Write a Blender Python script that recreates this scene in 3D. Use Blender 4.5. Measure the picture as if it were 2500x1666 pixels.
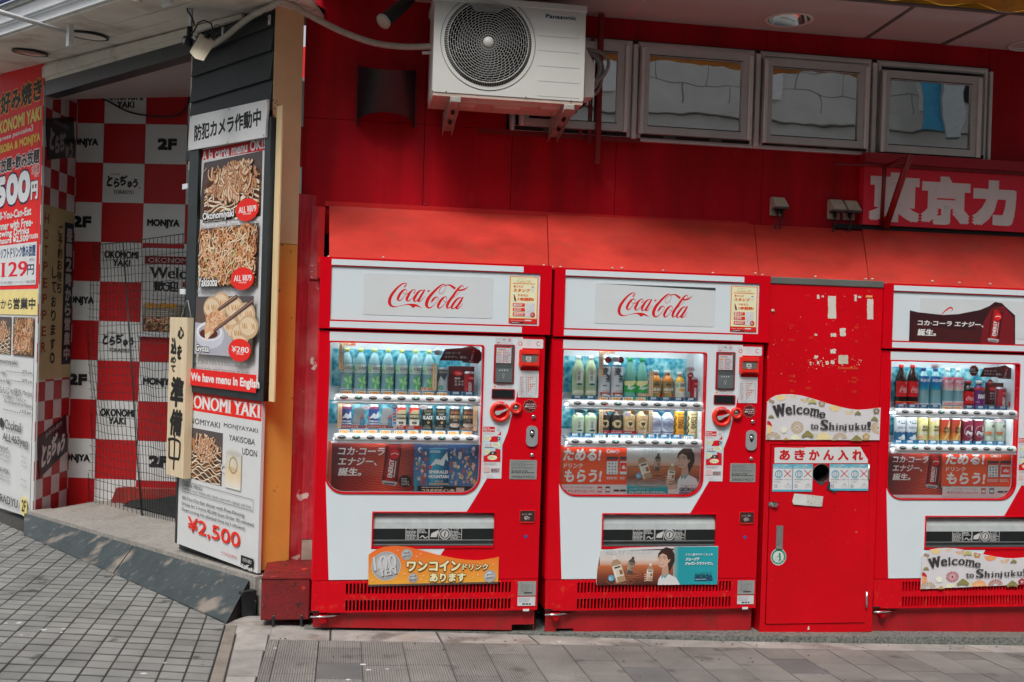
import bpy, math, random
import numpy as np
from math import sin, cos, pi, radians, atan2, hypot
from mathutils import Vector, Matrix
from mathutils.geometry import tessellate_polygon

for o in list(bpy.data.objects): bpy.data.objects.remove(o)
SC = bpy.context.scene
COL = SC.collection

# ------------------------------------------------------------------ camera
YAW, PITCH, ROLL, FPX = .1612, -.0083, .0301, 2500.0
CAM = Vector((.1307, -5.0705, 1.4889))
FWD = Vector((sin(YAW)*cos(PITCH), cos(YAW)*cos(PITCH), sin(PITCH)))
RT0 = Vector((cos(YAW), -sin(YAW), 0)); UP0 = RT0.cross(FWD)
RT = RT0*cos(ROLL) + UP0*sin(ROLL); UPV = -RT0*sin(ROLL) + UP0*cos(ROLL)
cd = bpy.data.cameras.new('camera'); cam = bpy.data.objects.new('camera', cd); COL.objects.link(cam)
cd.sensor_fit = 'HORIZONTAL'; cd.sensor_width = 36.0; cd.lens = 36.0*FPX/2500; cd.clip_start = .05; cd.clip_end = 400
M3 = Matrix((RT, UPV, -FWD)).transposed()
cam.matrix_world = Matrix.Translation(CAM) @ M3.to_4x4()
SC.camera = cam
cd.dof.use_dof = True; cd.dof.focus_distance = 5.15; cd.dof.aperture_fstop = 9.0

# ------------------------------------------------------------------ sky, sun, exposure
W = bpy.data.worlds.new('World'); SC.world = W; W.use_nodes = True
nt = W.node_tree; bg = nt.nodes['Background']
sky = nt.nodes.new('ShaderNodeTexSky'); sky.sky_type = 'NISHITA'; sky.sun_disc = False
SUN_EL, SUN_AZ = radians(55), radians(205)
sky.sun_elevation = SUN_EL; sky.sun_rotation = SUN_AZ; sky.air_density = 1.0; sky.dust_density = 4.0; sky.ozone_density = 1.0
hs = nt.nodes.new('ShaderNodeHueSaturation'); hs.inputs['Saturation'].default_value = .3   # overcast: nearly white sky
nt.links.new(sky.outputs[0], hs.inputs['Color']); nt.links.new(hs.outputs[0], bg.inputs['Color'])
bg.inputs['Strength'].default_value = .10
sd = bpy.data.lights.new('sun', 'SUN'); sd.energy = 1.5; sd.angle = radians(20); sd.color = (1, .97, .93)
so = bpy.data.objects.new('sun', sd); COL.objects.link(so)
sdir = Vector((sin(SUN_AZ)*cos(SUN_EL), cos(SUN_AZ)*cos(SUN_EL), sin(SUN_EL)))
so.rotation_euler = sdir.to_track_quat('Z', 'Y').to_euler()
vs = SC.view_settings
vs.view_transform = 'Standard'; vs.look = 'None'; vs.exposure = 0.62; vs.gamma = 1.0
try: vs.use_curve_mapping = False
except Exception: pass
SC.cycles.max_bounces = 7; SC.cycles.diffuse_bounces = 4; SC.cycles.glossy_bounces = 3
SC.cycles.transparent_max_bounces = 12; SC.cycles.caustics_reflective = False; SC.cycles.caustics_refractive = False

# ------------------------------------------------------------------ small helpers
def ray(px, py): return FWD + RT*((px-1250)/FPX) - UPV*((py-833)/FPX)
def lin(h):
    h = h.lstrip('#'); o = []
    for i in (0, 2, 4):
        c = int(h[i:i+2], 16)/255; o.append(c/12.92 if c <= .04045 else ((c+.055)/1.055)**2.4)
    return tuple(o)
def K(h, k=1.28):                       # surface colour from a colour seen under the overcast light
    return tuple(min(.86, c*k) for c in lin(h))

class Fr:
    """An upright local frame: x to the right along the surface, y into it, z up."""
    def __init__(s, x, y, z, th):
        s.o = Vector((x, y, z)); s.th = th
        s.U = Vector((cos(th), sin(th), 0)); s.I = Vector((-sin(th), cos(th), 0))
    def px(s, px, py, off=0.0):
        d = ray(px, py); p0 = s.o + s.I*off
        t = (p0-CAM).dot(s.I)/d.dot(s.I); p = CAM + d*t
        return ((p-s.o).dot(s.U), p.z-s.o.z)
    def w(s, u, y, z): return s.o + s.U*u + s.I*y + Vector((0, 0, z))

def prop(o, label=None, cat=None, group=None, kind=None):
    if label: o['label'] = label
    if cat: o['category'] = cat
    if group: o['group'] = group
    if kind: o['kind'] = kind
    return o
def root(name, fr, label, cat, group=None):
    o = bpy.data.objects.new(name, None); COL.objects.link(o)
    o.location = fr.o; o.rotation_euler = (0, 0, fr.th); o.empty_display_size = .05
    return prop(o, label, cat, group)
def link(name, me, parent=None, loc=None, rot=None):
    o = bpy.data.objects.new(name, me); COL.objects.link(o)
    if parent: o.parent = parent
    if loc: o.location = loc
    if rot: o.rotation_euler = rot
    return o
def copytree(o, parent=None):
    c = o.copy(); COL.objects.link(c); c.parent = parent
    for ch in o.children: copytree(ch, c)
    return c

# ------------------------------------------------------------------ materials
def nodes(m):
    m.use_nodes = True; t = m.node_tree; return t, t.nodes['Principled BSDF']
MATS = {}
def M(name, col, rough=.5, metal=0., var=.12, joint=None, scale=6., bump=0., bscale=60., chips=None, spec=.5, streak=False, dirt=None, alpha=None):
    if name in MATS: return MATS[name]
    m = bpy.data.materials.new(name); t, b = nodes(m); N = t.nodes; L = t.links
    tc = N.new('ShaderNodeTexCoord'); geo = N.new('ShaderNodeNewGeometry')
    mp = N.new('ShaderNodeMapping'); L.new(geo.outputs['Position'], mp.inputs[0])
    if streak: mp.inputs['Scale'].default_value = (6, 6, .5)
    nz = N.new('ShaderNodeTexNoise'); nz.inputs['Scale'].default_value = scale; nz.inputs['Detail'].default_value = 6; nz.inputs['Roughness'].default_value = .65
    L.new(mp.outputs[0], nz.inputs['Vector'])
    mr = N.new('ShaderNodeMapRange'); mr.inputs[1].default_value = .3; mr.inputs[2].default_value = .7
    mr.inputs[3].default_value = 1-var; mr.inputs[4].default_value = 1+var*.6; L.new(nz.outputs[0], mr.inputs[0])
    mul = N.new('ShaderNodeMix'); mul.data_type = 'RGBA'; mul.blend_type = 'MULTIPLY'; mul.inputs[0].default_value = 1
    mul.inputs[6].default_value = (*col, 1); L.new(mr.outputs[0], mul.inputs[7])
    out = mul.outputs[2]
    def layer(out, c, sc, lo, hi, amt=1., vec=None, det=9):
        n2 = N.new('ShaderNodeTexNoise'); n2.inputs['Scale'].default_value = sc; n2.inputs['Detail'].default_value = det
        L.new(vec or geo.outputs['Position'], n2.inputs['Vector'])
        r2 = N.new('ShaderNodeMapRange'); r2.inputs[1].default_value = lo; r2.inputs[2].default_value = hi
        r2.inputs[4].default_value = amt; L.new(n2.outputs[0], r2.inputs[0])
        mx = N.new('ShaderNodeMix'); mx.data_type = 'RGBA'; L.new(r2.outputs[0], mx.inputs[0])
        L.new(out, mx.inputs[6]); mx.inputs[7].default_value = (*c, 1); return mx.outputs[2]
    if dirt: out = layer(out, dirt[0], dirt[1], dirt[2], dirt[3], dirt[4], mp.outputs[0])
    for ch in (chips or []): out = layer(out, *ch)
    if joint:                                         # each stone a little different, grime on the sides of the joints
        oi = N.new('ShaderNodeObjectInfo'); orr = N.new('ShaderNodeMapRange'); orr.inputs[3].default_value = .84; orr.inputs[4].default_value = 1.10; L.new(oi.outputs['Random'], orr.inputs[0])
        om = N.new('ShaderNodeMix'); om.data_type = 'RGBA'; om.blend_type = 'MULTIPLY'; om.inputs[0].default_value = 1; L.new(out, om.inputs[6]); L.new(orr.outputs[0], om.inputs[7]); out = om.outputs[2]
        sx_ = N.new('ShaderNodeSeparateXYZ'); L.new(geo.outputs['True Normal'], sx_.inputs[0]); jr = N.new('ShaderNodeMapRange'); jr.inputs[1].default_value = .98; jr.inputs[2].default_value = .80
        L.new(sx_.outputs[2], jr.inputs[0]); jm = N.new('ShaderNodeMix'); jm.data_type = 'RGBA'; L.new(jr.outputs[0], jm.inputs[0]); L.new(out, jm.inputs[6]); jm.inputs[7].default_value = (*joint, 1); out = jm.outputs[2]
    L.new(out, b.inputs['Base Color'])
    b.inputs['Roughness'].default_value = rough; b.inputs['Metallic'].default_value = metal
    b.inputs['Specular IOR Level'].default_value = spec
    if bump:
        n3 = N.new('ShaderNodeTexNoise'); n3.inputs['Scale'].default_value = bscale; n3.inputs['Detail'].default_value = 5
        L.new(geo.outputs['Position'], n3.inputs['Vector'])
        bp = N.new('ShaderNodeBump'); bp.inputs['Strength'].default_value = bump; bp.inputs['Distance'].default_value = .01
        L.new(n3.outputs[0], bp.inputs['Height']); L.new(bp.outputs[0], b.inputs['Normal'])
    MATS[name] = m; return m

def print_mat(name, rough=.4, spec=.4, wear=.0):
    m = bpy.data.materials.new(name); t, b = nodes(m); N = t.nodes; L = t.links
    a = N.new('ShaderNodeAttribute'); a.attribute_name = 'pc'
    geo = N.new('ShaderNodeNewGeometry'); nz = N.new('ShaderNodeTexNoise'); nz.inputs['Scale'].default_value = 14; nz.inputs['Detail'].default_value = 5
    L.new(geo.outputs['Position'], nz.inputs['Vector'])
    mr = N.new('ShaderNodeMapRange'); mr.inputs[1].default_value = .3; mr.inputs[2].default_value = .7; mr.inputs[3].default_value = 1-wear; mr.inputs[4].default_value = 1
    L.new(nz.outputs[0], mr.inputs[0])
    mul = N.new('ShaderNodeMix'); mul.data_type = 'RGBA'; mul.blend_type = 'MULTIPLY'; mul.inputs[0].default_value = 1
    L.new(a.outputs['Color'], mul.inputs[6]); L.new(mr.outputs[0], mul.inputs[7]); L.new(mul.outputs[2], b.inputs['Base Color'])
    b.inputs['Roughness'].default_value = rough; b.inputs['Specular IOR Level'].default_value = spec
    MATS[name] = m; return m
PRINT = print_mat('printed_film', .42, .4, .06)
PAPER = print_mat('printed_paper', .6, .3, .08)

RED = (.66, .001, .010)
RUSTC = (.30, .06, .03)
m_red = M('vending_red_paint', RED, .30, spec=.22, var=.10, scale=2.5, bump=.03, bscale=9, chips=[((.75, .35, .2), 170, .735, .76, .8), ((.12, .02, .02), 60, .74, .8, .5)])
m_redk = M('kick_red_paint', RED, .4, spec=.25, var=.16, scale=5, bump=.04, bscale=20, chips=[((.8, .55, .4), 120, .70, .73, .8), ((.66, .09, .03), 22, .58, .72, .5)])
m_redbin = M('bin_red_paint', (.64, .001, .009), .38, spec=.25, var=.14, scale=2.2, bump=.05, bscale=6, chips=[((.7, .22, .06), 34, .70, .74, .8), ((.14, .03, .02), 48, .71, .78, .6)])
m_plinth = M('plinth_red_paint', (.42, .006, .012), .5, var=.25, scale=4, bump=.05, bscale=20, chips=[((.7, .6, .5), 140, .72, .75, .8)], dirt=((.07, .03, .02), 9, .55, .8, .6))
m_white = M('vending_white_paint', (.69, .77, .81), .3, var=.03, scale=3, bump=.01, bscale=8, chips=[((.45, .42, .38), 150, .755, .78, .6)])
m_wplas = M('white_plastic', (.74, .77, .80), .25, var=.03)
m_inner = M('display_interior_grey', (.55, .60, .62), .5, var=.05)
m_black = M('black_plastic', (.012, .014, .015), .35, var=.1)
m_dark = M('dark_void', (.006, .006, .006), .8, var=.1)
m_grey = M('chute_grey_plastic', (.28, .31, .31), .38, var=.18, scale=18)
m_greyd = M('chute_dark_plastic', (.075, .09, .09), .38, var=.2, scale=18)
m_greyl = M('chute_light_plastic', (.46, .50, .50), .32, var=.14, scale=14)
m_orange = M('orange_red_plastic', (.82, .035, .02), .28, var=.05)
m_steel = M('brushed_steel', (.55, .56, .56), .28, metal=.9, var=.1, scale=30)
m_chrome = M('chrome', (.7, .7, .7), .12, metal=1., var=.05)
m_alum = M('window_aluminium', (.62, .64, .63), .42, metal=.55, var=.12, scale=5, chips=[((.10, .10, .10), 60, .68, .75, .5)])
m_aluml = M('window_aluminium_light', (.80, .81, .79), .4, metal=.4, var=.1, scale=6)
m_wall = M('facade_red_paint', (.47, .002, .012), .42, spec=.2, var=.30, scale=.9, streak=True, dirt=((.10, .006, .008), 1.1, .52, .80, .55), bump=.06, bscale=3.5, chips=[((.52, .03, .03), 9, .60, .80, .4), ((.10, .01, .01), 70, .72, .76, .7)])
m_hood = M('faded_red_hood_paint', (.56, .045, .032), .40, var=.30, scale=3, dirt=((.28, .05, .035), 2.2, .5, .8, .5), bump=.04, bscale=5,
           chips=[((.30, .07, .04), 5, .58, .78, .55), ((.16, .07, .05), 60, .71, .76, .7), ((.72, .55, .45), 42, .755, .77, .9)])
m_hoodr = M('hood_edge_red', (.55, .012, .012), .4, var=.15)
m_oldred = M('old_red_wood', (.46, .025, .04), .5, var=.4, scale=9, streak=True, bump=.15, bscale=18, chips=[((.62, .25, .24), 6, .5, .75, .5), ((.62, .55, .5), 13, .66, .69, 1.)])
m_plywood = M('bare_weathered_plywood', (.38, .33, .27), .8, var=.3, scale=14, bump=.1, bscale=40, dirt=((.12, .10, .08), 8, .5, .8, .6))
m_ochre = M('ochre_painted_board', (.82, .44, .09), .5, var=.1, scale=4, bump=.05, bscale=12, chips=[((.10, .06, .03), 26, .68, .74, .8)])
m_tan = M('tan_painted_board', (.82, .62, .34), .55, var=.1, scale=4, bump=.05, bscale=12, chips=[((.12, .08, .05), 34, .71, .75, .8)])
m_clap = M('black_clapboard_paint', (.016, .020, .022), .55, var=.3, scale=6, bump=.1, bscale=30)
m_blackframe = M('black_frame_paint', (.020, .026, .028), .38, var=.3, scale=12, chips=[((.35, .35, .33), 40, .74, .78, .7)])
m_signedge = M('sign_board_edge', (.35, .2, .1), .6)
m_soffw = M('weathered_white_plank', (.80, .75, .66), .55, var=.16, scale=2.2, bump=.05, bscale=14, chips=[((.32, .22, .17), 3.2, .52, .72, .55), ((.08, .07, .06), 46, .73, .76, .8)])
m_fascia = M('white_fascia_metal', (.74, .76, .77), .35, var=.08, scale=5, chips=[((.35, .2, .1), 30, .70, .76, .8)])
m_soffa = M('gloss_soffit_panel', (.66, .64, .62), .12, var=.05, scale=3)
m_seam = M('soffit_seam_grey', (.12, .12, .115), .5)
m_yel = M('yellow_awning_cloth', (.50, .26, .02), .7, var=.35, scale=6, bump=.5, bscale=5, chips=[((.05, .045, .03), 4, .55, .75, .7)])
m_ac = M('aircon_cream_paint', (.62, .62, .59), .38, var=.05, scale=4, chips=[((.3, .28, .25), 110, .745, .77, .7)])
m_acd = M('aircon_inside', (.004, .004, .004), .9, spec=.1)
m_acu = M('aircon_underside', (.55, .42, .36), .45, var=.15)
m_galv = M('galvanised_bracket', (.50, .48, .43), .4, metal=.4, var=.25, scale=20, chips=[((.35, .17, .08), 50, .62, .72, .7)])
m_hose = M('taped_hose', (.50, .47, .40), .6, var=.2, scale=30, bump=.35, bscale=50)
m_hoseg = M('grey_hose', (.26, .26, .25), .45, var=.1)
m_cable = M('black_cable', (.012, .012, .013), .5)
m_darkred = M('dark_red_steel', (.22, .006, .008), .45, var=.2)
m_vent = M('black_vent_cowl', (.014, .022, .028), .38, var=.2)
m_camcream = M('cream_camera_housing', (.58, .52, .40), .4, var=.08)
m_wood = M('pale_cedar_board', (.74, .60, .40), .5, var=.12, scale=3, streak=True)
m_outlet = M('aged_beige_plastic', (.46, .42, .34), .5, var=.22, scale=20)
m_granite = M('granite_step', (.33, .31, .28), .7, var=.35, scale=40, bump=.2, bscale=120, dirt=((.62, .58, .5), 1.6, .5, .8, .35), chips=[((.17, .14, .11), 3, .55, .75, .5)])
m_kerb = M('speckled_granite_kerb', (.20, .21, .19), .7, var=.7, scale=70, bump=.4, bscale=120, chips=[((.02, .02, .02), 60, .58, .64, .8)])
m_ramp = M('worn_dark_ramp_rubber', (.042, .056, .060), .6, var=.3, scale=8, bump=.25, bscale=50,
           chips=[((.26, .22, .18), 4.5, .57, .66, .85), ((.20, .18, .15), 24, .62, .72, .7), ((.5, .48, .44), 110, .72, .75, .7)])
m_rampend = M('ramp_black_end', (.010, .011, .011), .7)
m_boxred = M('chipped_red_steel_box', (.20, .010, .012), .6, var=.3, scale=10, bump=.35, bscale=70,
             chips=[((.02, .012, .012), 22, .56, .66, .8), ((.55, .035, .02), 11, .64, .67, .9), ((.6, .52, .46), 120, .70, .73, .9)])
m_paver = M('grey_clay_paver', (.245, .25, .237), .75, joint=(.055,.052,.048), var=.30, scale=2.4, bump=.5, bscale=260, chips=[((.03, .03, .03), 5.5, .645, .68, .8), ((.30, .29, .27), 9, .66, .74, .35), ((.6, .6, .58), 60, .775, .79, .9)])
m_joint = M('dark_paving_joint', (.045, .043, .040), .9, var=.4, scale=40, bump=.6, bscale=150)
m_slab = M('pale_concrete_apron', (.35, .335, .31), .75, joint=(.09,.085,.08), var=.3, scale=7, bump=.35, bscale=140, chips=[((.12, .10, .085), 4, .56, .68, .75), ((.35, .25, .17), 3, .6, .75, .5), ((.6, .6, .58), 50, .74, .77, .8)])
m_street = M('street_ground', (.15, .15, .145), .8, var=.2, bump=.3, bscale=80)

def ribbed():
    m = M('ribbed_concrete_paver', (.235, .225, .207), .8, joint=(.09,.085,.078), var=.28, scale=2.6, chips=[((.06, .055, .05), 6, .60, .70, .6), ((.32, .30, .27), 5, .60, .75, .45), ((.75, .74, .72), 60, .78, .79, .9)])
    t = m.node_tree; N = t.nodes; L = t.links; b = N['Principled BSDF']
    tc = N.new('ShaderNodeTexCoord'); sp = N.new('ShaderNodeSeparateXYZ'); L.new(tc.outputs['Object'], sp.inputs[0])
    mu = N.new('ShaderNodeMath'); mu.operation = 'MULTIPLY'; mu.inputs[1].default_value = 2*pi/.0105; L.new(sp.outputs[0], mu.inputs[0])
    si = N.new('ShaderNodeMath'); si.operation = 'SINE'; L.new(mu.outputs[0], si.inputs[0])
    nz = N.new('ShaderNodeTexNoise'); nz.inputs['Scale'].default_value = 90; ad = N.new('ShaderNodeMath'); ad.operation = 'ADD'
    L.new(tc.outputs['Object'], nz.inputs['Vector']); L.new(si.outputs[0], ad.inputs[0]); L.new(nz.outputs[0], ad.inputs[1])
    bp = N.new('ShaderNodeBump'); bp.inputs['Strength'].default_value = .75; bp.inputs['Distance'].default_value = .003
    L.new(ad.outputs[0], bp.inputs['Height']); L.new(bp.outputs[0], b.inputs['Normal']); return m
m_rib = ribbed()

def glass_mat(name, tint, refl, rough=.02, wave=0., trans=True):
    m = bpy.data.materials.new(name); m.use_nodes = True; t = m.node_tree; N = t.nodes; L = t.links
    for n in list(N): N.remove(n)
    o = N.new('ShaderNodeOutputMaterial'); mx = N.new('ShaderNodeMixShader'); g = N.new('ShaderNodeBsdfGlossy'); g.inputs['Roughness'].default_value = rough
    base = N.new('ShaderNodeBsdfTransparent' if trans else 'ShaderNodeBsdfDiffuse'); base.inputs['Color'].default_value = (*tint, 1)
    lw = N.new('ShaderNodeLayerWeight'); lw.inputs[0].default_value = .35
    mr = N.new('ShaderNodeMapRange'); mr.inputs[3].default_value = refl; mr.inputs[4].default_value = min(1, refl+.5); L.new(lw.outputs['Fresnel'], mr.inputs[0])
    L.new(mr.outputs[0], mx.inputs[0]); L.new(base.outputs[0], mx.inputs[1]); L.new(g.outputs[0], mx.inputs[2]); L.new(mx.outputs[0], o.inputs[0])
    if wave:
        geo = N.new('ShaderNodeNewGeometry'); nz = N.new('ShaderNodeTexNoise'); nz.inputs['Scale'].default_value = 2.6; nz.inputs['Detail'].default_value = 1.5
        bp = N.new('ShaderNodeBump'); bp.inputs['Strength'].default_value = 1; bp.inputs['Distance'].default_value = wave
        L.new(geo.outputs['Position'], nz.inputs['Vector']); L.new(nz.outputs[0], bp.inputs['Height']); L.new(bp.outputs[0], g.inputs['Normal'])
    MATS[name] = m; return m
m_glass = glass_mat('display_glass', (.98, .99, .99), .015)
m_wglass = glass_mat('window_glass', (.03, .032, .03), .74, .012, .0016, trans=False)

def ice():
    m = bpy.data.materials.new('blue_ice_backdrop'); t, b = nodes(m); N = t.nodes; L = t.links
    tc = N.new('ShaderNodeNewGeometry'); v = N.new('ShaderNodeTexVoronoi'); v.inputs['Scale'].default_value = 42
    nz = N.new('ShaderNodeTexNoise'); nz.inputs['Scale'].default_value = 9; nz.inputs['Detail'].default_value = 7; nz.inputs['Distortion'].default_value = 1.2
    L.new(tc.outputs['Position'], v.inputs['Vector']); L.new(tc.outputs['Position'], nz.inputs['Vector'])
    ad = N.new('ShaderNodeMath'); ad.operation = 'MULTIPLY_ADD'; ad.inputs[1].default_value = .45; L.new(v.outputs['Distance'], ad.inputs[0]); L.new(nz.outputs[0], ad.inputs[2])
    cr = N.new('ShaderNodeValToRGB'); L.new(ad.outputs[0], cr.inputs[0]); e = cr.color_ramp.elements
    e[0].position = .38; e[0].color = (.006, .06, .11, 1); e[1].position = .92; e[1].color = (.34, .62, .66, 1)
    x = e.new(.55); x.color = (.02, .20, .30, 1); x = e.new(.72); x.color = (.07, .36, .45, 1)
    L.new(cr.outputs[0], b.inputs['Base Color']); b.inputs['Roughness'].default_value = .35; MATS['ice'] = m; return m
m_ice = ice()

# ------------------------------------------------------------------ mesh builder
class MB:
    def __init__(s): s.v = []; s.f = []; s.sm = []
    def add(s, vs, fs, smooth=False):
        n = len(s.v); s.v += [tuple(v) for v in vs]; s.f += [tuple(i+n for i in f) for f in fs]; s.sm += [smooth]*len(fs); return s
    def box(s, x0, x1, y0, y1, z0, z1):
        return s.add([(x0,y0,z0),(x1,y0,z0),(x1,y1,z0),(x0,y1,z0),(x0,y0,z1),(x1,y0,z1),(x1,y1,z1),(x0,y1,z1)],
                     [(0,3,2,1),(4,5,6,7),(0,1,5,4),(1,2,6,5),(2,3,7,6),(3,0,4,7)])
    def bbox(s, x0, x1, y0, y1, z0, z1, b=.004):
        """box with bevelled front edges (front = y0)"""
        o = [(x0,y0+b,z0),(x1,y0+b,z0),(x1,y0+b,z1),(x0,y0+b,z1)]; i = [(x0+b,y0,z0+b),(x1-b,y0,z0+b),(x1-b,y0,z1-b),(x0+b,y0,z1-b)]
        k = [(x0,y1,z0),(x1,y1,z0),(x1,y1,z1),(x0,y1,z1)]
        return s.add(o+i+k, [(4,5,6,7)]+[(j,(j+1)%4,4+(j+1)%4,4+j) for j in range(4)]+[(8+j,8+(j+1)%4,(j+1)%4,j) for j in range(4)]+[(11,10,9,8)])
    def hexa(s, a, b):
        """two quads (lists of 4 points), joined"""
        return s.add(list(a)+list(b), [(3,2,1,0),(4,5,6,7)]+[(j,(j+1)%4,4+(j+1)%4,4+j) for j in range(4)])
    def prism(s, poly, y0, y1):
        """polygon of (x,z) pushed from y0 to y1"""
        n = len(poly); tris = tessellate_polygon([[Vector((x, z, 0)) for x, z in poly]])
        vs = [(x, y0, z) for x, z in poly]+[(x, y1, z) for x, z in poly]
        return s.add(vs, [tuple(t) for t in tris]+[tuple(i+n for i in reversed(t)) for t in tris]+[(i, (i+1)%n, n+(i+1)%n, n+i) for i in range(n)])
    def tube(s, pts, r, n=10, caps=True):
        pts = [Vector(p) for p in pts]; rr = r if isinstance(r, (list, tuple)) else [r]*len(pts); vs = []; fs = []; up = None
        for i, p in enumerate(pts):
            t = (pts[min(i+1, len(pts)-1)]-pts[max(i-1, 0)]).normalized()
            if up is None: up = t.orthogonal().normalized()
            up = (up - t*up.dot(t)).normalized(); sd_ = t.cross(up)
            for k in range(n): a = 2*pi*k/n; vs.append(p+(up*cos(a)+sd_*sin(a))*rr[i])
        for i in range(len(pts)-1):
            for k in range(n): fs.append((i*n+k, i*n+(k+1)%n, (i+1)*n+(k+1)%n, (i+1)*n+k))
        if caps: fs.append(tuple(range(n-1, -1, -1))); fs.append(tuple((len(pts)-1)*n+k for k in range(n)))
        return s.add(vs, fs, True)
    def lathe(s, prof, c=(0,0,0), n=20, axis='z', sx=1., a0=0., a1=2*pi):
        """profile of (r,h) around an axis"""
        vs = []; full = abs(a1-a0-2*pi) < 1e-6; m = n if full else n+1
        for r, h in prof:
            for k in range(m):
                a = a0+(a1-a0)*k/n; x, y = r*cos(a)*sx, r*sin(a)
                vs.append((c[0]+x, c[1]+y, c[2]+h) if axis == 'z' else (c[0]+x, c[1]+h, c[2]+y))
        fs = []
        for i in range(len(prof)-1):
            for k in range(n if full else m-1):
                q = (i*m+k, i*m+(k+1)%m, (i+1)*m+(k+1)%m, (i+1)*m+k); fs.append(q if axis == 'z' else q[::-1])
        return s.add(vs, fs, True)
    def mesh(s, name, mat):
        me = bpy.data.meshes.new(name); me.from_pydata(s.v, [], s.f); me.polygons.foreach_set('use_smooth', s.sm)
        for m in (mat if isinstance(mat, (list, tuple)) else [mat]): me.materials.append(m)
        me.update(); return me
    def build(s, name, mat, parent=None, loc=None, rot=None):
        o = link(name, s.mesh(name, mat), parent, loc, rot)
        return o
def box(name, mat, parent, *a): return MB().box(*a).build(name, mat, parent)
def bbox(name, mat, parent, *a, b=.004): return MB().bbox(*a, b=b).build(name, mat, parent)

def rrect(x0, z0, x1, z1, r, n=5):
    """rounded rectangle, r = radius or (bl, br, tr, tl)"""
    rs = r if isinstance(r, (tuple, list)) else (r,)*4; out = []
    for (cx, cz, sx, sz, a), q in zip(((x0,z0,1,1,pi),(x1,z0,-1,1,1.5*pi),(x1,z1,-1,-1,0),(x0,z1,1,-1,.5*pi)), rs):
        if q <= 0: out.append((cx, cz)); continue
        for k in range(n+1): t = a+.5*pi*k/n; out.append((cx+sx*q+q*cos(t), cz+sz*q+q*sin(t)))
    return out
def hplate(name, mat, parent, outer, holes, zfun):
    """horizontal sheet with holes; zfun(x,y,top) gives its height"""
    o = plate(name, mat, parent, outer, holes, 0, 1); me = o.data
    for v in me.vertices: x, t, y = v.co; v.co = (x, y, zfun(x, y, t > .5))
    me.flip_normals(); me.update(); return o
def disc(cx, cz, rx, rz=None, n=28, a0=0):
    rz = rz or rx; return [(cx+rx*cos(a0+2*pi*k/n), cz+rz*sin(a0+2*pi*k/n)) for k in range(n)]
def plate(name, mat, parent, outer, holes, y0, y1, kind=None):
    """a sheet with real holes, cut as a filled curve; outline in (x,z)"""
    c = bpy.data.curves.new('t', 'CURVE'); c.dimensions = '2D'; c.fill_mode = 'BOTH'; c.extrude = abs(y1-y0)/2
    for poly in [outer]+list(holes):
        sp = c.splines.new('POLY'); sp.points.add(len(poly)-1); sp.use_cyclic_u = True
        for p, (x, z) in zip(sp.points, poly): p.co = (x, z, 0, 1)
    o = bpy.data.objects.new('t', c); me = bpy.data.meshes.new_from_object(o); bpy.data.objects.remove(o); bpy.data.curves.remove(c)
    n = len(me.vertices); co = np.empty(n*3, 'f'); me.vertices.foreach_get('co', co); co = co.reshape(-1, 3)
    ym = (y0+y1)/2; co = np.stack([co[:,0], ym-co[:,2], co[:,1]], 1); me.vertices.foreach_set('co', co.ravel()); me.name = name
    me.materials.clear(); me.materials.append(mat); me.update(); ob = link(name, me, parent)
    if kind: ob['kind'] = kind
    return ob

# ------------------------------------------------------------------ printing: flat coloured shapes and lettering in thin layers
GL = {}
def glyphs(s, serif=False):
    k = (s, serif)
    if k in GL: return GL[k]
    c = bpy.data.curves.new('t', 'FONT'); c.body = s; c.size = 1; c.resolution_u = 3
    o = bpy.data.objects.new('t', c); me = bpy.data.meshes.new_from_object(o)
    v = np.empty(len(me.vertices)*3, 'f'); me.vertices.foreach_get('co', v); v = v.reshape(-1, 3)[:, :2].copy()
    me.calc_loop_triangles(); t = np.empty(len(me.loop_triangles)*3, 'i'); me.loop_triangles.foreach_get('vertices', t); t = t.reshape(-1, 3)
    if serif and len(v):
        cnt = {}
        for a, b, d in t:
            for e in ((a, b), (b, d), (d, a)): e = (min(e), max(e)); cnt[e] = cnt.get(e, 0)+1
        ext = []
        for (a, b), n in cnt.items():
            if n == 1 and abs(v[a][1]-v[b][1]) < 1e-4:
                y = v[a][1]; w = abs(v[a][0]-v[b][0]); x0, x1 = sorted((v[a][0], v[b][0]))
                if .03 < w < .16 and (abs(y) < .02 or y > .42):
                    up = 1 if y > .2 else 0; ext.append((x0-.07, x1+.07, y-(.03 if up else 0), y+(0 if up else .03)))
        for x0, x1, y0, y1 in ext:
            n = len(v); v = np.vstack([v, [(x0,y0),(x1,y0),(x1,y1),(x0,y1)]]); t = np.vstack([t, [(n,n+1,n+2),(n,n+2,n+3)]])
    bpy.data.objects.remove(o); bpy.data.curves.remove(c); bpy.data.meshes.remove(me)
    GL[k] = (v, t); return GL[k]
RING6 = [(cos(i*pi/3), sin(i*pi/3)) for i in range(6)]
def crom(pts, n=6):
    """smooth a list of (x,y,w) points"""
    P = [np.array(p, float) for p in pts]; out = []
    for i in range(len(P)-1):
        a = P[max(i-1, 0)]; b = P[i]; c = P[i+1]; d = P[min(i+2, len(P)-1)]
        for k in range(n):
            t = k/n; out.append(.5*((2*b)+(-a+c)*t+(2*a-5*b+4*c-d)*t*t+(-a+3*b-3*c+d)*t**3))
    out.append(P[-1]); return out
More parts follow.
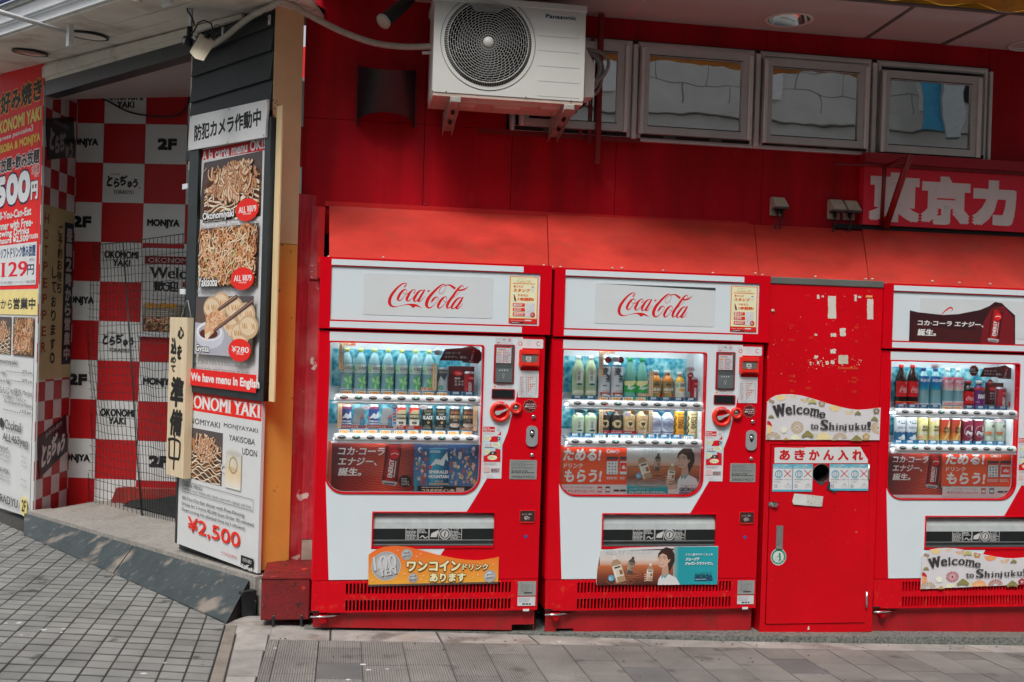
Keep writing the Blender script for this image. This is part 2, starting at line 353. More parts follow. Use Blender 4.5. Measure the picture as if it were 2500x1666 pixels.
class Print:
    """fr = frame, zm = (ox, oy, s): drawing units are turned into photo pixels ox+X/s, oy+Y/s and laid on the frame's plane"""
    def __init__(s, fr, off=0.0, zm=(0,0,1), flat=None):
        s.fr = fr; s.off = off; s.zm = zm; s.flat = flat; s.V = []; s.T = []; s.C = []; s.n = 0; s.L = 0; s.wrap = None
    def z(s, ox, oy, sc): s.zm = (ox, oy, sc); return s
    def m(s, X, Y):
        if s.flat: return s.flat(X, Y)
        return s.fr.px(s.zm[0]+X/s.zm[2], s.zm[1]+Y/s.zm[2], s.off)
    def put(s, uv, tris, col, step=5e-5):
        uv = np.asarray(uv, float); s.L += step
        if s.wrap and np.asarray(uv)[:, 0].max()-np.asarray(uv)[:, 0].min() > .25*s.wrap:
            c0 = np.asarray(col, float); c0 = np.tile(c0[:3], (len(uv), 1)) if c0.ndim == 1 else c0; P_, C_, T_ = uv, c0, np.asarray(tris, int)
            for _ in range(4):
                q_ = P_[T_][:, :, 0]; w = q_.max(1)-q_.min(1) > .25*s.wrap
                if not w.any(): break
                t = T_[w]; n0 = len(P_); k = len(t); m = [(t[:, a], t[:, (a+1) % 3]) for a in range(3)]
                P_ = np.vstack([P_]+[(P_[a]+P_[b])/2 for a, b in m]); C_ = np.vstack([C_]+[(C_[a]+C_[b])/2 for a, b in m]); i0 = np.arange(n0, n0+k); i1 = i0+k; i2 = i1+k
                T_ = np.vstack([T_[~w], np.stack([t[:,0], i0, i2], 1), np.stack([i0, t[:,1], i1], 1), np.stack([i2, i1, t[:,2]], 1), np.stack([i0, i1, i2], 1)])
            uv, col, tris = P_, C_, T_
        n = len(uv)
        if s.wrap:
            R = s.wrap; a = uv[:, 0]/R; rr = R+.0006+s.L; P = np.stack([rr*np.sin(a), -rr*np.cos(a), uv[:, 1]], 1)
        else: P = np.stack([uv[:, 0], np.full(n, s.off-s.L), uv[:, 1]], 1)
        c = np.asarray(col, float)
        if c.ndim == 1: c = np.tile(c[:3], (n, 1))
        s.V.append(P); s.T.append(np.asarray(tris, int)+s.n); s.C.append(c); s.n += n
    def polyuv(s, uv, col, step=5e-5):
        t = tessellate_polygon([[Vector((a, b, 0)) for a, b in uv]]); s.put(uv, t, col, step)
    def poly(s, pts, col, step=5e-5): s.polyuv([s.m(*p) for p in pts], col, step)
    def rect(s, x0, y0, x1, y1, col, r=0, step=5e-5):
        a = s.m(x0, y0); b = s.m(x1, y1); u0, u1 = sorted((a[0], b[0])); v0, v1 = sorted((a[1], b[1]))
        if s.wrap:
            n = max(2, int((u1-u0)/s.wrap/.25)+1); us = np.linspace(u0, u1, n+1); uv = [(u, v0) for u in us]+[(u, v1) for u in us]
            s.put(uv, [t for i in range(n) for t in ((i, i+1, n+2+i), (i, n+2+i, n+1+i))], col, step); return
        if r: s.polyuv(rrect(u0, v0, u1, v1, min(r, (u1-u0)/2.01, (v1-v0)/2.01)), col, step)
        else: s.put([(u0,v0),(u1,v0),(u1,v1),(u0,v1)], [(0,1,2),(0,2,3)], col, step)
    def frame(s, x0, y0, x1, y1, col, w):
        for q in ((x0,y0,x1,y0+w),(x0,y1-w,x1,y1),(x0,y0+w,x0+w,y1-w),(x1-w,y0+w,x1,y1-w)): s.rect(*q, col, step=2e-6)
        s.L += 1e-4
    def grad(s, x0, y0, x1, y1, cols, vert=True):
        """cols: list of (t, colour), top to bottom (or left to right)"""
        a = s.m(x0, y0); b = s.m(x1, y1); uv = []; c = []
        for t, co in cols:
            for q in (0, 1):
                uv.append((a[0]+(b[0]-a[0])*q, a[1]+(b[1]-a[1])*t) if vert else (a[0]+(b[0]-a[0])*t, a[1]+(b[1]-a[1])*q)); c.append(co)
        s.put(uv, [f for i in range(len(cols)-1) for f in ((2*i, 2*i+1, 2*i+3), (2*i, 2*i+3, 2*i+2))], np.array(c))
    def disc(s, x, y, r, col, ry=None, n=24):
        a = s.m(x, y); b = s.m(x+r, y); R = hypot(b[0]-a[0], b[1]-a[1]); RY = R*((ry or r)/r)
        s.polyuv(disc(a[0], a[1], R, RY, n), col)
    def ring(s, x, y, r0, r1, col, n=28, a0=0, a1=2*pi):
        a = s.m(x, y); b = s.m(x+1, y); k = hypot(b[0]-a[0], b[1]-a[1]); uv = []
        for i in range(n+1):
            t = a0+(a1-a0)*i/n; uv += [(a[0]+k*r0*cos(t), a[1]+k*r0*sin(t)), (a[0]+k*r1*cos(t), a[1]+k*r1*sin(t))]
        s.put(uv, [f for i in range(n) for f in ((2*i, 2*i+1, 2*i+3), (2*i, 2*i+3, 2*i+2))], col)
    def stroke(s, pts, col, smooth=6, step=5e-5, capr=True):
        """variable width stroke, pts (x,y,w) in drawing units"""
        P = crom(pts, smooth) if smooth else [np.array(p, float) for p in pts]
        q = [s.m(p[0], p[1]) for p in P]; a = s.m(P[0][0], P[0][1]); b = s.m(P[0][0]+10, P[0][1]); k = hypot(b[0]-a[0], b[1]-a[1])/10
        uv = []; m = len(q)
        for i in range(m):
            dx = q[min(i+1, m-1)][0]-q[max(i-1, 0)][0]; dy = q[min(i+1, m-1)][1]-q[max(i-1, 0)][1]; l = hypot(dx, dy) or 1
            w = max(P[i][2], .5)*k/2; uv += [(q[i][0]-dy/l*w, q[i][1]+dx/l*w), (q[i][0]+dy/l*w, q[i][1]-dx/l*w)]
        s.put(uv, [f for i in range(m-1) for f in ((2*i, 2*i+1, 2*i+3), (2*i, 2*i+3, 2*i+2))], col, step)
        if capr:
            for i in (0, m-1):
                w = max(P[i][2], .5)*k/2
                s.polyuv(disc(q[i][0], q[i][1], w, n=8), col, step*.3)
    def text(s, t, x0, y0, x1, y1, col, bold=0., bx=None, serif=False, shear=0., rot=0., out=None, ow=.05, fast=False, sq=False):
        """string fitted to the box; bold = stroke growth / height; out = outline colour"""
        g, tr = glyphs(t, serif)
        if not len(g): return
        a = s.m(x0, y0); b = s.m(x1, y1); u0, v1 = a; u1, v0 = b
        gx0, gy0 = g.min(0); gx1, gy1 = g.max(0); H = v1-v0; Wd = u1-u0
        bb = bold*H; sx = (Wd-2*bb)/max(1e-6, gx1-gx0); sy = (H-2*(bb if bx is None else 0))/max(1e-6, gy1-gy0)
        uv = (g-[gx0, gy0])*[sx, sy]+[u0+bb, v0+(bb if bx is None else 0)]
        if shear: uv[:, 0] += (uv[:, 1]-v0)*shear
        if rot:
            c = np.array([u0, v0]); r = radians(rot); uv = (uv-c)@np.array([[cos(r), sin(r)], [-sin(r), cos(r)]])+c
        def pas(rad, colr, both=True):
            offs = [(0, 0)]
            if rad > 0:
                offs = [(rad*cx, rad*cy) for cx, cy in RING6] if both else [(-rad, 0), (-rad/2, 0), (0, 0), (rad/2, 0), (rad, 0)]
                if fast: offs = offs[::2]
                if sq and both: offs = [(rad*i, rad*j) for i in (-1, 0, 1) for j in (-1, 0, 1)]
                if both and rad > .03*H: offs += [(0, 0)]
                if both and rad > .07*H: offs += [(rad*.55*cx, rad*.55*cy) for cx, cy in RING6]
            for o in offs: s.put(uv+[o[0], o[1]], tr, colr, 1e-5)
            s.L += 8e-5
        if out is not None: pas(bb+ow*H, out)
        if bx is not None: pas(bx*H, col, False)
        else: pas(bb, col)
    def vtext(s, t, xc, y0, y1, size, col, bold=.03, **kw):
        n = len(t); st = (y1-y0)/n
        for i, ch in enumerate(t):
            if ch in 'ー―': s.rect(xc-size*.06, y0+st*i+st*.1, xc+size*.06, y0+st*i+st*.8, col); continue
            h = min(st*.92, size); 
            s.text(ch, xc-size/2, y0+st*i+(st-h)/2, xc+size/2, y0+st*i+(st+h)/2, col, bold, **kw)
    def greek(s, x0, y0, x1, y1, n, col, h=.45, seed=1):
        """rows of print too small to read in the photograph, as short dashes"""
        R = random.Random(seed); dy = (y1-y0)/n
        for i in range(n):
            x = x0; end = x0+(x1-x0)*R.uniform(.6, 1)
            while x < end:
                w = R.uniform(.5, 2.2)*dy; s.rect(x, y0+dy*(i+.5-h/2), min(x+w, end), y0+dy*(i+.5+h/2), col, step=1e-6); x += w+dy*.35
        s.L += 6e-5
    def build(s, name, parent, mat=None, kind=None):
        V = np.vstack(s.V); T = np.vstack(s.T); C = np.vstack(s.C)
        a = V[T[:,0]]; b = V[T[:,1]]; c = V[T[:,2]]; nn = np.cross(b-a, c-a)
        if s.wrap: flip = (nn*((a+b+c)/3*[1,1,0])).sum(1) < 0
        else: flip = nn[:,1] > 0
        T[flip] = T[flip][:, ::-1]
        me = bpy.data.meshes.new(name); me.vertices.add(len(V)); me.vertices.foreach_set('co', V.astype('f').ravel())
        me.loops.add(len(T)*3); me.loops.foreach_set('vertex_index', T.astype('i').ravel())
        me.polygons.add(len(T)); me.polygons.foreach_set('loop_start', np.arange(0, len(T)*3, 3, dtype='i'))
        at = me.attributes.new('pc', 'FLOAT_COLOR', 'POINT'); at.data.foreach_set('color', np.hstack([C, np.ones((len(C), 1))]).astype('f').ravel())
        me.materials.append(mat or PRINT); me.update(calc_edges=True); me.validate()
        o = link(name, me, parent)
        if kind: o['kind'] = kind
        return o
WHT = (.72, .74, .75); BLK = (.012, .013, .014); PRED = K('c4141c'); GREYT = (.25, .25, .25)
# ================================================================== the place: frames of reference
FA = Fr(0, 0, 0, 0)                                   # the red facade: x along it, y into it
THB = atan2(-.823, .568)
FB = Fr(-.291, .456, 0, THB)                          # the slanted side front (signs, doorway)
FW = Fr(-2.086, 3.808, 0, atan2(-.203, .89))          # back wall of the doorway
FS = Fr(-2.175, 3.185, 0, atan2(.623, .089))          # its left side wall
def g(x, y): return -.031*x-.045*y
def gp(px, py):
    d = ray(px, py); t = (-.031*CAM.x-.045*CAM.y-CAM.z)/(d.z+.031*d.x+.045*d.y); p = CAM+d*t; return (p.x, p.y)
def fz(y): return .19-.05*y                           # doorway floor
def fp(px, py):
    d = ray(px, py); t = (.19-.05*CAM.y-CAM.z)/(d.z+.05*d.y); p = CAM+d*t; return (p.x, p.y)
def bw(s, off, z): 
    p = FB.w(-s, off, z); return (p.x, p.y, p.z)
def sof(s): return 3.16+.079*s                        # white plank soffit height along the slanted front

# ------------------------------------------------------------------ street and pavement
def struct(o): o['kind'] = 'structure'; return o
mb = MB(); R_ = 60
mb.add([(x, y, g(x, y)-.024) for x, y in ((-R_,-R_),(R_,-R_),(R_,R_),(-R_,R_))], [(0,1,2,3)])
struct(mb.build('street_ground', m_street))
mb = MB(); q = [(-4.5,-4.2),(5.5,-4.2),(5.5,.9),(-4.5,4.5)]
mb.add([(x, y, g(x, y)-.008) for x, y in q], [(0,1,2,3)])
pave = struct(mb.build('pavement', m_joint))

def clip(poly, a, b, c):                              # keep a*x+b*y+c >= 0
    out = []
    for i in range(len(poly)):
        p, q = poly[i-1], poly[i]; dp = a*p[0]+b*p[1]+c; dq = a*q[0]+b*q[1]+c
        if (dp >= 0) != (dq >= 0): t = dp/(dp-dq); out.append((p[0]+(q[0]-p[0])*t, p[1]+(q[1]-p[1])*t))
        if dq >= 0: out.append(q)
    return out
def area(p): return abs(sum(p[i-1][0]*p[i][1]-p[i][0]*p[i-1][1] for i in range(len(p))))/2
def halfplane(p, q, inside):
    a, b = -(q[1]-p[1]), q[0]-p[0]; c = -(a*p[0]+b*p[1])
    if a*inside[0]+b*inside[1]+c < 0: a, b, c = -a, -b, -c
    return a, b, c
def slabmesh(mb, poly, h=.012, gap=.0016, bev=.0042, cx=0, cy=0, dz=0., tilt=(0, 0)):
    n = len(poly); mx = sum(p[0] for p in poly)/n; my = sum(p[1] for p in poly)/n
    if area(poly) < 2e-4: return False
    def ins(d):
        o = []
        for i in range(n):
            p0, p1, p2 = poly[i-1], poly[i], poly[(i+1) % n]
            e1 = Vector((p1[0]-p0[0], p1[1]-p0[1])); e2 = Vector((p2[0]-p1[0], p2[1]-p1[1]))
            if e1.length < 1e-5 or e2.length < 1e-5: o.append(p1); continue
            e1.normalize(); e2.normalize(); n1 = Vector((-e1.y, e1.x)); n2 = Vector((-e2.y, e2.x)); s = n1+n2; k = max(.5, 1+n1.dot(n2))
            o.append((p1[0]+s.x/k*d, p1[1]+s.y/k*d))
        return o
    sg = 1 if sum(poly[i-1][0]*poly[i][1]-poly[i][0]*poly[i-1][1] for i in range(n)) > 0 else -1
    A = ins(gap*sg); B_ = ins((gap+bev)*sg)
    G = lambda p, k: (p[0]-cx, p[1]-cy, g(p[0], p[1])-g(cx, cy)+k+dz+tilt[0]*(p[0]-mx)+tilt[1]*(p[1]-my))
    vs = [G(p, -h) for p in A]+[G(p, -bev*.6) for p in A]+[G(p, 0) for p in B_]
    fs = [tuple(range(2*n, 3*n))]
    for i in range(n):
        j = (i+1) % n; fs += [(i, j, n+j, n+i), (n+i, n+j, 2*n+j, 2*n+i)]
    if sg < 0: fs = [f[::-1] for f in fs]
    mb.add(vs, fs); return True

rnd = random.Random(7)
# small grey pavers on the left, laid on a skewed grid
e1 = (cos(radians(-8.4))*.104, sin(radians(-8.4))*.104); e2 = (cos(radians(92.5))*.104, sin(radians(92.5))*.104)
o0 = gp(262.4, 1551.9)
HP = [halfplane((-.412, .122), (-.375, -.836), (-1, -1)), halfplane((-.412, .135), (-2.13, 2.785), (-2, -1))]
left = []
for i in range(-42, 8):
    for j in range(-34, 40):
        poly = [(o0[0]+e1[0]*(i+a)+e2[0]*(j+b), o0[1]+e1[1]*(i+a)+e2[1]*(j+b)) for a, b in ((0,.03),(1,.03),(1,.97),(0,.97))]
        full = True
        for h in HP:
            p2 = clip(poly, *h); full = full and len(p2) == 4 and abs(area(p2)-area(poly)) < 1e-7; poly = p2
            if len(poly) < 3: break
        if len(poly) < 3 or area(poly) < 8e-4: continue
        cx = sum(p[0] for p in poly)/len(poly); cy = sum(p[1] for p in poly)/len(poly)
        if cx < -4.2 or cy < -3.6: continue
        d = Vector((cx, cy, g(cx, cy)))-CAM; zz = d.dot(FWD); u = 1250+FPX*d.dot(RT)/zz; v = 833-FPX*d.dot(UPV)/zz
        inv = -30 < u < 2530 and v < 1700 and zz > 0
        left.append((0 if inv else 1, zz, cx, cy, poly, full))
left.sort(key=lambda t: t[:2])
base = MB(); p0 = [(-(e1[0]+e2[0])/2+e1[0]*a+e2[0]*b, -(e1[1]+e2[1])/2+e1[1]*a+e2[1]*b) for a, b in ((0,.03),(1,.03),(1,.97),(0,.97))]
meshes = []
for k in range(6):
    b_ = MB(); slabmesh(b_, p0, tilt=(rnd.uniform(-.012, .012), rnd.uniform(-.012, .012))); meshes.append(b_.mesh('paver', m_paver))
rest = MB(); n = 0
for inv, zz, cx, cy, poly, full in left:
    dz = rnd.uniform(-.0012, .0012)
    if n < 300 and inv == 0:
        if full: link('paver', rnd.choice(meshes), pave, (cx, cy, g(cx, cy)+dz)); n += 1
        else:
            b_ = MB()
            if slabmesh(b_, poly, cx=cx, cy=cy): b_.build('paver', m_paver, pave, (cx, cy, g(cx, cy)+dz)); n += 1
    else: slabmesh(rest, poly, dz=dz)
rest.build('far_pavers', m_paver, pave)['kind'] = 'stuff'
# border strip, pale slabs, ribbed pavers, apron stones
def slab(name, poly, mat, gap=.0025, dz=0., **kw):
    cx = sum(p[0] for p in poly)/len(poly); cy = sum(p[1] for p in poly)/len(poly); b_ = MB()
    if slabmesh(b_, poly, gap=gap, cx=cx, cy=cy, h=.016, **kw): return b_.build(name, mat, pave, (cx, cy, g(cx, cy)+dz))
sx = lambda y: -.412+(-.372+.412)*(.122-y)/.958       # border line between small pavers and strip
m_strip = M('brown_border_strip', (.24, .215, .18), .75, var=.3, scale=8, bump=.3, bscale=120, chips=[((.09, .075, .06), 6, .6, .7, .6)])
for a, b in ((.12, -.28), (-.28, -1.1), (-1.1, -2.2), (-2.2, -3.4)):
    slab('border_strip', [(sx(b), b), (sx(b)+.058, b), (sx(a)+.058, a), (sx(a), a)], m_strip)
ys = [-.06, -.35, -.75, -1.15, -1.55, -1.95, -2.35, -2.75, -3.15]
for a, b in zip(ys, ys[1:]):
    slab('edge_slab', [(sx(b)+.06, b), (-.182, b), (-.190, a), (sx(a)+.06, a)], m_slab)
slab('concrete_patch', [(sx(.3)-.01, .16), (sx(-.06)+.06, -.06), (-.19, -.06), (-.19, -.16), (.10, -.165), (.10, .02), (-.02, .05), (-.02, .33), (-.33, .33)], m_slab, dz=-.003)
yl = lambda x: -.163-.022*(x+.187)
col = 0
x = -.187-.195*1; x = -.187
edges = [-.187, -.137, .048]; 
while edges[-1] < 5.2: edges.append(edges[-1]+.195)
for c, (a, b) in enumerate(zip(edges, edges[1:])):
    y = yl((a+b)/2); k = [.245, .27, .125, .40, .14, .30, .19][c % 7] if c > 1 else .3
    first = True
    while y > -3.4:
        dy = k if first else .244
        inview = y > -1.25
        mt = m_rib
        poly = [(a, y-dy), (b, y-dy), (b, yl(b) if first else y), (a, yl(a) if first else y)]
        o = slab('ribbed_paver', poly, mt, gap=.0010, dz=rnd.uniform(-.001, .001), bev=.002)
        if o and rnd.random() < .10: o.data.materials[0] = M('dark_replacement_paver', (.13, .13, .128), .8, var=.2, bump=.4, bscale=120)
        y -= dy; first = False
kf = lambda x: float(np.interp(x, [-.2, .5, .9, 1.2, 1.5, 2.36, 6], [.052, .042, .018, -.014, -.042, -.083, -.086]))
jx = [-.19, .10, .62, 1.08, 1.62, 2.16, 2.74, 3.40, 4.05, 4.7, 5.3]
for k, (a, b) in enumerate(zip(jx, jx[1:])):
    sk = min(.10, .035*max(0, a-.3))
    slab('apron_stone', [(a+(sk if k else 0), yl(a)), (b+min(.10, .035*max(0, b-.3)), yl(b)), (b, kf(b)-.002), (a, kf(a)-.002)], m_slab, dz=.001)
# granite base the machines stand on: top drops below, so its front face shows more to the right
def kt(x): return g(x, kf(x))+max(.003, .003+.0195*(x-.9)) if x < 2.36 else g(x, kf(x))+.0315+.0075*(x-2.36)
kerb = MB(); kx = [-.03, .52, 1.04, 1.62, 2.14, 2.80, 3.30, 3.95, 4.6, 5.3]
for i, (a, b) in enumerate(zip(kx, kx[1:])):
    z0 = -.35; k_ = MB(); a2, b2 = a+.0015, b-.0015
    k_.hexa([(a2,kf(a)+.003,z0),(b2,kf(b)+.003,z0),(b2,.80,z0),(a2,.80,z0)], [(a2,kf(a),kt(a2)),(b2,kf(b),kt(b2)),(b2,.80,kt(b2)-.025),(a2,.80,kt(a2)-.025)])
    k_.build('kerb_stone', m_kerb, pave)

# ------------------------------------------------------------------ doorway platform and ramp
def fbp(px, py, off): return FB.px(px, py, off)
S1 = fbp(634, 1412, -.055); S2 = fbp(100, 1257, -.055)
def topz(s): return S1[1]+(S2[1]-S1[1])*((-s)-S1[0])/(S2[0]-S1[0])
step = struct(MB().hexa([bw(-.10,-.035,-.4), bw(3.30,-.035,-.4), bw(4.2,1.9,-.4), bw(-.4,1.9,-.4)],
                        [bw(-.10,-.035,topz(-.10)-.02), bw(3.30,-.035,topz(3.30)-.02), bw(4.2,1.9,topz(3.3)-.045), bw(-.4,1.9,topz(0)-.05)]).build('doorway_step', m_granite))
sj = [-.075, .60, 1.56, 2.45, 3.30]
for i, (a, b) in enumerate(zip(sj, sj[1:])):
    a2, b2 = a+.002, b-.002; t = MB()
    t.hexa([bw(a2,-.055,topz(a2)-.10), bw(b2,-.055,topz(b2)-.10), bw(b2,.125,topz(b2)-.10), bw(a2,.125,topz(a2)-.10)],
           [bw(a2,-.055,topz(a2)), bw(b2,-.055,topz(b2)), bw(b2,.125,topz(b2)), bw(a2,.125,topz(a2))])
    t.build('edge_stone', m_granite, step)
for a, b, c, d in ((.0,.9,.128,.9), (.9,1.9,.128,.9), (1.9,3.28,.128,.75)):
    t = MB(); a2, b2 = a+.002, b-.002
    t.hexa([bw(a2,c,topz(a2)-.06), bw(b2,c,topz(b2)-.06), bw(b2,d,topz(b2)-.06), bw(a2,d,topz(a2)-.06)],
           [bw(a2,c,topz(a2)-.002), bw(b2,c,topz(b2)-.002), bw(b2,d,topz(b2)-.004), bw(a2,d,topz(a2)-.004)])
    t.build('floor_slab', m_granite, step)
rampfr = Fr(FB.o.x, FB.o.y, 0, THB)
def ramp(label, s0, s1, b0, b1, m):
    r = root('threshold_ramp', FB, label, 'ramp', 'dark ramps in front of the doorway step')
    def L(p): v = Vector((p[0], p[1], 0))-FB.o; return (v.dot(FB.U), v.dot(FB.I))
    A = L(b0); B_ = L(b1); za = g(*b0)+.006; zb = g(*b1)+.006
    t0, t1 = topz(s0)-.022, topz(s1)-.022
    v = [(-s0,-.062,t0), (-s1,-.062,t1), (B_[0],B_[1],zb), (A[0],A[1],za), (-s0,-.062,za-.05), (-s1,-.062,zb-.05)]
    MB().add([v[0], v[1], v[2], v[3], (A[0],A[1],za-.01), (B_[0],B_[1],zb-.01)], [(0,1,2,3)[::-1], (3,2,5,4)[::-1]]).build('ramp_sheet', m_ramp, r)
    MB().add([v[0], v[3], (A[0],A[1],za-.05), v[4], v[1], v[2], (B_[0],B_[1],zb-.05), v[5]], [(0,3,2,1), (4,5,6,7), (0,4,7,3)]).build('ramp_end', m_rampend, r)
    return r
pb = gp(277, 1402); b_l = gp(58, 1307); b_r = gp(553, 1523)
sR = -FB.px(609, 1413, -.06)[0]; sJ = -FB.px(327, 1325, -.06)[0]
ramp('worn dark sloping ramp beside the red steel box, scuffed and patched', sR, sJ-.004, b_r, (pb[0]+.004, pb[1]-.005), 0)
ramp('dark sloping ramp at the foot of the tall left menu sign', sJ+.004, 3.33, (pb[0]-.004, pb[1]+.005), b_l, 0)
rr = root('ramp_support_block', FB, 'narrow grimy support block between the ramp end and the red box', 'block')
box('block', m_blackframe, rr, -sR+.035, -sR+.075, -.14, -.06, -.05, .12)

# ------------------------------------------------------------------ red facade wall
wall = root('facade_wall', FA, 'tall red painted facade wall of screwed panels above the vending machines', 'wall')
WY = .6
holes = rrect(1.36, 2.600, 3.925, 3.165, 0)
px_edges = [-.13, .53, 1.02, 1.62, 2.50, 3.12, 5.2]
for a, b in zip(px_edges, px_edges[1:]):           # panels below the window band
    z1 = 2.598 if a >= 1.0 else 2.62
    box('wall_panel', m_wall, wall, a+.0015, b-.0015, WY, WY+.05, 2.0, z1)
for a, b, z0 in ((-.13, .53, 2.6225), (.53, .985, 2.6225)): box('wall_panel', m_wall, wall, a+.0015, b-.0015, WY, WY+.05, z0, 3.45)
for a, b in ((.988, 2.50), (2.50, 3.925), (3.925, 5.2)): box('wall_panel', m_wall, wall, a+.0015, b-.0015, WY, WY+.05, 3.168, 3.45)
box('wall_panel', m_wall, wall, 3.927, 5.2, WY, WY+.05, 2.6005, 3.1665)
box('wall_backing', m_dark, wall, -.13, 5.2, .86, .90, -.3, 3.5)
box('wall_backing', m_dark, wall, .97, 3.93, .80, .83, 2.5, 3.3)
scr = MB()
for px_, py_ in ((1043,332),(1040,500),(880,499),(744,313),(740,485),(1365,494),(1403,494),(1600,368),(1784,381),(1510,513),(1596,512),(1598,530),(1781,530),(1962,389),(1957,509),(1781,540),(1211,334)):
    u, z = FA.px(px_, py_, WY); scr.lathe([(0,-.004),(.005,-.003),(.006,0)], (u, WY, z), 8, 'y')
scr.build('screw_heads', m_darkred, wall)
# flashing strip at the foot of the wall panels
mb = MB(); mb.box(.0, 2.42, WY-.014, WY-.001, 2.145, 2.172); mb.build('flashing_strip', m_hoodr, wall)
wood = root('red_wood_panel', FA, 'peeling dark red plank panel between the ochre pillar and the left vending machine', 'panel')
box('plank', m_oldred, wood, -.135, -.012, .585, .62, 1.83, 2.14)
box('plank', m_oldred, wood, -.135, -.012, .58, .62, .335, 1.828)
box('corner_post', m_hoodr, wood, -.030, .004, .50, .5785, 1.75, 2.13)
box('bare_plywood', m_plywood, wood, -.13, -.005, .583, .61, .215, .333)
u0, z0 = FA.px(757, 644, .57); u1, z1 = FA.px(781, 684, .57)
mb = MB().bbox(u0, u1+.005, .570, .579, z1, z0); mb.build('hinge_plate', m_oldred, wood)
mb = MB()
for a in (.2, .8):
    for b in (.15, .5, .85): mb.lathe([(0,-.004),(.004,-.003),(.005,0)], (u0+(u1-u0)*a, .570, z1+(z0-z1)*b), 8, 'y')
mb.build('hinge_screws', m_steel, wood)['kind'] = 'stuff'

# ------------------------------------------------------------------ sloping hood above the machines
hood = root('sloping_hood', FA, 'faded orange red sloping hood boards above the vending machines', 'hood')
def hoodpanel(x0b, x1b, x0t, x1t, zb, zt, yf=.02, m=m_hood):
    yt = WY-.016; n = Vector((0, -(zt-zb), -(yt-yf)))
    a = [(x0b,yf,zb),(x1b,yf,zb),(x1t,yt,zt),(x0t,yt,zt)]; dn = Vector((0, .008, -.012))
    return MB().hexa([tuple(Vector(p)+dn) for p in a], a).build('hood_panel', m, hood)
T = lambda px_, py_: FA.px(px_, py_, WY-.016)
Bt = lambda px_, py_: FA.px(px_, py_, .02)
hz = [(803,505,803,626), (1336,527,1340,650), (1841,548,1854,672), (2104,562,2123,690), (2700,580,2700,715)]
for k, (a, b) in enumerate(zip(hz, hz[1:])):
    t0, t1, c0, c1 = T(a[0], a[1]), T(b[0], b[1]), Bt(a[2], a[3]), Bt(b[2], b[3])
    hoodpanel(c0[0]+.002, c1[0]-.002, t0[0]+.002, t1[0]-.002, (c0[1]+c1[1])/2-.012, (t0[1]+t1[1])/2+.004*(k % 2))
mb = MB()
for px_, py_ in ((813,519),(988,527),(1159,535),(1325,545),(1345,543),(1510,549),(1672,555),(1820,565)):
    u, z = FA.px(px_, py_, .565); mb.lathe([(0,-.006),(.006,-.004),(.007,.004)], (u, .562, z), 8, 'y')
for px_, py_ in ((802,627),(936,629),(1328,648),(1349,652),(1369,652),(1495,655),(1518,655),(1619,661),(1741,667),(1844,668),(1862,672),(1991,676),(2114,682),(2130,682),(2163,693),(2277,687),(2343,691),(2418,694),(2380,703)):
    u, z = FA.px(px_, py_, .004); mb.lathe([(0,-.006),(.005,-.004),(.006,.006)], (u, .004, z), 8, 'y')
mb.build('hood_screws', M('pale_screw', (.6, .5, .45), .4), hood)
box('corner_flashing', m_hoodr, hood, -.018, .010, .015, .04, 1.80, 1.83)

# ------------------------------------------------------------------ grey soffit over the facade, downlights, awning
soff = root('panel_soffit', FA, 'glossy beige soffit panels over the facade with round recessed lights', 'soffit')
SZ = 3.292
def soffp(a0, a1, b0, b1, z=SZ, m=m_soffa):
    return MB().hexa([(a0,-.02,z),(a1,-.02,z),(b1,WY,z),(b0,WY,z)], [(a0,-.02,z+.02),(a1,-.02,z+.02),(b1,WY,z+.02),(b0,WY,z+.02)]).build('soffit_panel', m, soff)
soffp(-.30, 1.66, -.05, 1.66)
LD = CAM+ray(1926, 47)*((SZ-CAM.z)/ray(1926, 47).z)
hplate('soffit_panel', m_soffa, soff, [(1.664,-.02),(3.055,-.02),(3.105,WY),(1.664,WY)], [disc(LD.x, LD.y, .1145)], lambda x, y, t: SZ+(.02 if t else 0))
soffp(3.085, 3.60, 3.135, 3.60, SZ+.004); soffp(3.63, 5.4, 3.63, 5.4)
MB().hexa([(3.055,-.02,SZ-.001),(3.085,-.02,SZ-.001),(3.135,WY,SZ-.001),(3.105,WY,SZ-.001)], [(3.055,-.02,SZ+.02),(3.085,-.02,SZ+.02),(3.135,WY,SZ+.02),(3.105,WY,SZ+.02)]).build('seam_channel', m_seam, soff)
box('seam_channel', m_seam, soff, 3.602, 3.628, -.02, WY, SZ-.001, SZ+.02)
box('cross_seam', m_seam, soff, 2.6, 3.62, -.018, -.004, SZ-.004, SZ-.001)
box('edge_trim', m_seam, soff, -.3, 5.4, -.05, -.0205, SZ-.008, SZ+.05)
def downlight(parent, fr_loc, r, label, m1=m_chrome):
    o = bpy.data.objects.new('downlight', None); COL.objects.link(o); o.location = fr_loc; o.empty_display_size = .05
    prop(o, label, 'ceiling light', 'recessed downlights in the soffits')
    MB().lathe([(r*1.18,0),(r*1.2,-.004),(r*1.05,-.008),(r,-.004),(r,.0)], n=28).build('trim_ring', m_soffw, o)
    MB().lathe([(r,-.003),(r*.93,.03),(r*.62,.085),(r*.3,.10),(0,.10)][::-1], n=28).build('reflector', m1, o)
    return o
def atz(px_, py_, z):
    d = ray(px_, py_); t = (z-CAM.z)/d.z; return CAM+d*t
p = atz(1926, 47, SZ); downlight(None, (p.x, p.y, SZ-.002), .115, 'round recessed downlight in the beige soffit above the third window')
p = atz(2512, 110, SZ); downlight(None, (p.x, p.y, SZ-.002), .10, 'recessed downlight at the right edge of the beige soffit')
awn = root('awning', FA, 'dirty yellow fabric awning along the outer edge of the soffit', 'awning')
vs_ = []; NX, NY = 60, 12
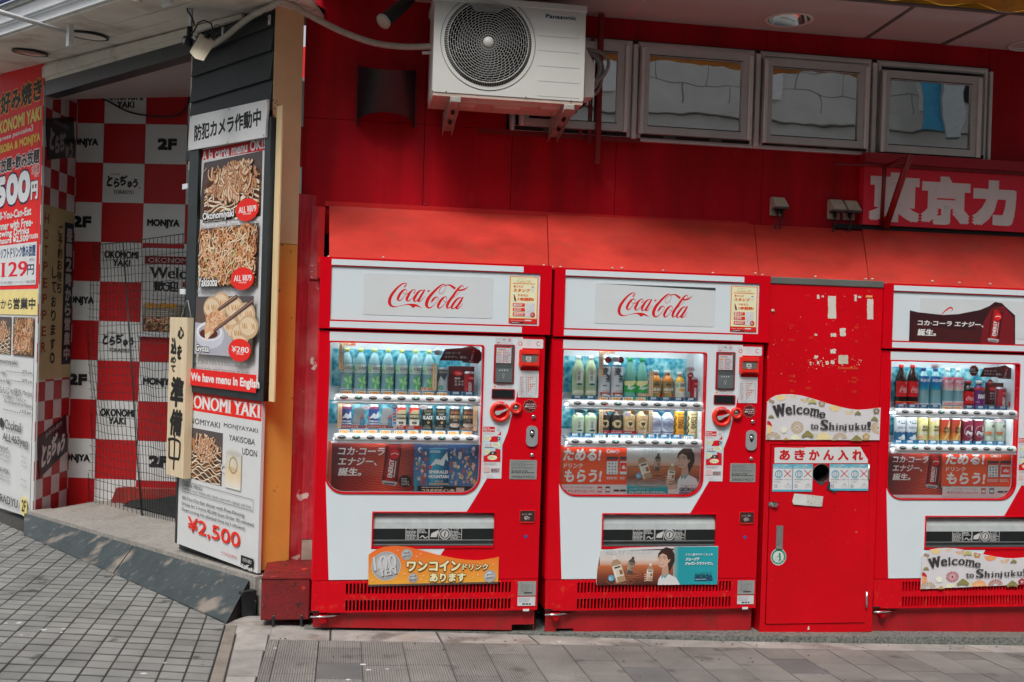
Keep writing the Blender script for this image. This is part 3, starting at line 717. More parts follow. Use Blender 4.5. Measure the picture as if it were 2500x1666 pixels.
for j in range(NY+1):
    for i in range(NX+1):
        x = 1.3+4.2*i/NX; y = -.055-.62*j/NY; z = SZ+.012+.08*j/NY+.022*sin(x*7.3+j*.7)*sin(j*.9+x)+.014*sin(x*19+j*1.3)
        vs_.append((x, y, z))
MB().add(vs_, [(j*(NX+1)+i, j*(NX+1)+i+1, (j+1)*(NX+1)+i+1, (j+1)*(NX+1)+i) for j in range(NY) for i in range(NX)], True).build('awning_cloth', m_yel, awn)
MB().add([(-.3+5.8*i/NX, -.053-.004*(k), SZ-.002-.0*i+(.06 if k else 0)) for k in (0, 1) for i in range(NX+1)], [(i, i+1, NX+2+i, NX+1+i) for i in range(NX)]).build('awning_hem', m_yel, awn)

# ------------------------------------------------------------------ four top-hung windows
def window(label, x0, x1, glassbox, zt0, z0=2.612, zt=3.160, closed=True):
    r = root('window', FA, label, 'window', 'aluminium windows in the red facade')
    gx0, gx1, gz0, gz1 = glassbox
    plate('window_frame', m_alum, r, rrect(x0, z0-.004, x1, zt, 0), [rrect(x0+.03, z0+.022, x1-.03, zt-.035, 0)], WY-.03, WY+.10)
    plate('inner_frame_step', m_aluml, r, rrect(x0+.008, z0+.002, x1-.008, zt-.012, 0), [rrect(x0+.022, z0+.03, x1-.022, zt-.028, 0)], WY-.037, WY-.031)
    sx0, sx1, sz0, sz1 = gx0-.055, gx1+.07, gz0-.045, gz1+.05
    # the sash is pushed out a little at its foot
    s_ = bpy.data.objects.new('sash', None)
    pl = plate('sash', m_alum, r, rrect(sx0, sz0, sx1, sz1, 0), [rrect(gx0, gz0, gx1, gz1, 0)], WY-.075, WY-.042)
    for a, b in ((sx1-.030, sx1-.004), (sx0+.004, sx0+.024)): MB().bbox(a, b, WY-.088, WY-.0755, sz0-.004, sz1-.01).build('sash_stile', m_aluml, r)
    box('sash_gasket', m_black, r, gx0-.004, gx1+.004, WY-.0765, WY-.0755, gz1-.001, gz1+.004)
    box('sash_gasket', m_black, r, gx0-.004, gx1+.004, WY-.0765, WY-.0755, gz0-.004, gz0+.001)
    MB().box(gx0, gx1, WY-.062, WY-.056, gz0, gz1).build('pane', m_wglass, r)
    box('dark_gap', m_dark, r, x0+.024, x1-.024, WY-.045, WY-.030, z0+.004, z0+.026)
    for a in (.25, .75): xx = gx0+(gx1-gx0)*a; box('sill_stop', m_greyd, r, xx-.035, xx+.035, WY-.052, WY-.0455, z0+.006, z0+.022)
    return r
window('aluminium window half hidden by the air conditioner and its pipes', 1.0, 1.690, (1.10, 1.594, 2.683, 3.078), 0)
window('aluminium window reflecting a stone facade, nearest right of the air conditioner', 1.725, 2.420, (1.781, 2.328, 2.680, 3.077), 0)
window('aluminium window reflecting stone blocks, above the grey power sockets', 2.455, 3.145, (2.515, 3.045, 2.672, 3.062), 0)
window('rightmost aluminium window reflecting a blue street banner', 3.18, 3.900, (3.245, 3.765, 2.662, 3.045), 0)
wf = root('window_surround', FA, 'grey aluminium mullions and sill strip joining the four windows', 'window frame')
for a, b in ((1.692, 1.723), (2.422, 2.453), (3.147, 3.178), (3.902, 3.922)):
    MB().bbox(a, b, WY-.05, WY+.02, 2.606, 3.14).build('mullion', m_aluml, wf)
box('sill_strip', m_aluml, wf, 1.0, 3.925, WY-.03, WY-.001, 2.598, 2.6075)
box('head_strip', m_black, wf, 1.0, 3.925, WY-.02, WY-.001, 3.1605, 3.168)
u, z = FA.px(1165, 283, WY-.02); box('sill_end', m_darkred, wf, u, 1.75, WY-.035, WY-.031, 2.585, 2.615)
# ------------------------------------------------------------------ air conditioner
ac = root('air_conditioner', FA, 'cream outdoor air conditioner unit with round fan grille on wall brackets', 'air conditioner')
AX0, AX1, AZ0, AZ1, AY = .530, 1.318, 2.702, 3.192, .15
fcx, fcz = FA.px(1192, 104, AY); FR = (FA.px(1290, 104, AY)[0]-fcx)       # grille radius
plate('front_panel', m_ac, ac, rrect(AX0, AZ0, AX1, AZ1, .012), [disc(fcx, fcz, FR*1.085, n=48)], AY, AY+.012)
box('side_panel', m_ac, ac, AX0+.002, AX0+.014, AY+.0125, AY+.31, AZ0+.002, AZ1-.002)
box('side_panel', m_ac, ac, AX1-.014, AX1-.002, AY+.0125, AY+.31, AZ0+.002, AZ1-.002)
MB().bbox(AX0-.006, AX1+.006, AY-.008, AY+.32, AZ1-.028, AZ1+.008, b=.006).build('top_cover', m_ac, ac)
box('back_panel', m_acd, ac, AX0+.015, AX1-.015, AY+.28, AY+.305, AZ0+.01, AZ1-.03)
box('base_pan', m_acu, ac, AX0+.004, AX1-.004, AY+.004, AY+.33, AZ0-.018, AZ0-.001)
for a, b, c, d in ((.60, 1.10, .20, .24), (.64, .78, .30, .40), (.86, 1.02, .28, .42), (1.10, 1.22, .22, .30), (1.20, 1.28, .25, .42)):
    MB().hexa([(a+.015,c+.015,AZ0-.032),(b-.015,c+.015,AZ0-.032),(b-.015,d-.01,AZ0-.032),(a+.015,d-.01,AZ0-.032)][::-1], [(a,c,AZ0-.0175),(b,c,AZ0-.0175),(b,d,AZ0-.0175),(a,d,AZ0-.0175)][::-1]).build('pressed_rib', m_acu, ac)
# fan opening: dark well, ribbed conical collar, ringed guard
MB().lathe([(FR*1.085, 0), (FR*1.0, .035), (FR*.97, .11), (0, .13)], (fcx, AY+.008, fcz), 48, 'y').build('fan_well', m_acd, ac)
fan = MB()
for k in range(3):
    a0 = 2*pi*k/3+.4; pts = []
    for j in range(9):
        r = FR*(.22+.68*j/8); w = .34+.28*j/8
        for q, dy in ((-w, .03), (w, -.02)): pts.append((fcx+r*cos(a0+q+.05*j), AY+.075+dy, fcz+r*sin(a0+q+.05*j)))
    fan.add(pts, [(2*j, 2*j+1, 2*j+3, 2*j+2) for j in range(8)], True)
fan.lathe([(0,-.03),(FR*.2,-.03),(FR*.24,.03)], (fcx, AY+.075, fcz), 20, 'y')
fan.build('fan_blades', m_black, ac)
fins = MB()
for k in range(150):
    a = 2*pi*k/150; dx, dz = cos(a), sin(a); tx, tz = -dz*.0008, dx*.0008
    P = lambda r, y, s_: (fcx+dx*r+tx*s_, AY+y, fcz+dz*r+tz*s_)
    fins.add([P(FR*1.075,.003,-1),P(FR*1.075,.003,1),P(FR*1.0,-.010,1),P(FR*1.0,-.010,-1),P(FR*1.075,.010,-1),P(FR*1.075,.010,1),P(FR*1.0,.0,1),P(FR*1.0,.0,-1)],
             [(0,1,2,3),(7,6,5,4),(0,3,7,4),(1,5,6,2)])
o = fins.build('guard_collar_fins', m_ac, ac); o['kind'] = 'stuff'
grd = MB(); nring = 15
rs = [FR*(.13+.865*k/nring) for k in range(nring+1)]
def ringm(mb, r, w, y, n=64):
    mb.lathe([(r-w, y+.003),(r-w, y-.002),(r+w, y-.002),(r+w, y+.003)], (fcx, AY, fcz), n, 'y')
for r in rs[1:]: ringm(grd, r, .0008 if r < rs[-1] else .0022, -.010)
rg = random.Random(3)
for k in range(nring):
    cnt = [24,24,24,24,30,30,30,36,36,36,36,36,36,36,36][k]; off = (k % 2)*.5+.17*k
    for q in range(cnt):
        a = 2*pi*(q+off)/cnt; dx, dz = cos(a), sin(a); tx, tz = -dz*.0007, dx*.0007
        P = lambda r, y, s_: (fcx+dx*r+tx*s_, AY+y, fcz+dz*r+tz*s_)
        grd.add([P(rs[k],-.0115,-1),P(rs[k+1],-.0115,-1),P(rs[k+1],-.0115,1),P(rs[k],-.0115,1),P(rs[k],-.008,-1),P(rs[k+1],-.008,-1),P(rs[k+1],-.008,1),P(rs[k],-.008,1)], [(0,1,2,3),(0,4,5,1),(3,2,6,7)])
grd.build('fan_guard', M('guard_pale_grey', (.50, .51, .50), .4), ac)
MB().lathe([(0,-.018),(FR*.115,-.018),(FR*.13,-.010),(FR*.13,-.004)], (fcx, AY, fcz), 28, 'y').build('guard_boss', m_ac, ac)
grv = MB(); ringm(grv, FR*1.175, .0011, -.0005, 72); grv.build('pressed_ring_groove', m_greyd, ac)
gl = MB()
for py_ in (87, 123, 160.5, 197.5, 234):
    u0_, z_ = FA.px(1312, py_, AY); u1_, _ = FA.px(1414, py_, AY); gl.box(u0_, u1_, AY-.0008, AY-.0002, z_-.0012, z_+.0008)
for px_, py_ in ((1089,223),(1284,237),(1393,246)): u, z = FA.px(px_, py_, AY); gl.lathe([(0,-.003),(.004,-.003),(.0045,0)], (u, AY, z), 8, 'y')
gl.build('press_lines', M('press_line_shadow_grey', (.34, .34, .33), .5), ac)
pr_ = Print(FA, AY, (1030, 0, 4.481)); pr_.text('Panasonic', 1355, 152, 1688, 226, (.02, .045, .10), bold=.07)
o = pr_.build('maker_lettering', ac, PAPER)
# service cover and pipes on the right
MB().hexa([(AX1-.002,AY+.06,2.735),(AX1+.085,AY+.12,2.76),(AX1+.085,AY+.25,2.76),(AX1-.002,AY+.30,2.735)], [(AX1-.002,AY+.06,3.03),(AX1+.085,AY+.12,2.93),(AX1+.085,AY+.25,2.93),(AX1-.002,AY+.30,3.03)]).build('service_cover', m_ac, ac)
for k, (r, h0, h1, ww) in enumerate(((.010, 3.02, 2.87, .175), (.015, 3.01, 2.83, .135), (.010, 3.03, 2.80, .155))):
    pts = [(AX1+.0, AY+.20+.02*k, h0), (AX1+ww*.6, AY+.19+.02*k, h0+.005), (AX1+ww, AY+.19+.02*k, (h0+h1)/2+.03), (AX1+ww*.85, AY+.20+.02*k, h1+.02), (AX1+.07, AY+.21, h1-.02)]
    MB().tube([tuple(q) for q in crom(pts, 6)], r, 8).build('pipe_loop', m_hoseg, ac)
for xb in (.650, 1.243):
    br = root('wall_bracket', FA, 'left galvanised bracket under the air conditioner' if xb < 1 else 'right galvanised bracket under the air conditioner', 'bracket', None)
    w = .024
    MB().hexa([(xb-w,AY-.005,AZ0-.045),(xb+w,AY-.005,AZ0-.045),(xb+w,WY-.03,AZ0-.115),(xb-w,WY-.03,AZ0-.115)], [(xb-w,AY-.005,AZ0-.034),(xb+w,AY-.005,AZ0-.034),(xb+w,WY-.03,AZ0-.104),(xb-w,WY-.03,AZ0-.104)]).build('arm_web', m_galv, br)
    for s_ in (-1, 1):
        x0_, x1_ = sorted((xb+s_*w, xb+s_*(w+.003)))
        MB().hexa([(x0_,AY-.008,AZ0-.052),(x1_,AY-.008,AZ0-.052),(x1_,WY-.03,AZ0-.14),(x0_,WY-.03,AZ0-.14)], [(x0_,AY-.008,AZ0-.019),(x1_,AY-.008,AZ0-.019),(x1_,WY-.03,AZ0-.019),(x0_,WY-.03,AZ0-.019)]).build('arm_flange', m_galv, br)
    MB().bbox(xb-w-.003, xb+w+.003, AY-.014, AY-.009, AZ0-.05, AZ0-.020).build('end_cap', m_galv, br)
    MB().bbox(xb-.026, xb+.026, WY-.032, WY-.0025, 2.595, AZ0-.06).build('wall_plate', m_galv, br)
    mb = MB()
    for t_ in (.25, .55): yy = AY+.42*t_; mb.box(xb-.007, xb+.007, yy, yy+.045, AZ0-.0475-.0875*t_*1.0-.012, AZ0-.046-.0875*t_)
    mb.build('slot', m_dark, br)
    MB().lathe([(0,-.008),(.009,-.006),(.010,0)], (xb, WY-.032, 2.635), 8, 'y').build('bolt', m_galv, br)
# slotted steel uprights right of the unit
up = root('slotted_rail', FA, 'dark red slotted steel rail on the wall right of the air conditioner', 'rail')
def slotrail(px0, px1, pz0, pz1, yy):
    u0_, _ = FA.px(px0, 150, yy); u1_, _ = FA.px(px1, 150, yy)
    hs_ = []; z = pz0+.03
    while z < pz1-.04: hs_.append(rrect((u0_*.62+u1_*.38), z, (u0_*.38+u1_*.62), z+.028, .004, 2)); z += .047
    plate('slotted_strip', m_darkred, up, rrect(u0_, pz0, u1_, pz1, 0), hs_, yy, yy+.004)
slotrail(1441, 1450, 2.56, 3.16, .53); MB().bbox(1.475, 1.505, .50, .5275, 2.44, 3.28).build('upright', m_darkred, up)
slotrail(1419, 1426, 2.61, 2.90, .545)
# ------------------------------------------------------------------ hose, cowl, spotlight, sockets
def path(pts, fr, n=7): return [tuple(fr.w(*(q[0], q[1], q[2]))) for q in crom(pts, n)]
hose = prop(MB().tube(path([(.55,.34,2.985),(.40,.42,2.992),(.24,.44,3.005),(.08,.43,3.045),(-.05,.40,3.09),(-.16,.34,3.125),(-.24,.27,3.14)], FA)+
    [bw(s, o, z) for s, o, z in [tuple(q) for q in crom([(-.06,-.05,3.135),(.10,-.05,3.130),(.25,-.05,3.107),(.42,-.05,3.07),(.62,-.05,3.045),(.76,-.07,3.037)], 7)]], .0165, 12).build('insulated_hose', m_hose),
    'tape wrapped beige pipe running from the black pillar to the air conditioner', 'pipe')
hc = root('hose_clip', FB, 'small white clips holding the beige pipe on the black boards', 'clip')
for px_, py_ in ((545, 76), (659, 47)):
    u, z = FB.px(px_, py_, -.02); box('clip_tag', m_wplas, hc, u-.008, u+.008, -.026, -.020, z-.03, z+.02)
    u, z = FB.px(px_-14 if px_ < 600 else px_-10, py_-6, -.05); MB().tube([(u-.001, -.05+.021*cos(a), z+.021*sin(a)) for a in [k*pi/8 for k in range(17)]], .0018, 5).build('clip_ring', m_cable, hc)
dp = prop(MB().tube([(.55,.36,2.955),(.49,.38,2.955)], .009, 8).build('drain_pipe', m_ac), 'short cream pipe end left of the air conditioner, under the taped hose', 'pipe')
cowl = root('vent_cowl', FA, 'black curved metal vent cowl on the red wall left of the air conditioner', 'vent')
vx0, vx1, vz0, vz1 = .158, .470, 2.600, 2.915; vxc = (vx0+vx1)/2; vr = (vx1-vx0)/2; n = 16; v_ = []; f_ = []
for j, zz in enumerate((0, 1)):
    for sgn in (0, 1):
        for k in range(n+1):
            a = pi*k/n; x = vxc-(vr-.003*sgn)*cos(a); y = WY-.006-(.145-.003*sgn)*sin(a)**.8
            z = vz1-.045*sin(a) if zz else vz0+.045*sin(a)
            v_.append((x, y, z))
for a, b in ((0, 2), (1, 3)):
    for k in range(n): q = (a*(n+1)+k, a*(n+1)+k+1, b*(n+1)+k+1, b*(n+1)+k); f_.append(q if a == 0 else q[::-1])
for z_ in (0, 1):
    for k in range(n): f_.append(((2*z_)*(n+1)+k, (2*z_+1)*(n+1)+k, (2*z_+1)*(n+1)+k+1, (2*z_)*(n+1)+k+1))
MB().add(v_, f_, True).build('cowl_sheet', m_vent, cowl)
box('cowl_flange', m_vent, cowl, vx0-.004, vx0+.006, WY-.010, WY-.001, vz0-.004, vz1); box('cowl_flange', m_vent, cowl, vx1-.006, vx1+.004, WY-.010, WY-.001, vz0-.004, vz1)
sp = root('spotlight', Fr(0,0,0,0), 'black spotlight with clear lens hanging above the curved vent', 'spotlight')
A = Vector(FA.w(*[FA.px(937, 52, .25)[0], .25, FA.px(937, 52, .25)[1]])); B_ = Vector((.42, .38, 3.235)); dv = (A-B_).normalized()
MB().tube([tuple(B_-dv*.0), tuple(B_+dv*.05), tuple(A-dv*.02), tuple(A)], [.028, .033, .036, .040], 16).build('lamp_body', m_cable, sp)
MB().tube([tuple(A+dv*.0003), tuple(A+dv*.006)], [.041, .041], 20).build('lens_rim', m_greyl, sp)
MB().tube([tuple(A+dv*.0065), tuple(A+dv*.009)], [.035, .030], 20).build('lens', M('frosted_lens', (.55, .5, .42), .25), sp)
MB().tube([tuple(B_), (.46, .42, 3.26), (.5, .44, 3.30)], .012, 8).build('lamp_arm', m_cable, sp)
def socket(label, x0, x1, z0, z1, nc):
    r = root('power_socket', FA, label, 'power socket', 'weatherproof sockets on the red wall'); yw = WY-.001; zc = z0+(z1-z0)*.46; w = x1-x0
    MB().bbox(x0, x1-w*.12, yw-.012, yw, z0, z1-.004, b=.003).build('back_plate', m_outlet, r)
    MB().hexa([(x0+w*.10,yw-.075,zc+.0),(x1,yw-.075,zc+.0),(x1,yw-.012,zc+.0),(x0+w*.04,yw-.012,zc-.01)], [(x0+w*.0,yw-.028,z1),(x1-w*.14,yw-.028,z1),(x1-w*.14,yw-.012,z1),(x0,yw-.012,z1)]).build('rain_hood', m_outlet, r)
    MB().bbox(x0+w*.10, x1-.001, yw-.074, yw-.013, zc-.013, zc-.001, b=.002).build('hood_lip', m_greyd, r)
    for k in range(nc):
        xx = x0+w*(.38+.34*k); MB().tube([(xx, yw-.03, zc-.014), (xx, yw-.034, z0+.012)], [.012, .010], 10).build('plug', m_cable, r)
        MB().tube([(xx, yw-.034, z0+.014), (xx-.004, yw-.05, z0-.03), (xx-.022, yw-.055, z0-.075), (xx-.035, yw-.04, z0-.12)], .0045, 8).build('cord', m_cable, r)
    MB().lathe([(0,-.003),(.003,-.003),(.003,0)], ((x0+x1)/2, yw-.030, z1-.012), 8, 'y').build('screw', m_dark, r)
socket('lone grey weatherproof socket with two black plugs on the red wall', 2.552, 2.640, 2.215, 2.322, 2)
socket('left one of the paired weatherproof sockets beside the red shop sign', 2.910, 2.998, 2.212, 2.326, 1)
socket('right one of the paired weatherproof sockets, touching the red shop sign', 3.005, 3.092, 2.212, 2.325, 1)
# ------------------------------------------------------------------ red shop sign with big white characters and the steel strut in front
sg = root('shop_sign', FA, 'red shop sign board with large white characters under the rightmost window', 'sign')
box('sign_board', M('shop_sign_red', (.78, .03, .06), .25, var=.08, scale=2), sg, 3.108, 5.2, .545, .5985, 2.186, 2.527)
box('sign_rail', M('shop_sign_rail_red', (.42, .015, .03), .35, var=.15, chips=[((.7,.68,.65), 24, .74, .76, 1.)]), sg, 3.10, 5.2, .520, .5985, 2.548, 2.606)
box('sign_channel', m_darkred, sg, 3.10, 5.2, .530, .5985, 2.5275, 2.5475)
box('dark_ledge', m_dark, sg, 2.95, 5.2, .56, .5985, 2.158, 2.1855)
P_ = Print(FA, .5445, (2130, 360, 6.03)); wt = (.80, .81, .80)
P_.text('東', -40, 350, 690, 1120, wt, bold=.055, sq=True); P_.text('京', 728, 408, 1425, 1160, wt, bold=.060, sq=True); P_.text('カ', 1480, 470, 2105, 1175, wt, bold=.07, sq=True)
P_.text('レ', 2290, 520, 2800, 1220, wt, bold=.05, sq=True)
for s_ in (P_,): s_.build('sign_characters', sg, PAPER)
st = root('sign_strut', FA, 'red angle iron strut and frame in front of the big white characters', 'strut')
def strut(name, pa, pb, ya, yb, w, m=m_darkred):
    a = FA.px(*pa, ya); b = FA.px(*pb, yb); return MB().tube([(a[0], ya, a[1]), (b[0], yb, b[1])], w, 4).build(name, m, st)
strut('strut_bar', (2222, 378), (2162, 556), .30, .52, .019, M('strut_red', (.30, .008, .012), .4, var=.2))
strut('post', (2160, 405), (2152, 552), .46, .53, .012)
strut('cross_rail', (2040, 402), (2175, 404), .50, .46, .011)
strut('diagonal_rail', (2170, 404), (2216, 384), .46, .36, .013)

# ================================================================== slanted front: pillar, signs, doorway
pil = root('corner_pillar', FB, 'corner pillar with black clapboards, tan and ochre painted side boards', 'pillar')
box('core', m_clap, pil, -.965, .012, .03, .175, fz(.9)-.3, 3.20)
zs = [3.13, 3.06, 2.935, 2.785, 2.62, 2.45]
for k, (a, b) in enumerate(zip(zs, zs[1:])):
    wl = [-.88, -.875, -.885, -.90, -.92][k]
    MB().hexa([(wl,-.020,b-.008),(.018,-.020,b-.008),(.018,.0299,b-.008),(wl,.0299,b-.008)], [(wl,-.002,a),(.018,-.002,a),(.018,.0299,a),(wl,.0299,a)]).build('clapboard', m_clap, pil)
MB().hexa([(-.72,-.010,3.122),(.018,-.010,3.122),(.018,.0299,3.122),(-.72,.0299,3.122)], [(-.3,-.002,3.175),(.018,-.002,3.16),(.018,.0299,3.16),(-.3,.0299,3.175)]).build('clapboard', m_clap, pil)
box('side_board', m_tan, pil, .0125, .026, .0, .170, 1.925, 3.165)
box('side_board', m_ochre, pil, .0125, .026, .0, .170, .20, 1.922)
MB().box(.0125, .020, .171, .33, .20, 2.2).build('side_filler', m_oldred, pil)
box('corner_strip', m_tan, pil, FB.px(662, 400, -.044)[0], FB.px(678, 400, -.044)[0]-.012, -.020, -.012, FB.px(655, 980, -.02)[1], 2.62)
mb = MB()
for px_, py_ in ((668,245),(676,247),(672,252),(678,256),(671,265),(669,283),(667,405),(664,425),(663,512),(657,577),(655,598),(652,972)):
    u, z = FB.px(px_, py_, -.02); mb.box(u-.004, u+.004, -.0208, -.0202, z-.004, z+.004)
mb.build('nail_holes', m_dark, pil)
box('lower_strip', m_ochre, pil, -.006, .012, -.012, -.001, .20, 1.02)
for k in range(6): z = .22+.13*k; MB().hexa([(-.012,-.006,z),(.004,-.006,z),(.004,-.001,z),(-.012,-.001,z)], [(-.004,-.022,z+.11),(.011,-.022,z+.11),(.011,-.001,z+.11),(-.004,-.001,z+.11)]).build('loose_slat', m_ochre, pil)
# --- long menu board frame
fm = root('menu_frame', FB, 'black framed menu poster with three food photographs', 'menu board')
ul = FB.px(484, 400, -.045)[0]; ur = FB.px(645, 400, -.045)[0]; zt = FB.px(647, 338, -.03)[1]; zb = FB.px(624, 951, -.045)[1]
fl = FB.px(462, 400, -.045)[0]; fr_ = FB.px(659, 400, -.045)[0]-.012
plate('frame', m_blackframe, fm, rrect(fl, zb-.058, fr_+.012, zt+.10, 0), [rrect(ul, zb+.0, ur, zt+.02, 0)], -.045, -.012)
box('poster_back', M('poster_paper_white', (.70, .70, .70), .45), fm, ul, ur, -.024, -.012, zb, zt+.02)
for px_, py_ in ((458,455),(452,712)):
    u, z = FB.px(px_, py_, -.04); MB().bbox(u-.045, u+.02, -.052, -.0455, z-.018, z+.014, b=.002).build('clip_bracket', m_wplas, fm)
def food(P, x0, y0, x1, y1, kind, seed, n=170):
    """photograph printed on a poster: noodles, pancake or dumplings as many small coloured strokes"""
    R = random.Random(seed); a = P.m(x0, y0); b = P.m(x1, y1)
    Wd, H = x1-x0, y1-y0
    P.grad(x0, y0, x1, y1, [(0, (.10,.085,.09)), (.5, (.13,.08,.06)), (1, (.07,.045,.035))])
    def inside(x, y): return x0 < x < x1 and y0 < y < y1
    def st(x, y, L, w, ang, curl, col):
        pts = []
        for k in range(6):
            if not inside(x, y): break
            pts.append((x, y, w)); x += cos(ang)*L/5; y += sin(ang)*L/5; ang += curl
        if len(pts) > 2:
            if pts[-1][0]-w < x0 or pts[-1][0]+w > x1 or pts[-1][1]-w < y0 or pts[-1][1]+w > y1 or pts[0][0]-w < x0 or pts[0][0]+w > x1 or pts[0][1]-w < y0 or pts[0][1]+w > y1: w = w*.5; pts = [(p[0], p[1], w) for p in pts]
            P.stroke(pts, col, smooth=2, step=1e-5, capr=False)
    pal = {'noodle': [(.72,.36,.16),(.80,.50,.27),(.62,.24,.08),(.85,.62,.40),(.45,.15,.05),(.78,.42,.20),(.30,.10,.04),(.70,.28,.16)],
           'flake': [(.80,.52,.32),(.85,.66,.46),(.70,.38,.20),(.60,.28,.14),(.82,.58,.38)]}
    if kind == 'noodle':
        for i in range(n*2):
            q = (x0+R.random()*Wd, y0+R.random()*H, Wd*R.uniform(.10,.30)); w = Wd*R.uniform(.010,.024); a_ = (R.uniform(0, 6.28), R.uniform(-.7, .7)); st(*q, w*2.1, *a_, (.16,.05,.02)); st(*q, w, *a_, R.choice(pal['noodle']))
        for i in range(26): st(x0+R.uniform(.05,.9)*Wd, y0+R.uniform(.05,.95)*H, Wd*.07, Wd*R.uniform(.02,.04), R.uniform(0, 6.28), .5, R.choice([(.30,.42,.12),(.55,.62,.35),(.80,.40,.28)]))
        for i in range(7):
            cx, cy = x0+R.uniform(.15,.85)*Wd, y0+R.uniform(.12,.85)*H; a_ = R.random()*6
            P.stroke([(cx+Wd*.07*cos(a_+t*.8), cy+Wd*.07*sin(a_+t*.8), Wd*(.045-.006*t)) for t in range(5)], (.70,.30,.18), smooth=3, step=2e-5, capr=False); P.stroke([(cx+Wd*.06*cos(a_+t*.8), cy+Wd*.06*sin(a_+t*.8), Wd*(.018-.002*t)) for t in range(5)], (.86,.62,.50), smooth=3, step=2e-5, capr=False)
        P.L += .0003
        for i in range(n): st(x0+R.random()*Wd, y0+R.random()*H, Wd*R.uniform(.08,.20), Wd*R.uniform(.007,.014), R.uniform(0, 6.28), R.uniform(-.6, .6), R.choice(pal['noodle'][:4]+[(.86,.70,.50)]))
    elif kind == 'pancake':
        for i in range(n): st(x0+R.random()*Wd, y0+(.35+.65*R.random())*H, Wd*.12, Wd*R.uniform(.02,.05), R.uniform(-.4,.4), R.uniform(-.3,.3), R.choice([(.10,.03,.015),(.06,.02,.012),(.20,.07,.03),(.32,.14,.05),(.15,.05,.02)]))
        for i in range(13):                                   # pale sauce lines
            yy = y0+H*(.40+.052*i); pts = []; ph = R.random()*6
            for k in range(16):
                x = x0+Wd*(.03+.94*k/15); y = yy+H*(.035*sin(k*1.1+ph)+.05*(abs(k/15-.5)**2)*4-.06*(1-i/13)*(k/15)); 
                if inside(x, y): pts.append((x, y, Wd*R.uniform(.010,.020)))
            if len(pts) > 3: P.stroke(pts, R.choice([(.80,.68,.50),(.86,.78,.62),(.66,.50,.32)]), smooth=3, step=2e-5, capr=False)
        for i in range(n):                                    # shaved fish flakes in a heap
            t = R.random(); x = x0+Wd*(.5+R.gauss(0,.17)); y = y0+H*(.10+.42*t+R.gauss(0,.03))
            q = (x, y, Wd*R.uniform(.05,.15)); w = Wd*R.uniform(.008,.032); a_ = (R.uniform(0.6, 2.6), R.uniform(-.5,.5)); st(*q, w*1.7, *a_, (.30,.13,.07)); st(*q, w, *a_, R.choice(pal['flake']))
    else:                                                     # dumplings with chopsticks and a sauce bowl
        X = lambda t: x0+Wd*t; Y_ = lambda t: y0+H*t
        for cx, cy, ang in ((.45,.12,.15),(.68,.20,.1),(.88,.30,.2),(.62,.52,.3),(.80,.62,.25),(.93,.50,.1),(.30,.20,.4)):
            P.disc(X(cx), Y_(cy), Wd*.155, (.62,.42,.24), ry=Wd*.10); P.disc(X(cx)-Wd*.01, Y_(cy)-H*.01, Wd*.13, (.80,.62,.42), ry=Wd*.075)
            for k in range(7): P.stroke([(X(cx)+Wd*(.03*k-.10), Y_(cy)-H*.05, Wd*.012), (X(cx)+Wd*(.03*k-.09), Y_(cy)+H*.0, Wd*.02), (X(cx)+Wd*(.03*k-.08), Y_(cy)+H*.03, Wd*.01)], R.choice([(.70,.40,.18),(.84,.66,.46),(.55,.28,.12)]), smooth=2, step=1e-5)
        P.poly([(x0,Y_(.45)),(X(.5),Y_(.5)),(X(.75),Y_(.85)),(X(.72),y1),(x0,y1)], (.45,.45,.50))
        P.disc(X(.27), Y_(.66), Wd*.255, (.62,.62,.70), ry=H*.235); P.disc(X(.26), Y_(.60), Wd*.235, (.78,.79,.84), ry=H*.165)
        P.disc(X(.26), Y_(.61), Wd*.195, (.42,.40,.46), ry=H*.125); P.disc(X(.25), Y_(.64), Wd*.165, (.10,.022,.012), ry=H*.085)
        P.poly([(X(.20),Y_(.76)),(X(.17),Y_(.55)),(X(.22),Y_(.32)),(X(.38),Y_(.22)),(X(.52),Y_(.26)),(X(.56),Y_(.36)),(X(.50),Y_(.50)),(X(.36),Y_(.60)),(X(.26),Y_(.70)),(X(.22),Y_(.77))], (.74,.42,.22))
        P.poly([(X(.20),Y_(.76)),(X(.18),Y_(.66)),(X(.30),Y_(.58)),(X(.26),Y_(.70)),(X(.22),Y_(.77))], (.85,.70,.52))
        for i in range(60): st(X(R.uniform(.20,.50)), Y_(R.uniform(.30,.55)), Wd*.05, Wd*.012, R.uniform(0,6), .4, R.choice([(.62,.24,.10),(.82,.52,.30),(.48,.18,.07),(.85,.62,.42)]))
        for p, q in (((X(.42),Y_(.22)),(X(.72),Y_(.0)+H*.01)), ((X(.36),Y_(.58)),(X(.99),Y_(.08)))):
            P.stroke([(p[0],p[1],Wd*.028),((p[0]+q[0])/2,(p[1]+q[1])/2,Wd*.032),(q[0],q[1],Wd*.036)], (.10,.045,.035), smooth=1); P.stroke([(p[0],p[1]-3,Wd*.008),(q[0],q[1]-4,Wd*.010)], (.36,.22,.18), smooth=0)
def calligraphic(P, x, y, sx, sy, col, kk=1.):
    """the shop's brush logo: five cursive kana"""
    for t, a, b, c, d in (('と', 0, .05, .20, .95), ('ら', .22, .25, .42, 1.0), ('ぢ', .40, 0, .66, .85), ('ゅ', .66, .45, .82, 1.05), ('う', .82, .28, 1.0, 1.0)):
        P.text(t, x+sx*a, y+sy*b, x+sx*c, y+sy*d, col, bold=.055*kk, shear=.08, fast=True)
P = Print(FB, -.0245, (450, 230, 4.236))
top = P.m(150, 690)[1]
R1 = K('b81218', 1.2)
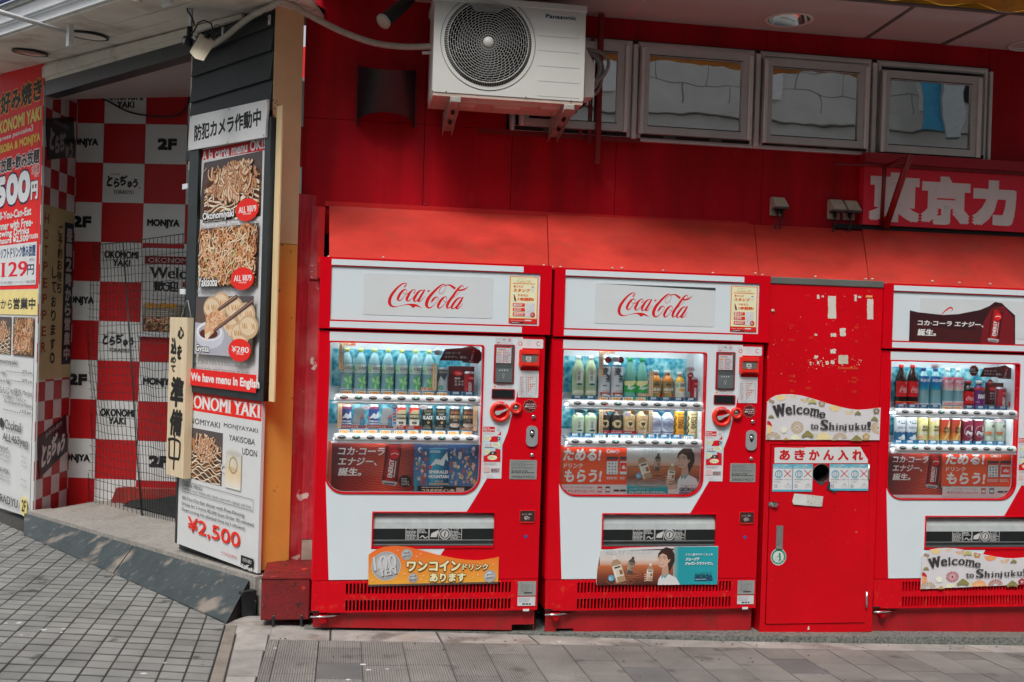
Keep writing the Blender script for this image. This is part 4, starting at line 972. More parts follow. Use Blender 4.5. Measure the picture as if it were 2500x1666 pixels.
# red band and heading at the top
PX = lambda *q: q
P.poly([(150, 588), (838, 455), (830, 580), (146, 690)], R1)
def quadtext(P, t, tl, bl, tr, br, col, **kw):
    """text whose box is given by the photographed corners top-left and bottom-right"""
    P.text(t, tl[0], tl[1], br[0], br[1], col, **kw)
quadtext(P, 'A la carte menu OK!!', (186, 592), None, None, (833, 562), (.80,.80,.80), bold=.04)
P.poly([(205, 712), (774, 620), (728, 1250), (150, 1300)], (.1,.08,.07)); 
a1 = P.m(205, 712); b1 = P.m(745, 1250)
class Sub:
    """drawing area given in metres: u0,z1 (top left) to u1,z0, as 0..W by 0..H units"""
    def __init__(s, P, u0, z1, u1, z0, W_, H_): s.P = P; s.a = (u0, z1, u1, z0, W_, H_)
    def __enter__(s):
        s.old = s.P.flat; u0, z1, u1, z0, W_, H_ = s.a; s.P.flat = lambda X, Y: (u0+(u1-u0)*X/W_, z1+(z0-z1)*Y/H_); return s.P
    def __exit__(s, *a): s.P.flat = s.old
uL = ul+.035; uR = ur-.055
def zz_(px_, py_): return FB.px(px_, py_, -.03)[1]
zA = zz_(497, 398); zB = zz_(497, 535); zC = zz_(489, 560)
photos = []
zt1 = FB.px(498, 396, -.03)[1]; zb1 = FB.px(486, 536, -.03)[1]
for k, (tl, br, kind, nm, price) in enumerate((((498,397),(628,528),'pancake','Okonomiyaki','ALL ¥879'), ((484,561),(620,698),'noodle','Yakisoba','ALL ¥879'), ((482,725),(616,874),'gyoza','Gyoza','¥280'))):
    z1 = FB.px(*tl, -.03)[1]; z0 = FB.px(*br, -.03)[1]; H = 1000*(z1-z0)/(uR-uL)
    with Sub(P, uL, z1, uR, z0, 1000, H):
        food(P, 0, 0, 1000, H, kind, k+5, 330); P.L += .0003
        wname = {0: 560, 1: 350, 2: 245}[k]
        P.text(nm, 25, H*.84, 25+wname, H*(1.0 if k < 2 else .985), (.85,.85,.85), bold=.035, out=(.015,.012,.01), ow=.10)
        P.disc(800, H*.885, 190, K('d8251c'), ry=95)
        P.text(price, 660, H*.825, 950, H*.925, (.85,.84,.82), bx=.05, serif=True); P.text('+TAX8%', 740, H*.935, 870, H*.962, (.85,.84,.82), bold=.03)
    sub = {0: 'Pork, squid, octopus, cheese, bacon, mochi', 1: 'Pork, squid, Shrimp'}.get(k)
    zq = z0-.010
    if sub: P.flat = None; 
    with Sub(P, uL, zq, uR, zq-.05, 1000, 100):
        if k == 0: P.text(sub, 10, 10, 990, 78, (.28,.28,.27))
        elif k == 1: P.text(sub, 10, 12, 440, 80, (.28,.28,.27))
        else:
            P.text('It is fun to make. It is delicious to eat.', 20, 15, 930, 88, (.28,.28,.27)); P.text('Please make good memories in Japan.', 20, 110, 980, 190, (.28,.28,.27))
zr1 = FB.px(475, 905, -.03)[1]; zr0 = FB.px(475, 930, -.03)[1]
with Sub(P, ul, zr1+.012, ur, zr1-.082, 1000, 100):
    P.rect(0, 0, 1000, 100, K('d4201c')); P.text('We have menu in English', 5, 22, 1045, 88, (.82,.82,.80), bold=.045)
P.build('menu_print', fm, PAPER)
# --- white notice above
nt_ = root('notice_board', FB, 'white notice board with black Japanese characters above the food menu', 'notice')
un0 = FB.px(461, 330, -.055)[0]; un1 = FB.px(653, 300, -.055)[0]; zn1 = FB.px(465, 285, -.055)[1]; zn0 = FB.px(459, 368, -.055)[1]
zq1 = FB.px(655, 243, -.055)[1]; zq0 = FB.px(646, 336, -.055)[1]
prism = MB(); prism.prism([(un0, zn0), (un1-.012, zq0), (un1-.012, zq0+.05), (un1, zq1-.05), (un1-.002, zq1), (un0+.012, zn1)], -.058, -.046); prism.build('board', M('white_board_paint', (.72,.73,.73), .4, var=.05), nt_)
P = Print(FB, -.0585, (450, 230, 4.236)); 
P.text('防犯カメラ作動中', 105, 322, 790, 326, (.015,.016,.016), bold=.03, sq=True)
P.build('notice_lettering', nt_, PAPER)
mb = MB()
for X, Y in ((75,240),(460,156),(855,66),(48,562),(445,500),(822,424)):
    u, z = FB.px(450+X/4.236, 230+Y/4.236, -.0585); mb.lathe([(0,-.003),(.005,-.002),(.006,0)], (u, -.0585, z), 8, 'y')
mb.build('nail_heads', m_steel, nt_)['kind'] = 'stuff'
# --- lower white menu sign with the price
lw_ = root('price_sign', FB, 'white standing menu sign with big red price 2,500 yen at the doorway step', 'sign')
lu0 = FB.px(433, 1300, -.03)[0]; lu1 = FB.px(629, 1390, -.03)[0]; lz0 = FB.px(628, 1400, -.03)[1]; lz0b = FB.px(433, 1327, -.03)[1]; lz1 = FB.px(638, 979, -.03)[1]
MB().prism([(lu0, lz0b), (lu1, lz0), (lu1, lz1), (lu0, lz1+.03)], -.030, -.012).build('board', M('menu_white_board', (.70,.71,.71), .38, var=.05), lw_)
box('board_edge', m_blackframe, lw_, lu0-.022, lu0-.0005, -.034, -.010, lz0b-.0, lz1-.2)
P = Print(FB, -.0305, (420, 960, 3.408))
za_ = P.m(738, 238)[1]; ua_ = P.m(165, 160)[0]; ub_ = P.m(740, 70)[0]
P.flat = None
with Sub(P, lu0+.002, lz1+.0, lu1-.004, lz0, 1000, 1000*(lz1-lz0)/(lu1-lu0)) as Q:
    HH = 1000*(lz1-lz0)/(lu1-lu0)
    def uz(X, Y):
        u, z = FB.px(420+X/3.408, 960+Y/3.408, -.0305); return ((u-lu0-.002)/(lu1-.006-lu0)*1000, (lz1-z)/(lz1-lz0)*HH)
    def bt(t, x0, y0, x1, y1, c, **kw):                  # text by photographed corners
        a = uz(x0, y0); b = uz(x1, y1); Q.text(t, a[0], a[1], b[0], b[1], c, **kw)
    rb = uz(738, 236)[1]
    Q.rect(0, 0, 1000, rb, K('da2418')); tw = (.80,.80,.78)
    Q.text('OKONOMI YAKI', -30, rb*.17, 985, rb*.86, tw, bx=.07, serif=True)
    k1 = (.03,.03,.032)
    b0 = uz(715, 345); a0 = uz(432, 250)
    Q.text('OKONOMIYAKI', -60, uz(165,205)[1], uz(398,295)[0], uz(398,295)[1], k1, bold=.01, shear=0)
    bt('MONJYAYAKI', 432, 248, 713, 345, k1, bold=.01); bt('YAKISOBA', 474, 345, 690, 436, k1, bold=.01); bt('UDON', 586, 455, 707, 535, k1, bold=.01)
    a = uz(155, 285); b = uz(412, 775); food(Q, a[0], a[1], b[0], b[1], 'pancake', 21, 150); Q.L += .0003
    # beer mug
    mug = lambda X, Y: uz(X, Y)
    c0 = mug(455, 530); c1 = mug(585, 560); x0_, x1_ = c0[0], c1[0]; yt = mug(520, 490)[1]; yb = mug(520, 800)[1]; w_ = x1_-x0_
    Q.grad(x0_, yt, x1_, yb, [(0, (.62,.60,.54)), (.25, (.70,.66,.56)), (.55, (.78,.62,.40)), (.8, (.82,.70,.52)), (1, (.80,.78,.74))])
    Q.disc(x0_+w_/2, yt+8, w_/2, (.66,.64,.58), ry=26); Q.disc(x0_+w_/2, yt+12, w_*.42, (.56,.54,.49), ry=16)
    Q.stroke([(x0_, yt+(yb-yt)*.42, 14), (x0_-40, yt+(yb-yt)*.42, 14), (x0_-46, yt+(yb-yt)*.42+30, 12), (x0_, yt+(yb-yt)*.42+45, 12)], (.66,.64,.60))
    Q.ring(x0_+w_*.5, yt+(yb-yt)*.36, 40, 52, (.42,.33,.16)); Q.greek(x0_+w_*.2, yt+(yb-yt)*.42, x0_+w_*.8, yt+(yb-yt)*.52, 3, (.40,.30,.14))
    # drink menu frame
    a = uz(92, 725); b = uz(683, 958); ytop = a[1]; ybot = uz(90, 815)[1]; x0_, x1_ = a[0], b[0]
    Q.frame(x0_, ytop, x1_, ybot, (.12,.12,.12), 3)
    Q.text('DRINK MENU', x0_+14, ytop+9, x0_+270, ytop+(ybot-ytop)*.48, k1); Q.text('draft beer ,sour, cocktail, sake, shochu, plum wine, highball, soft drink', x0_+10, ytop+(ybot-ytop)*.56, x1_-22, ybot-8, (.10,.10,.10))
    l0 = uz(88, 850)[1]; l1 = uz(84, 905)[1]; dh = uz(84, 940)[1]-uz(86, 893)[1]
    for k, (t, wv) in enumerate((('All-You-Can-Eat dinner with Free-Flowing', 850), ('Drinks for 2 hours ¥2,500 (Last Order 90 minutes)', 960), ('Overrunning the allotted time isn’t allowed.', 865))):
        Q.text(t, 62, l0+dh*1.02*k, wv, l0+dh*1.02*k+dh*.74, (.06,.06,.06), bold=.008)
    a = uz(140, 1020); b = uz(572, 1310); Q.text('¥2,500', a[0], a[1], b[0], b[1], K('dd2a1c'), bold=.022)
    a = uz(412, 1310); b = uz(548, 1380); Q.text('+TAX8%', a[0], a[1], b[0], b[1], K('b8403a'), shear=.2, serif=True)
    a = uz(583, 1345); b = uz(685, 1465); Q.rect(a[0], a[1], b[0], b[1], (.012,.012,.012)); Q.text('お好み焼き', a[0]+20, a[1]+10, b[0]-20, a[1]+34, (.75,.75,.75)); calligraphic(Q, a[0]+8, a[1]+42, b[0]-a[0]-16, (b[1]-a[1])*.58, (.80,.80,.80), 1.3)
P.build('sign_print', lw_, PAPER)
# --- hanging cedar board
wd = root('hanging_board', FB, 'pale cedar board with black brush characters hung on a cord by the wire gate', 'sign')
wu1, wz1 = FB.px(457, 776, -.085); wu0 = FB.px(415, 776, -.085)[0]; wz0 = FB.px(447, 1170, -.085)[1]
MB().bbox(wu0, wu1, -.085, -.036, wz0, wz1, b=.002).build('board', m_wood, wd)
MB().tube([(wu0+.09, -.06, wz1), (wu0+.135, -.055, wz1+.09), (wu0+.15, -.05, wz1+.10), (wu0+.17, -.055, wz1+.08), (wu0+.215, -.06, wz1)], .0022, 6).build('cord', M('cord_grey', (.4,.38,.36), .7), wd)
P = Print(FB, -.0855); W2 = wu1-wu0; H2 = wz1-wz0
with Sub(P, wu0, wz1, wu1, wz0, 100, 100*H2/W2) as Q:
    HH = 100*H2/W2; ink = (.018,.016,.014)
    def S_(t, x0, y0, x1, y1, b_=.06): Q.text(t, x0, y0*HH, x1, y1*HH, ink, bold=b_, shear=.12)
    S_('心', 46, .055, 84, .135, .07); S_('を', 44, .17, 74, .265, .06); S_('込', 8, .125, 44, .235, .07); S_('め', 10, .245, 42, .29, .07); S_('て', 12, .30, 40, .345, .08)
    S_('準', 10, .37, 88, .565, .045); S_('備', 12, .575, 84, .745, .045)
    for pts in ([(16,.77,8),(18,.85,8),(20,.885,8),(60,.885,7),(76,.875,8),(80,.80,8),(76,.775,7),(40,.765,7),(12,.775,8)], [(48,.745,8),(48,.84,7),(46,.95,8)], [(20,.825,4),(74,.825,4)][:0]):
        if pts: Q.stroke([(x, y*HH, w_) for x, y, w_ in pts], ink, smooth=4)
P.build('brush_characters', wd, PAPER)

# ------------------------------------------------------------------ doorway
dw = root('doorway_walls', FW, 'red and white checked doorway walls with black shop lettering', 'wall')
GX, GZ = FW.px(251.5, 398, 0); TW, TH = .3493, .3235
m_tr = M('checker_red_film', (.58, .012, .016), .35, var=.08, scale=3); m_tw = M('checker_white_film', (.80, .82, .81), .35, var=.06, scale=3, chips=[((.15,.15,.15), 60, .73, .77, .6)])
MB().box(-.08, 2.2, .006, .05, -.15, 3.45).build('wall_core', m_greyd, dw)
tr_ = MB().bbox(.0008, TW-.0008, 0, .006, .0008, TH-.0008, b=.001).mesh('wall_tile', m_tr); tw_ = MB().bbox(.0008, TW-.0008, 0, .006, .0008, TH-.0008, b=.001).mesh('wall_tile', m_tw)
for i in range(-1, 5):
    for j in range(-3, 9):
        link('wall_tile', tw_ if (i+j) % 2 == 0 else tr_, dw, (GX+TW*i, 0, GZ-TH*(j+1)))
P = Print(FW, -.0008); kk = (.022,.022,.024)
def cell(t, i, j):
    x0 = GX+TW*i; z1 = GZ-TH*j
    with Sub(P, x0, z1, x0+TW, z1-TH, 100, 100*TH/TW) as Q:
        if t == 'O': Q.text('OKONOMI', 9, 20, 92, 38, kk, bold=.055); Q.text('YAKI', 30, 40, 72, 56, kk, bold=.055)
        if t == '2F': Q.text('2F', 30, 33, 76, 60, kk, bold=.08, sq=True)
        if t == 'M': Q.text('MONJYA', 10, 36, 88, 58, kk, bold=.055)
        if t == 'T': calligraphic(Q, 9, 27, 76, 30, kk, 1.2); Q.text('お好み焼き', 20, 24, 42, 28, kk); Q.text('TORADYU', 27, 63, 76, 72, kk, bx=.03, serif=True); Q.disc(90, 57, 2, K('b04040'))
for t, i, j in (('O',0,-2),('T',0,0),('O',0,2),('T',0,4),('O',0,6),('2F',1,-1),('M',1,1),('M',1,5),('2F',1,7),('M',-1,-1),('2F',-1,1),('M',-1,3),('2F',-1,5),('M',-1,7),('T',2,2),('O',2,0)): cell(t, i, j)
P.build('wall_lettering', dw, PAPER)
# side wall with small checks
dsw = root('side_wall', FS, 'left doorway side wall with small red and white checks', 'wall')
SWL = .655; sw = SWL/4.3
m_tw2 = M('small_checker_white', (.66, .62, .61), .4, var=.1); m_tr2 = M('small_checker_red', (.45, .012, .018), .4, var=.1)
MB().box(.05, SWL+.02, .0065, .05, -.25, 3.46).build('wall_core', m_greyd, dsw)
ta = MB().bbox(.0006, sw-.0006, 0, .006, .0006, .1492, b=.0008).mesh('wall_tile', m_tr2); tb = MB().bbox(.0006, sw-.0006, 0, .006, .0006, .1492, b=.0008).mesh('wall_tile', m_tw2)
for i in range(5):
    for j in range(24): link('wall_tile', ta if (i+j) % 2 == 0 else tb, dsw, (sw*i, 0, -.05+.15*j))
hp = root('vertical_poster', FS, 'faded yellow vertical poster with red and black lettering on the checked side wall', 'poster')
hz1 = FS.px(130, 505, -.004)[1]; hz0 = FS.px(130, 925, -.004)[1]
box('poster_sheet', M('faded_yellow_paper', (.52, .42, .20), .5, var=.15, scale=4), hp, .012, .60, -.004, -.001, hz0, hz1)
P = Print(FS, -.0045)
with Sub(P, .012, hz1, .60, hz0, 100, 100*(hz1-hz0)/.588) as Q:
    HH = 100*(hz1-hz0)/.588
    Q.rect(70, HH*.07, 100, HH*.92, (.018,.02,.03))
    Q.vtext('HOTPEPPER', 13, HH*.03, HH*.86, 13, K('8a2a22', 1.2), .02); Q.vtext('ご予約お待ち', 56, HH*.09, HH*.50, 15, (.03,.03,.03), .03); Q.vtext('しております。', 40, HH*.34, HH*.92, 15, (.03,.03,.03), .03)
    Q.vtext('昼12時から営業中', 85, HH*.10, HH*.90, 20, (.45,.44,.42), .06)
P.build('poster_print', hp, PAPER)
def logo(label, tl, br, quad=None):
    r = root('logo_board', FS, label, 'sign', 'black logo boards on the checked side wall'); P = Print(FS, -.006)
    q = [FS.px(*p, -.006) for p in quad]; MB().prism([(a, b) for a, b in q], -.006, -.001).build('board', M('logo_black_board', (.012,.014,.016), .35), r)
    u0 = min(a for a, b in q); u1 = max(a for a, b in q); z0 = min(b for a, b in q); z1 = max(b for a, b in q)
    with Sub(P, u0, z1, u1, z0, 100, 100) as Q: return r, P, Q
r, P, Q = logo('upper black square logo board on the dark checked side wall', 0, 0, [(111,290),(180,286),(184,383),(118,391)][::-1])
u0 = FS.px(116,340,-.006)[0]; u1 = FS.px(182,340,-.006)[0]; z1 = FS.px(150,290,-.006)[1]; z0 = FS.px(150,388,-.006)[1]
with Sub(P, u0, z1, u1, z0, 100, 100) as Q: Q.text('お好み焼き', 20, 9, 78, 21, (.30,.31,.31)); calligraphic(Q, 6, 30, 88, 62, (.36,.37,.37), 1.3)
P.build('board_print', r, PAPER)
r, P, Q = logo('lower tilted black logo board near the floor of the checked side wall', 0, 0, [(91,1070),(162,1012),(165,1100),(97,1168)][::-1])
u0 = FS.px(95,1090,-.006)[0]; u1 = FS.px(163,1060,-.006)[0]; z1 = FS.px(128,1035,-.006)[1]; z0 = FS.px(128,1140,-.006)[1]
with Sub(P, u0, z1, u1, z0, 100, 100) as Q:
    n0 = len(P.V); Q.text('お好み焼き', 22, 8, 80, 19, (.62,.62,.60)); calligraphic(Q, 8, 26, 84, 58, (.74,.74,.72), 1.3)
sl_ = ((FS.px(162,1012,-.006)[1]-FS.px(91,1070,-.006)[1])/(FS.px(162,1012,-.006)[0]-FS.px(91,1070,-.006)[0]))
for A_ in P.V: A_[:, 2] += (A_[:, 0]-(u0+u1)/2)*sl_
P.build('board_print', r, PAPER)
# welcome poster on the back wall
wp = root('welcome_poster', FW, 'framed restaurant welcome poster with a food photo on the checked back wall', 'poster')
wu0, wz1 = FW.px(347, 607, -.02); wu1 = wu0+.52; wz0 = FW.px(340, 812, -.02)[1]
MB().bbox(wu0-.012, wu1, -.022, -.0015, wz1-.02, wz1+.006).build('top_rail', m_wplas, wp); MB().bbox(wu0-.02, wu1, -.030, -.0015, wz0-.035, wz0).build('bottom_rail', m_wplas, wp)
box('sheet', M('poster_white', (.66,.66,.65), .4), wp, wu0, wu1-.005, -.012, -.0015, wz0+.0005, wz1-.0205)
P = Print(FW, -.0125)
with Sub(P, wu0, wz1-.02, wu1, wz0, 100, 140) as Q:
    Q.rect(4, 8, 99, 22, K('7a1418', 1.2)); Q.text('OKONOMI YAKI', 10, 11, 110, 19, (.7,.6,.56), serif=True)
    Q.text('Welcome', 12, 27, 118, 46, (.03,.03,.03), bx=.06, serif=True); Q.text('歓迎', 19, 50, 60, 69, (.03,.03,.03), bold=.05)
    for k, t in enumerate(('ファミリー', 'グループ')): Q.rect(66, 51+11*k, 104, 60+11*k, K('8a2010', 1.1)); Q.text(t, 68, 52.5+11*k, 102, 58.5+11*k, (.80,.50,.06), bold=.05)
    Q.text('Family OK  家人', 18, 73, 95, 79, (.4,.4,.4)); Q.greek(20, 81, 95, 86, 1, (.45,.45,.45))
    food(Q, 4, 90, 99, 138, 'noodle', 77, 60); Q.L += 2e-4; Q.grad(4, 90, 99, 112, [(0, (.35,.34,.28)), (1, (.30,.27,.2))]); Q.text('広い店内!', 7, 88, 58, 98, (.75,.40,.04), bold=.08, out=(.5,.05,.03), ow=.06)
    Q.greek(8, 101, 60, 112, 3, (.65,.63,.58), seed=4); Q.greek(62, 92, 98, 112, 5, (.12,.11,.1), seed=9)
P.build('poster_print', wp, PAPER)
# recess ceiling, black beam, white head trim
dc = root('doorway_ceiling', FB, 'pinkish white doorway ceiling behind the black beam', 'ceiling')
MB().hexa([(-3.45,.08,3.18),(-.8,.08,3.10),(-2.2,1.9,3.375),(-3.85,.40,3.395)][::-1], [(-3.45,.08,3.20),(-.8,.08,3.12),(-2.2,1.9,3.40),(-3.85,.40,3.42)][::-1]).build('ceiling_sheet', M('pinkish_ceiling', (.42, .36, .34), .3), dc)
MB().hexa([(-3.32,.0,3.175),(-.86,.0,3.074),(-.86,.10,3.074),(-3.32,.10,3.175)], [(-3.32,.0,3.285),(-.86,.0,3.155),(-.86,.10,3.155),(-3.32,.10,3.285)]).build('black_beam', m_blackframe, dc)
MB().hexa([(-3.32,.004,3.2855),(-.86,.004,3.1555),(-.86,.10,3.1555),(-3.32,.10,3.2855)], [(-3.32,.004,sof(3.32)-.002),(-.86,.004,sof(.86)-.002),(-.86,.10,sof(.86)-.002),(-3.32,.10,sof(3.32)-.002)]).build('head_board', m_soffw, dc)
MB().hexa([(-3.32,-.02,3.31),(-.3,-.02,3.157),(-.3,.0035,3.157),(-3.32,.0035,3.31)], [(-3.32,-.02,sof(3.32)-.03),(-.3,-.02,sof(.3)-.004),(-.3,.0035,sof(.3)-.004),(-3.32,.0035,sof(3.32)-.03)]).build('head_trim', m_soffw, dc)
box('end_filler', m_soffw, dc, -.99, -.86, .035, .2, 2.4, 3.1)
p = Vector(FB.w(-1.12, .36, 0)); zc_ = 3.19
o = downlight(None, (p.x, p.y, zc_-.03), .085, 'recessed chrome downlight inside the doorway ceiling beside the black pillar')
cb = prop(MB().tube([tuple(FW.w(*q)) for q in [tuple(c) for c in crom([(GX-.18,-.02,3.36),(GX+.03,-.02,3.28),(GX+.22,-.03,3.19),(GX+.45,-.04,3.155),(GX+.62,-.04,3.165),(GX+.70,-.03,3.24),(GX+.72,-.02,3.36)], 6)]], .007, 6).build('slack_cable', m_cable), 'slack dark cable drooping across the checked wall under the doorway ceiling', 'cable')
# folding wire gate
gt = root('wire_gate', FB, 'folding black wire mesh gate leaning across the doorway', 'gate')
GO = .50
def gpt(px_, py_, off): u, z = FB.px(px_, py_, off); return (u, off, z)
gA0, gA1 = gpt(190, 1222, GO+.05), gpt(176, 604, GO+.05); gB0, gB1 = gpt(345, 1262, GO-.03), gpt(300, 592, GO-.0); gC0, gC1 = gpt(432, 1282, GO), gpt(458, 570, GO)
def meshp(a0, a1, b0, b1, nu, nv, seed, name='mesh_panel'):
    R = random.Random(seed); a0, a1, b0, b1 = map(Vector, (a0, a1, b0, b1)); mb = MB()
    def pt(u, v):
        p = (a0.lerp(b0, u)).lerp(a1.lerp(b1, u), v); w = sin(pi*u)*sin(pi*v)
        return (p.x+.015*w*sin(v*7+seed), p.y+.03*w*sin(v*5+u*3), p.z+.012*w*sin(u*8))
    for i in range(nu+1): mb.tube([pt(i/nu+R.uniform(-.003,.003), v/10) for v in range(11)], .0023 if 0 < i < nu else .0045, 4, False)
    for j in range(nv+1): mb.tube([pt(u/8, j/nv) for u in range(9)], .0023 if 0 < j < nv else .004, 4, False)
    o = mb.build(name, m_blackframe, gt); o['kind'] = 'stuff'
meshp(gA0, gA1, gB0, gB1, 16, 32, 1); meshp(gB0, gB1, gC0, gC1, 16, 32, 2)
MB().tube([tuple(gB0), tuple((Vector(gB0)+Vector(gB1))/2+Vector((.02,-.01,0))), tuple(gB1)], .0035, 6).build('hinge_rod', m_blackframe, gt)
MB().tube([tuple(Vector(gB0)+Vector((.02,0,0))), tuple((Vector(gB0)+Vector(gB1))/2+Vector((.05,-.01,0))), tuple(Vector(gB1)+Vector((.004,0,0)))], .003, 6).build('hinge_rod', m_blackframe, gt)
mat_ = root('rolled_mat', FB, 'red and black folded mat lying on the floor behind the wire gate', 'mat')
def vp(pts, off, th, nm, m): MB().prism([FB.px(X/2.587, 1060+Y/2.587, off) for X, Y in pts], off, off+th).build(nm, m, mat_)
vp([(690,452),(735,338),(900,345),(1120,350),(1120,388),(940,405),(820,420),(750,460)], .64, .10, 'red_flap', M('mat_red', (.35,.03,.02), .6, var=.2))
vp([(760,462),(830,420),(960,410),(1120,386),(1120,540),(1000,505),(905,470)], .58, .055, 'black_flap', m_blackframe)
# --- tall red menu sign on the far left
ls = root('tall_menu_sign', FB, 'tall red and white restaurant menu sign at the far left edge of the street', 'sign')
lx1 = FB.px(95, 700, 0)[0]; lx0 = lx1-1.25
lzt, lzb = 3.415, -.035
MB().hexa([(lx0,-.0,lzb-.05),(lx1,-.0,lzb),(lx1,.012,lzb),(lx0,.012,lzb-.05)], [(lx0,-.0,lzt+.08),(lx1,-.0,lzt+.005),(lx1,.012,lzt+.005),(lx0,.012,lzt+.08)]).build('board', M('menu_white_board', (.70,.71,.71), .38, var=.05), ls)
box('edge_strip', m_greyl, ls, lx1+.0005, lx1+.006, -.003, .014, lzb, lzt)
P = Print(FB, -.001)
def lz(px_, py_): return FB.px(px_, py_, 0)
zy = lambda Y: 150+Y/3.3385
def band(y0, y1, cols):                               # y in photo pixels at the right edge of the sign (x ~ 95)
    z1 = lz(98, y0)[1] if y0 > 150 else 3.5; z0 = lz(98, y1)[1]; P.flat = lambda X, Y: (lx0+(lx1-lx0)*X, z1+(z0-z1)*Y)
    if isinstance(cols, list): P.grad(0, 0, 1, 1, cols)
    else: P.rect(0, 0, 1, 1, cols)
    P.flat = None
rd = K('7c1418', 1.25); rb_ = K('d81e1c')
band(100, 602, rb_); band(602, 705, rb_)
def lt(t, xl, yl, xr, yr, h, col, **kw):
    """text right-aligned by photographed top-left / top-right corner and height in pixels at right"""
    u1, z1 = lz(xr, yr); z0 = lz(xr, yr+h)[1]; u0 = lz(xl, yl)[0]
    P.flat = lambda X, Y: (u0+(u1-u0)*X, z1+(z0-z1)*Y); P.text(t, 0, 0, 1, 1, col, **kw); P.flat = None
def ltw(t, wid, xr, yt, h, col, **kw):
    u1, z1 = lz(xr, yt); z0 = lz(xr, yt+h)[1]; P.flat = lambda X, Y: (u1-wid+wid*X, z1+(z0-z1)*Y); P.text(t, 0, 0, 1, 1, col, **kw); P.flat = None
yel = K('e0a028', 1.2); w_ = (.80,.80,.78)
ltw('お好み焼き', 1.17, 104, 185, 58, (.012,.012,.014), bold=.055, out=yel, ow=.055)
ltw('OKONOMI YAKI', 1.10, 102, 257, 36, K('e8c060',1.2), bold=.06, out=(.05,.01,.01), ow=.03)
ltw('【Japanese pancake】', .98, 81, 304, 18, w_, bold=.03)
ltw('YAKISOBA & MONJYA', 1.18, 100, 322, 29, K('ecb040',1.2), bold=.06, out=(.05,.01,.01), ow=.03)
ltw('食べ放題+飲み放題', 1.16, 98, 361, 37, (.03,.02,.02), bold=.045, out=w_, ow=.07)
ltw('500', .82, 76, 412, 80, (.80,.82,.84), bold=.09, out=(.02,.02,.06), ow=.07); ltw('円', .15, 94, 440, 46, w_, bold=.06, out=(.02,.02,.06), ow=.06)
ltw('2時間', .17, 98, 402, 20, K('b02028'), bold=.03, out=w_, ow=.09); ltw('(税別)', .10, 96, 423, 9, w_)
ltw('All-You-Can-Eat', .82, 78, 504, 21, w_, bold=.05); ltw('Dinner with Free-', .90, 82, 530, 22, w_, bold=.05); ltw('Flowing Drinks', .80, 73, 553, 23, w_, bold=.05)
ltw('2 hours ¥2,500', .78, 71, 572, 19, w_, bold=.06); ltw('+TAX8%', .23, 95, 570, 12, w_, bold=.05)
z1 = lz(93, 590)[1]; z0 = lz(93, 695)[1]
P.flat = lambda X, Y: (lx0+(lx1-.055-lx0)*X, z1+(z0-z1)*Y); P.rect(0, 0, 1, 1, (.72,.73,.74)); P.flat = None
ltw('食べ放題+ソフトドリンク飲み放題', 1.15, 89, 596, 30, K('24486e',1.2), bold=.045, out=w_, ow=.04)
ltw('2,129', .98, 68, 637, 43, K('c8182c'), bx=.09, serif=True); ltw('円', .15, 85, 645, 26, (.03,.04,.09), bold=.03); ltw('(税別)', .11, 86, 630, 9, (.2,.2,.2)); ltw('お好み焼き・焼きそば 食べ放題＋ソフトドリンク飲み放題', 1.15, 87, 684, 8, (.2,.2,.2))
band(707, 770, K('e8cf8a', 1.15))
ltw('昼12時から', .74, 32, 730, 26, (.03,.03,.03), bold=.03); ltw('営業中', .50, 89, 727, 30, (.03,.03,.03), bold=.05)
for k, (ua, ub) in enumerate(((-.0, .41), (.47, .93))):
    z1 = lz(86, 776)[1]; z0 = lz(86, 872)[1]; U1 = lz(86, 776)[0]
    a = U1-(.93-ua)+.0; b = U1-(.93-ub)
    with Sub(P, a, z1, b, z0, 100, 100*(z1-z0)/(b-a)) as Q: food(Q, 0, 0, 100, 100*(z1-z0)/(b-a), 'noodle' if k else 'pancake', 31+k, 90)
P.L += 2e-4; k_ = (.05,.05,.055)
ltw('Okonomiyaki', .62, 47, 880, 15, k_, bold=.01)
for y_, t in ((906, 'with meat and an egg'), (928, 'with squid, shrimp and an egg')): ltw(t, .75, 18 if y_ < 910 else 28, y_, 10, k_); ltw('879 yen', .22, 84, y_+1, 11, k_); ltw('·············', .38, 60, y_+4, 3, k_)
ltw('もんじゃ焼き', .52, 56, 950, 19, k_); ltw('Monjya', .20, 83, 957, 14, k_); ltw('もち明太チーズもんじゃ', .52, 68, 973, 11, k_)
ltw('Rice cake Spiced cod roe Monjayaki', .62, 82, 988, 11, k_); ltw('1,018 yen', .24, 81, 1005, 11, k_); ltw('·········', .40, 54, 1007, 3, k_)
ltw('● Cocktail', .50, 56, 1031, 26, k_, bold=.01); ltw('ALL463yen', .58, 73, 1072, 27, k_, bold=.01)
ltw('Highball', .22, 24, 1092, 11, k_); ltw('+TAX8%', .12, 74, 1093, 7, k_)
for q, y_ in enumerate((1103, 1113, 1124, 1152, 1164, 1173)): ltw(('highball', 'Ginger highball', 'Coke highball', 'Apricot', 'Gigantic peak', 'Lime cheese split kick soda')[q], .30, 28, y_, 8, (.30,.30,.30)); 
for y_ in (1115, 1128, 1138, 1172, 1186): ltw('463 yen', .12, 70, y_, 6, (.30,.30,.30))
ltw('Fruit wine', .26, 26, 1143, 13, k_)
ltw('TORADYU', .62, 50, 1222, 20, k_, bx=.02, serif=True)
u_, z_ = lz(63, 1236); P.flat = lambda X, Y: (u_+X, z_+Y); P.disc(0, 0, .075, K('e6cf80',1.15)); P.text('2F', -.045, .05, .05, -.045, k_, bold=.05); P.flat = None
keep = []
P.build('sign_print', ls, PAPER)

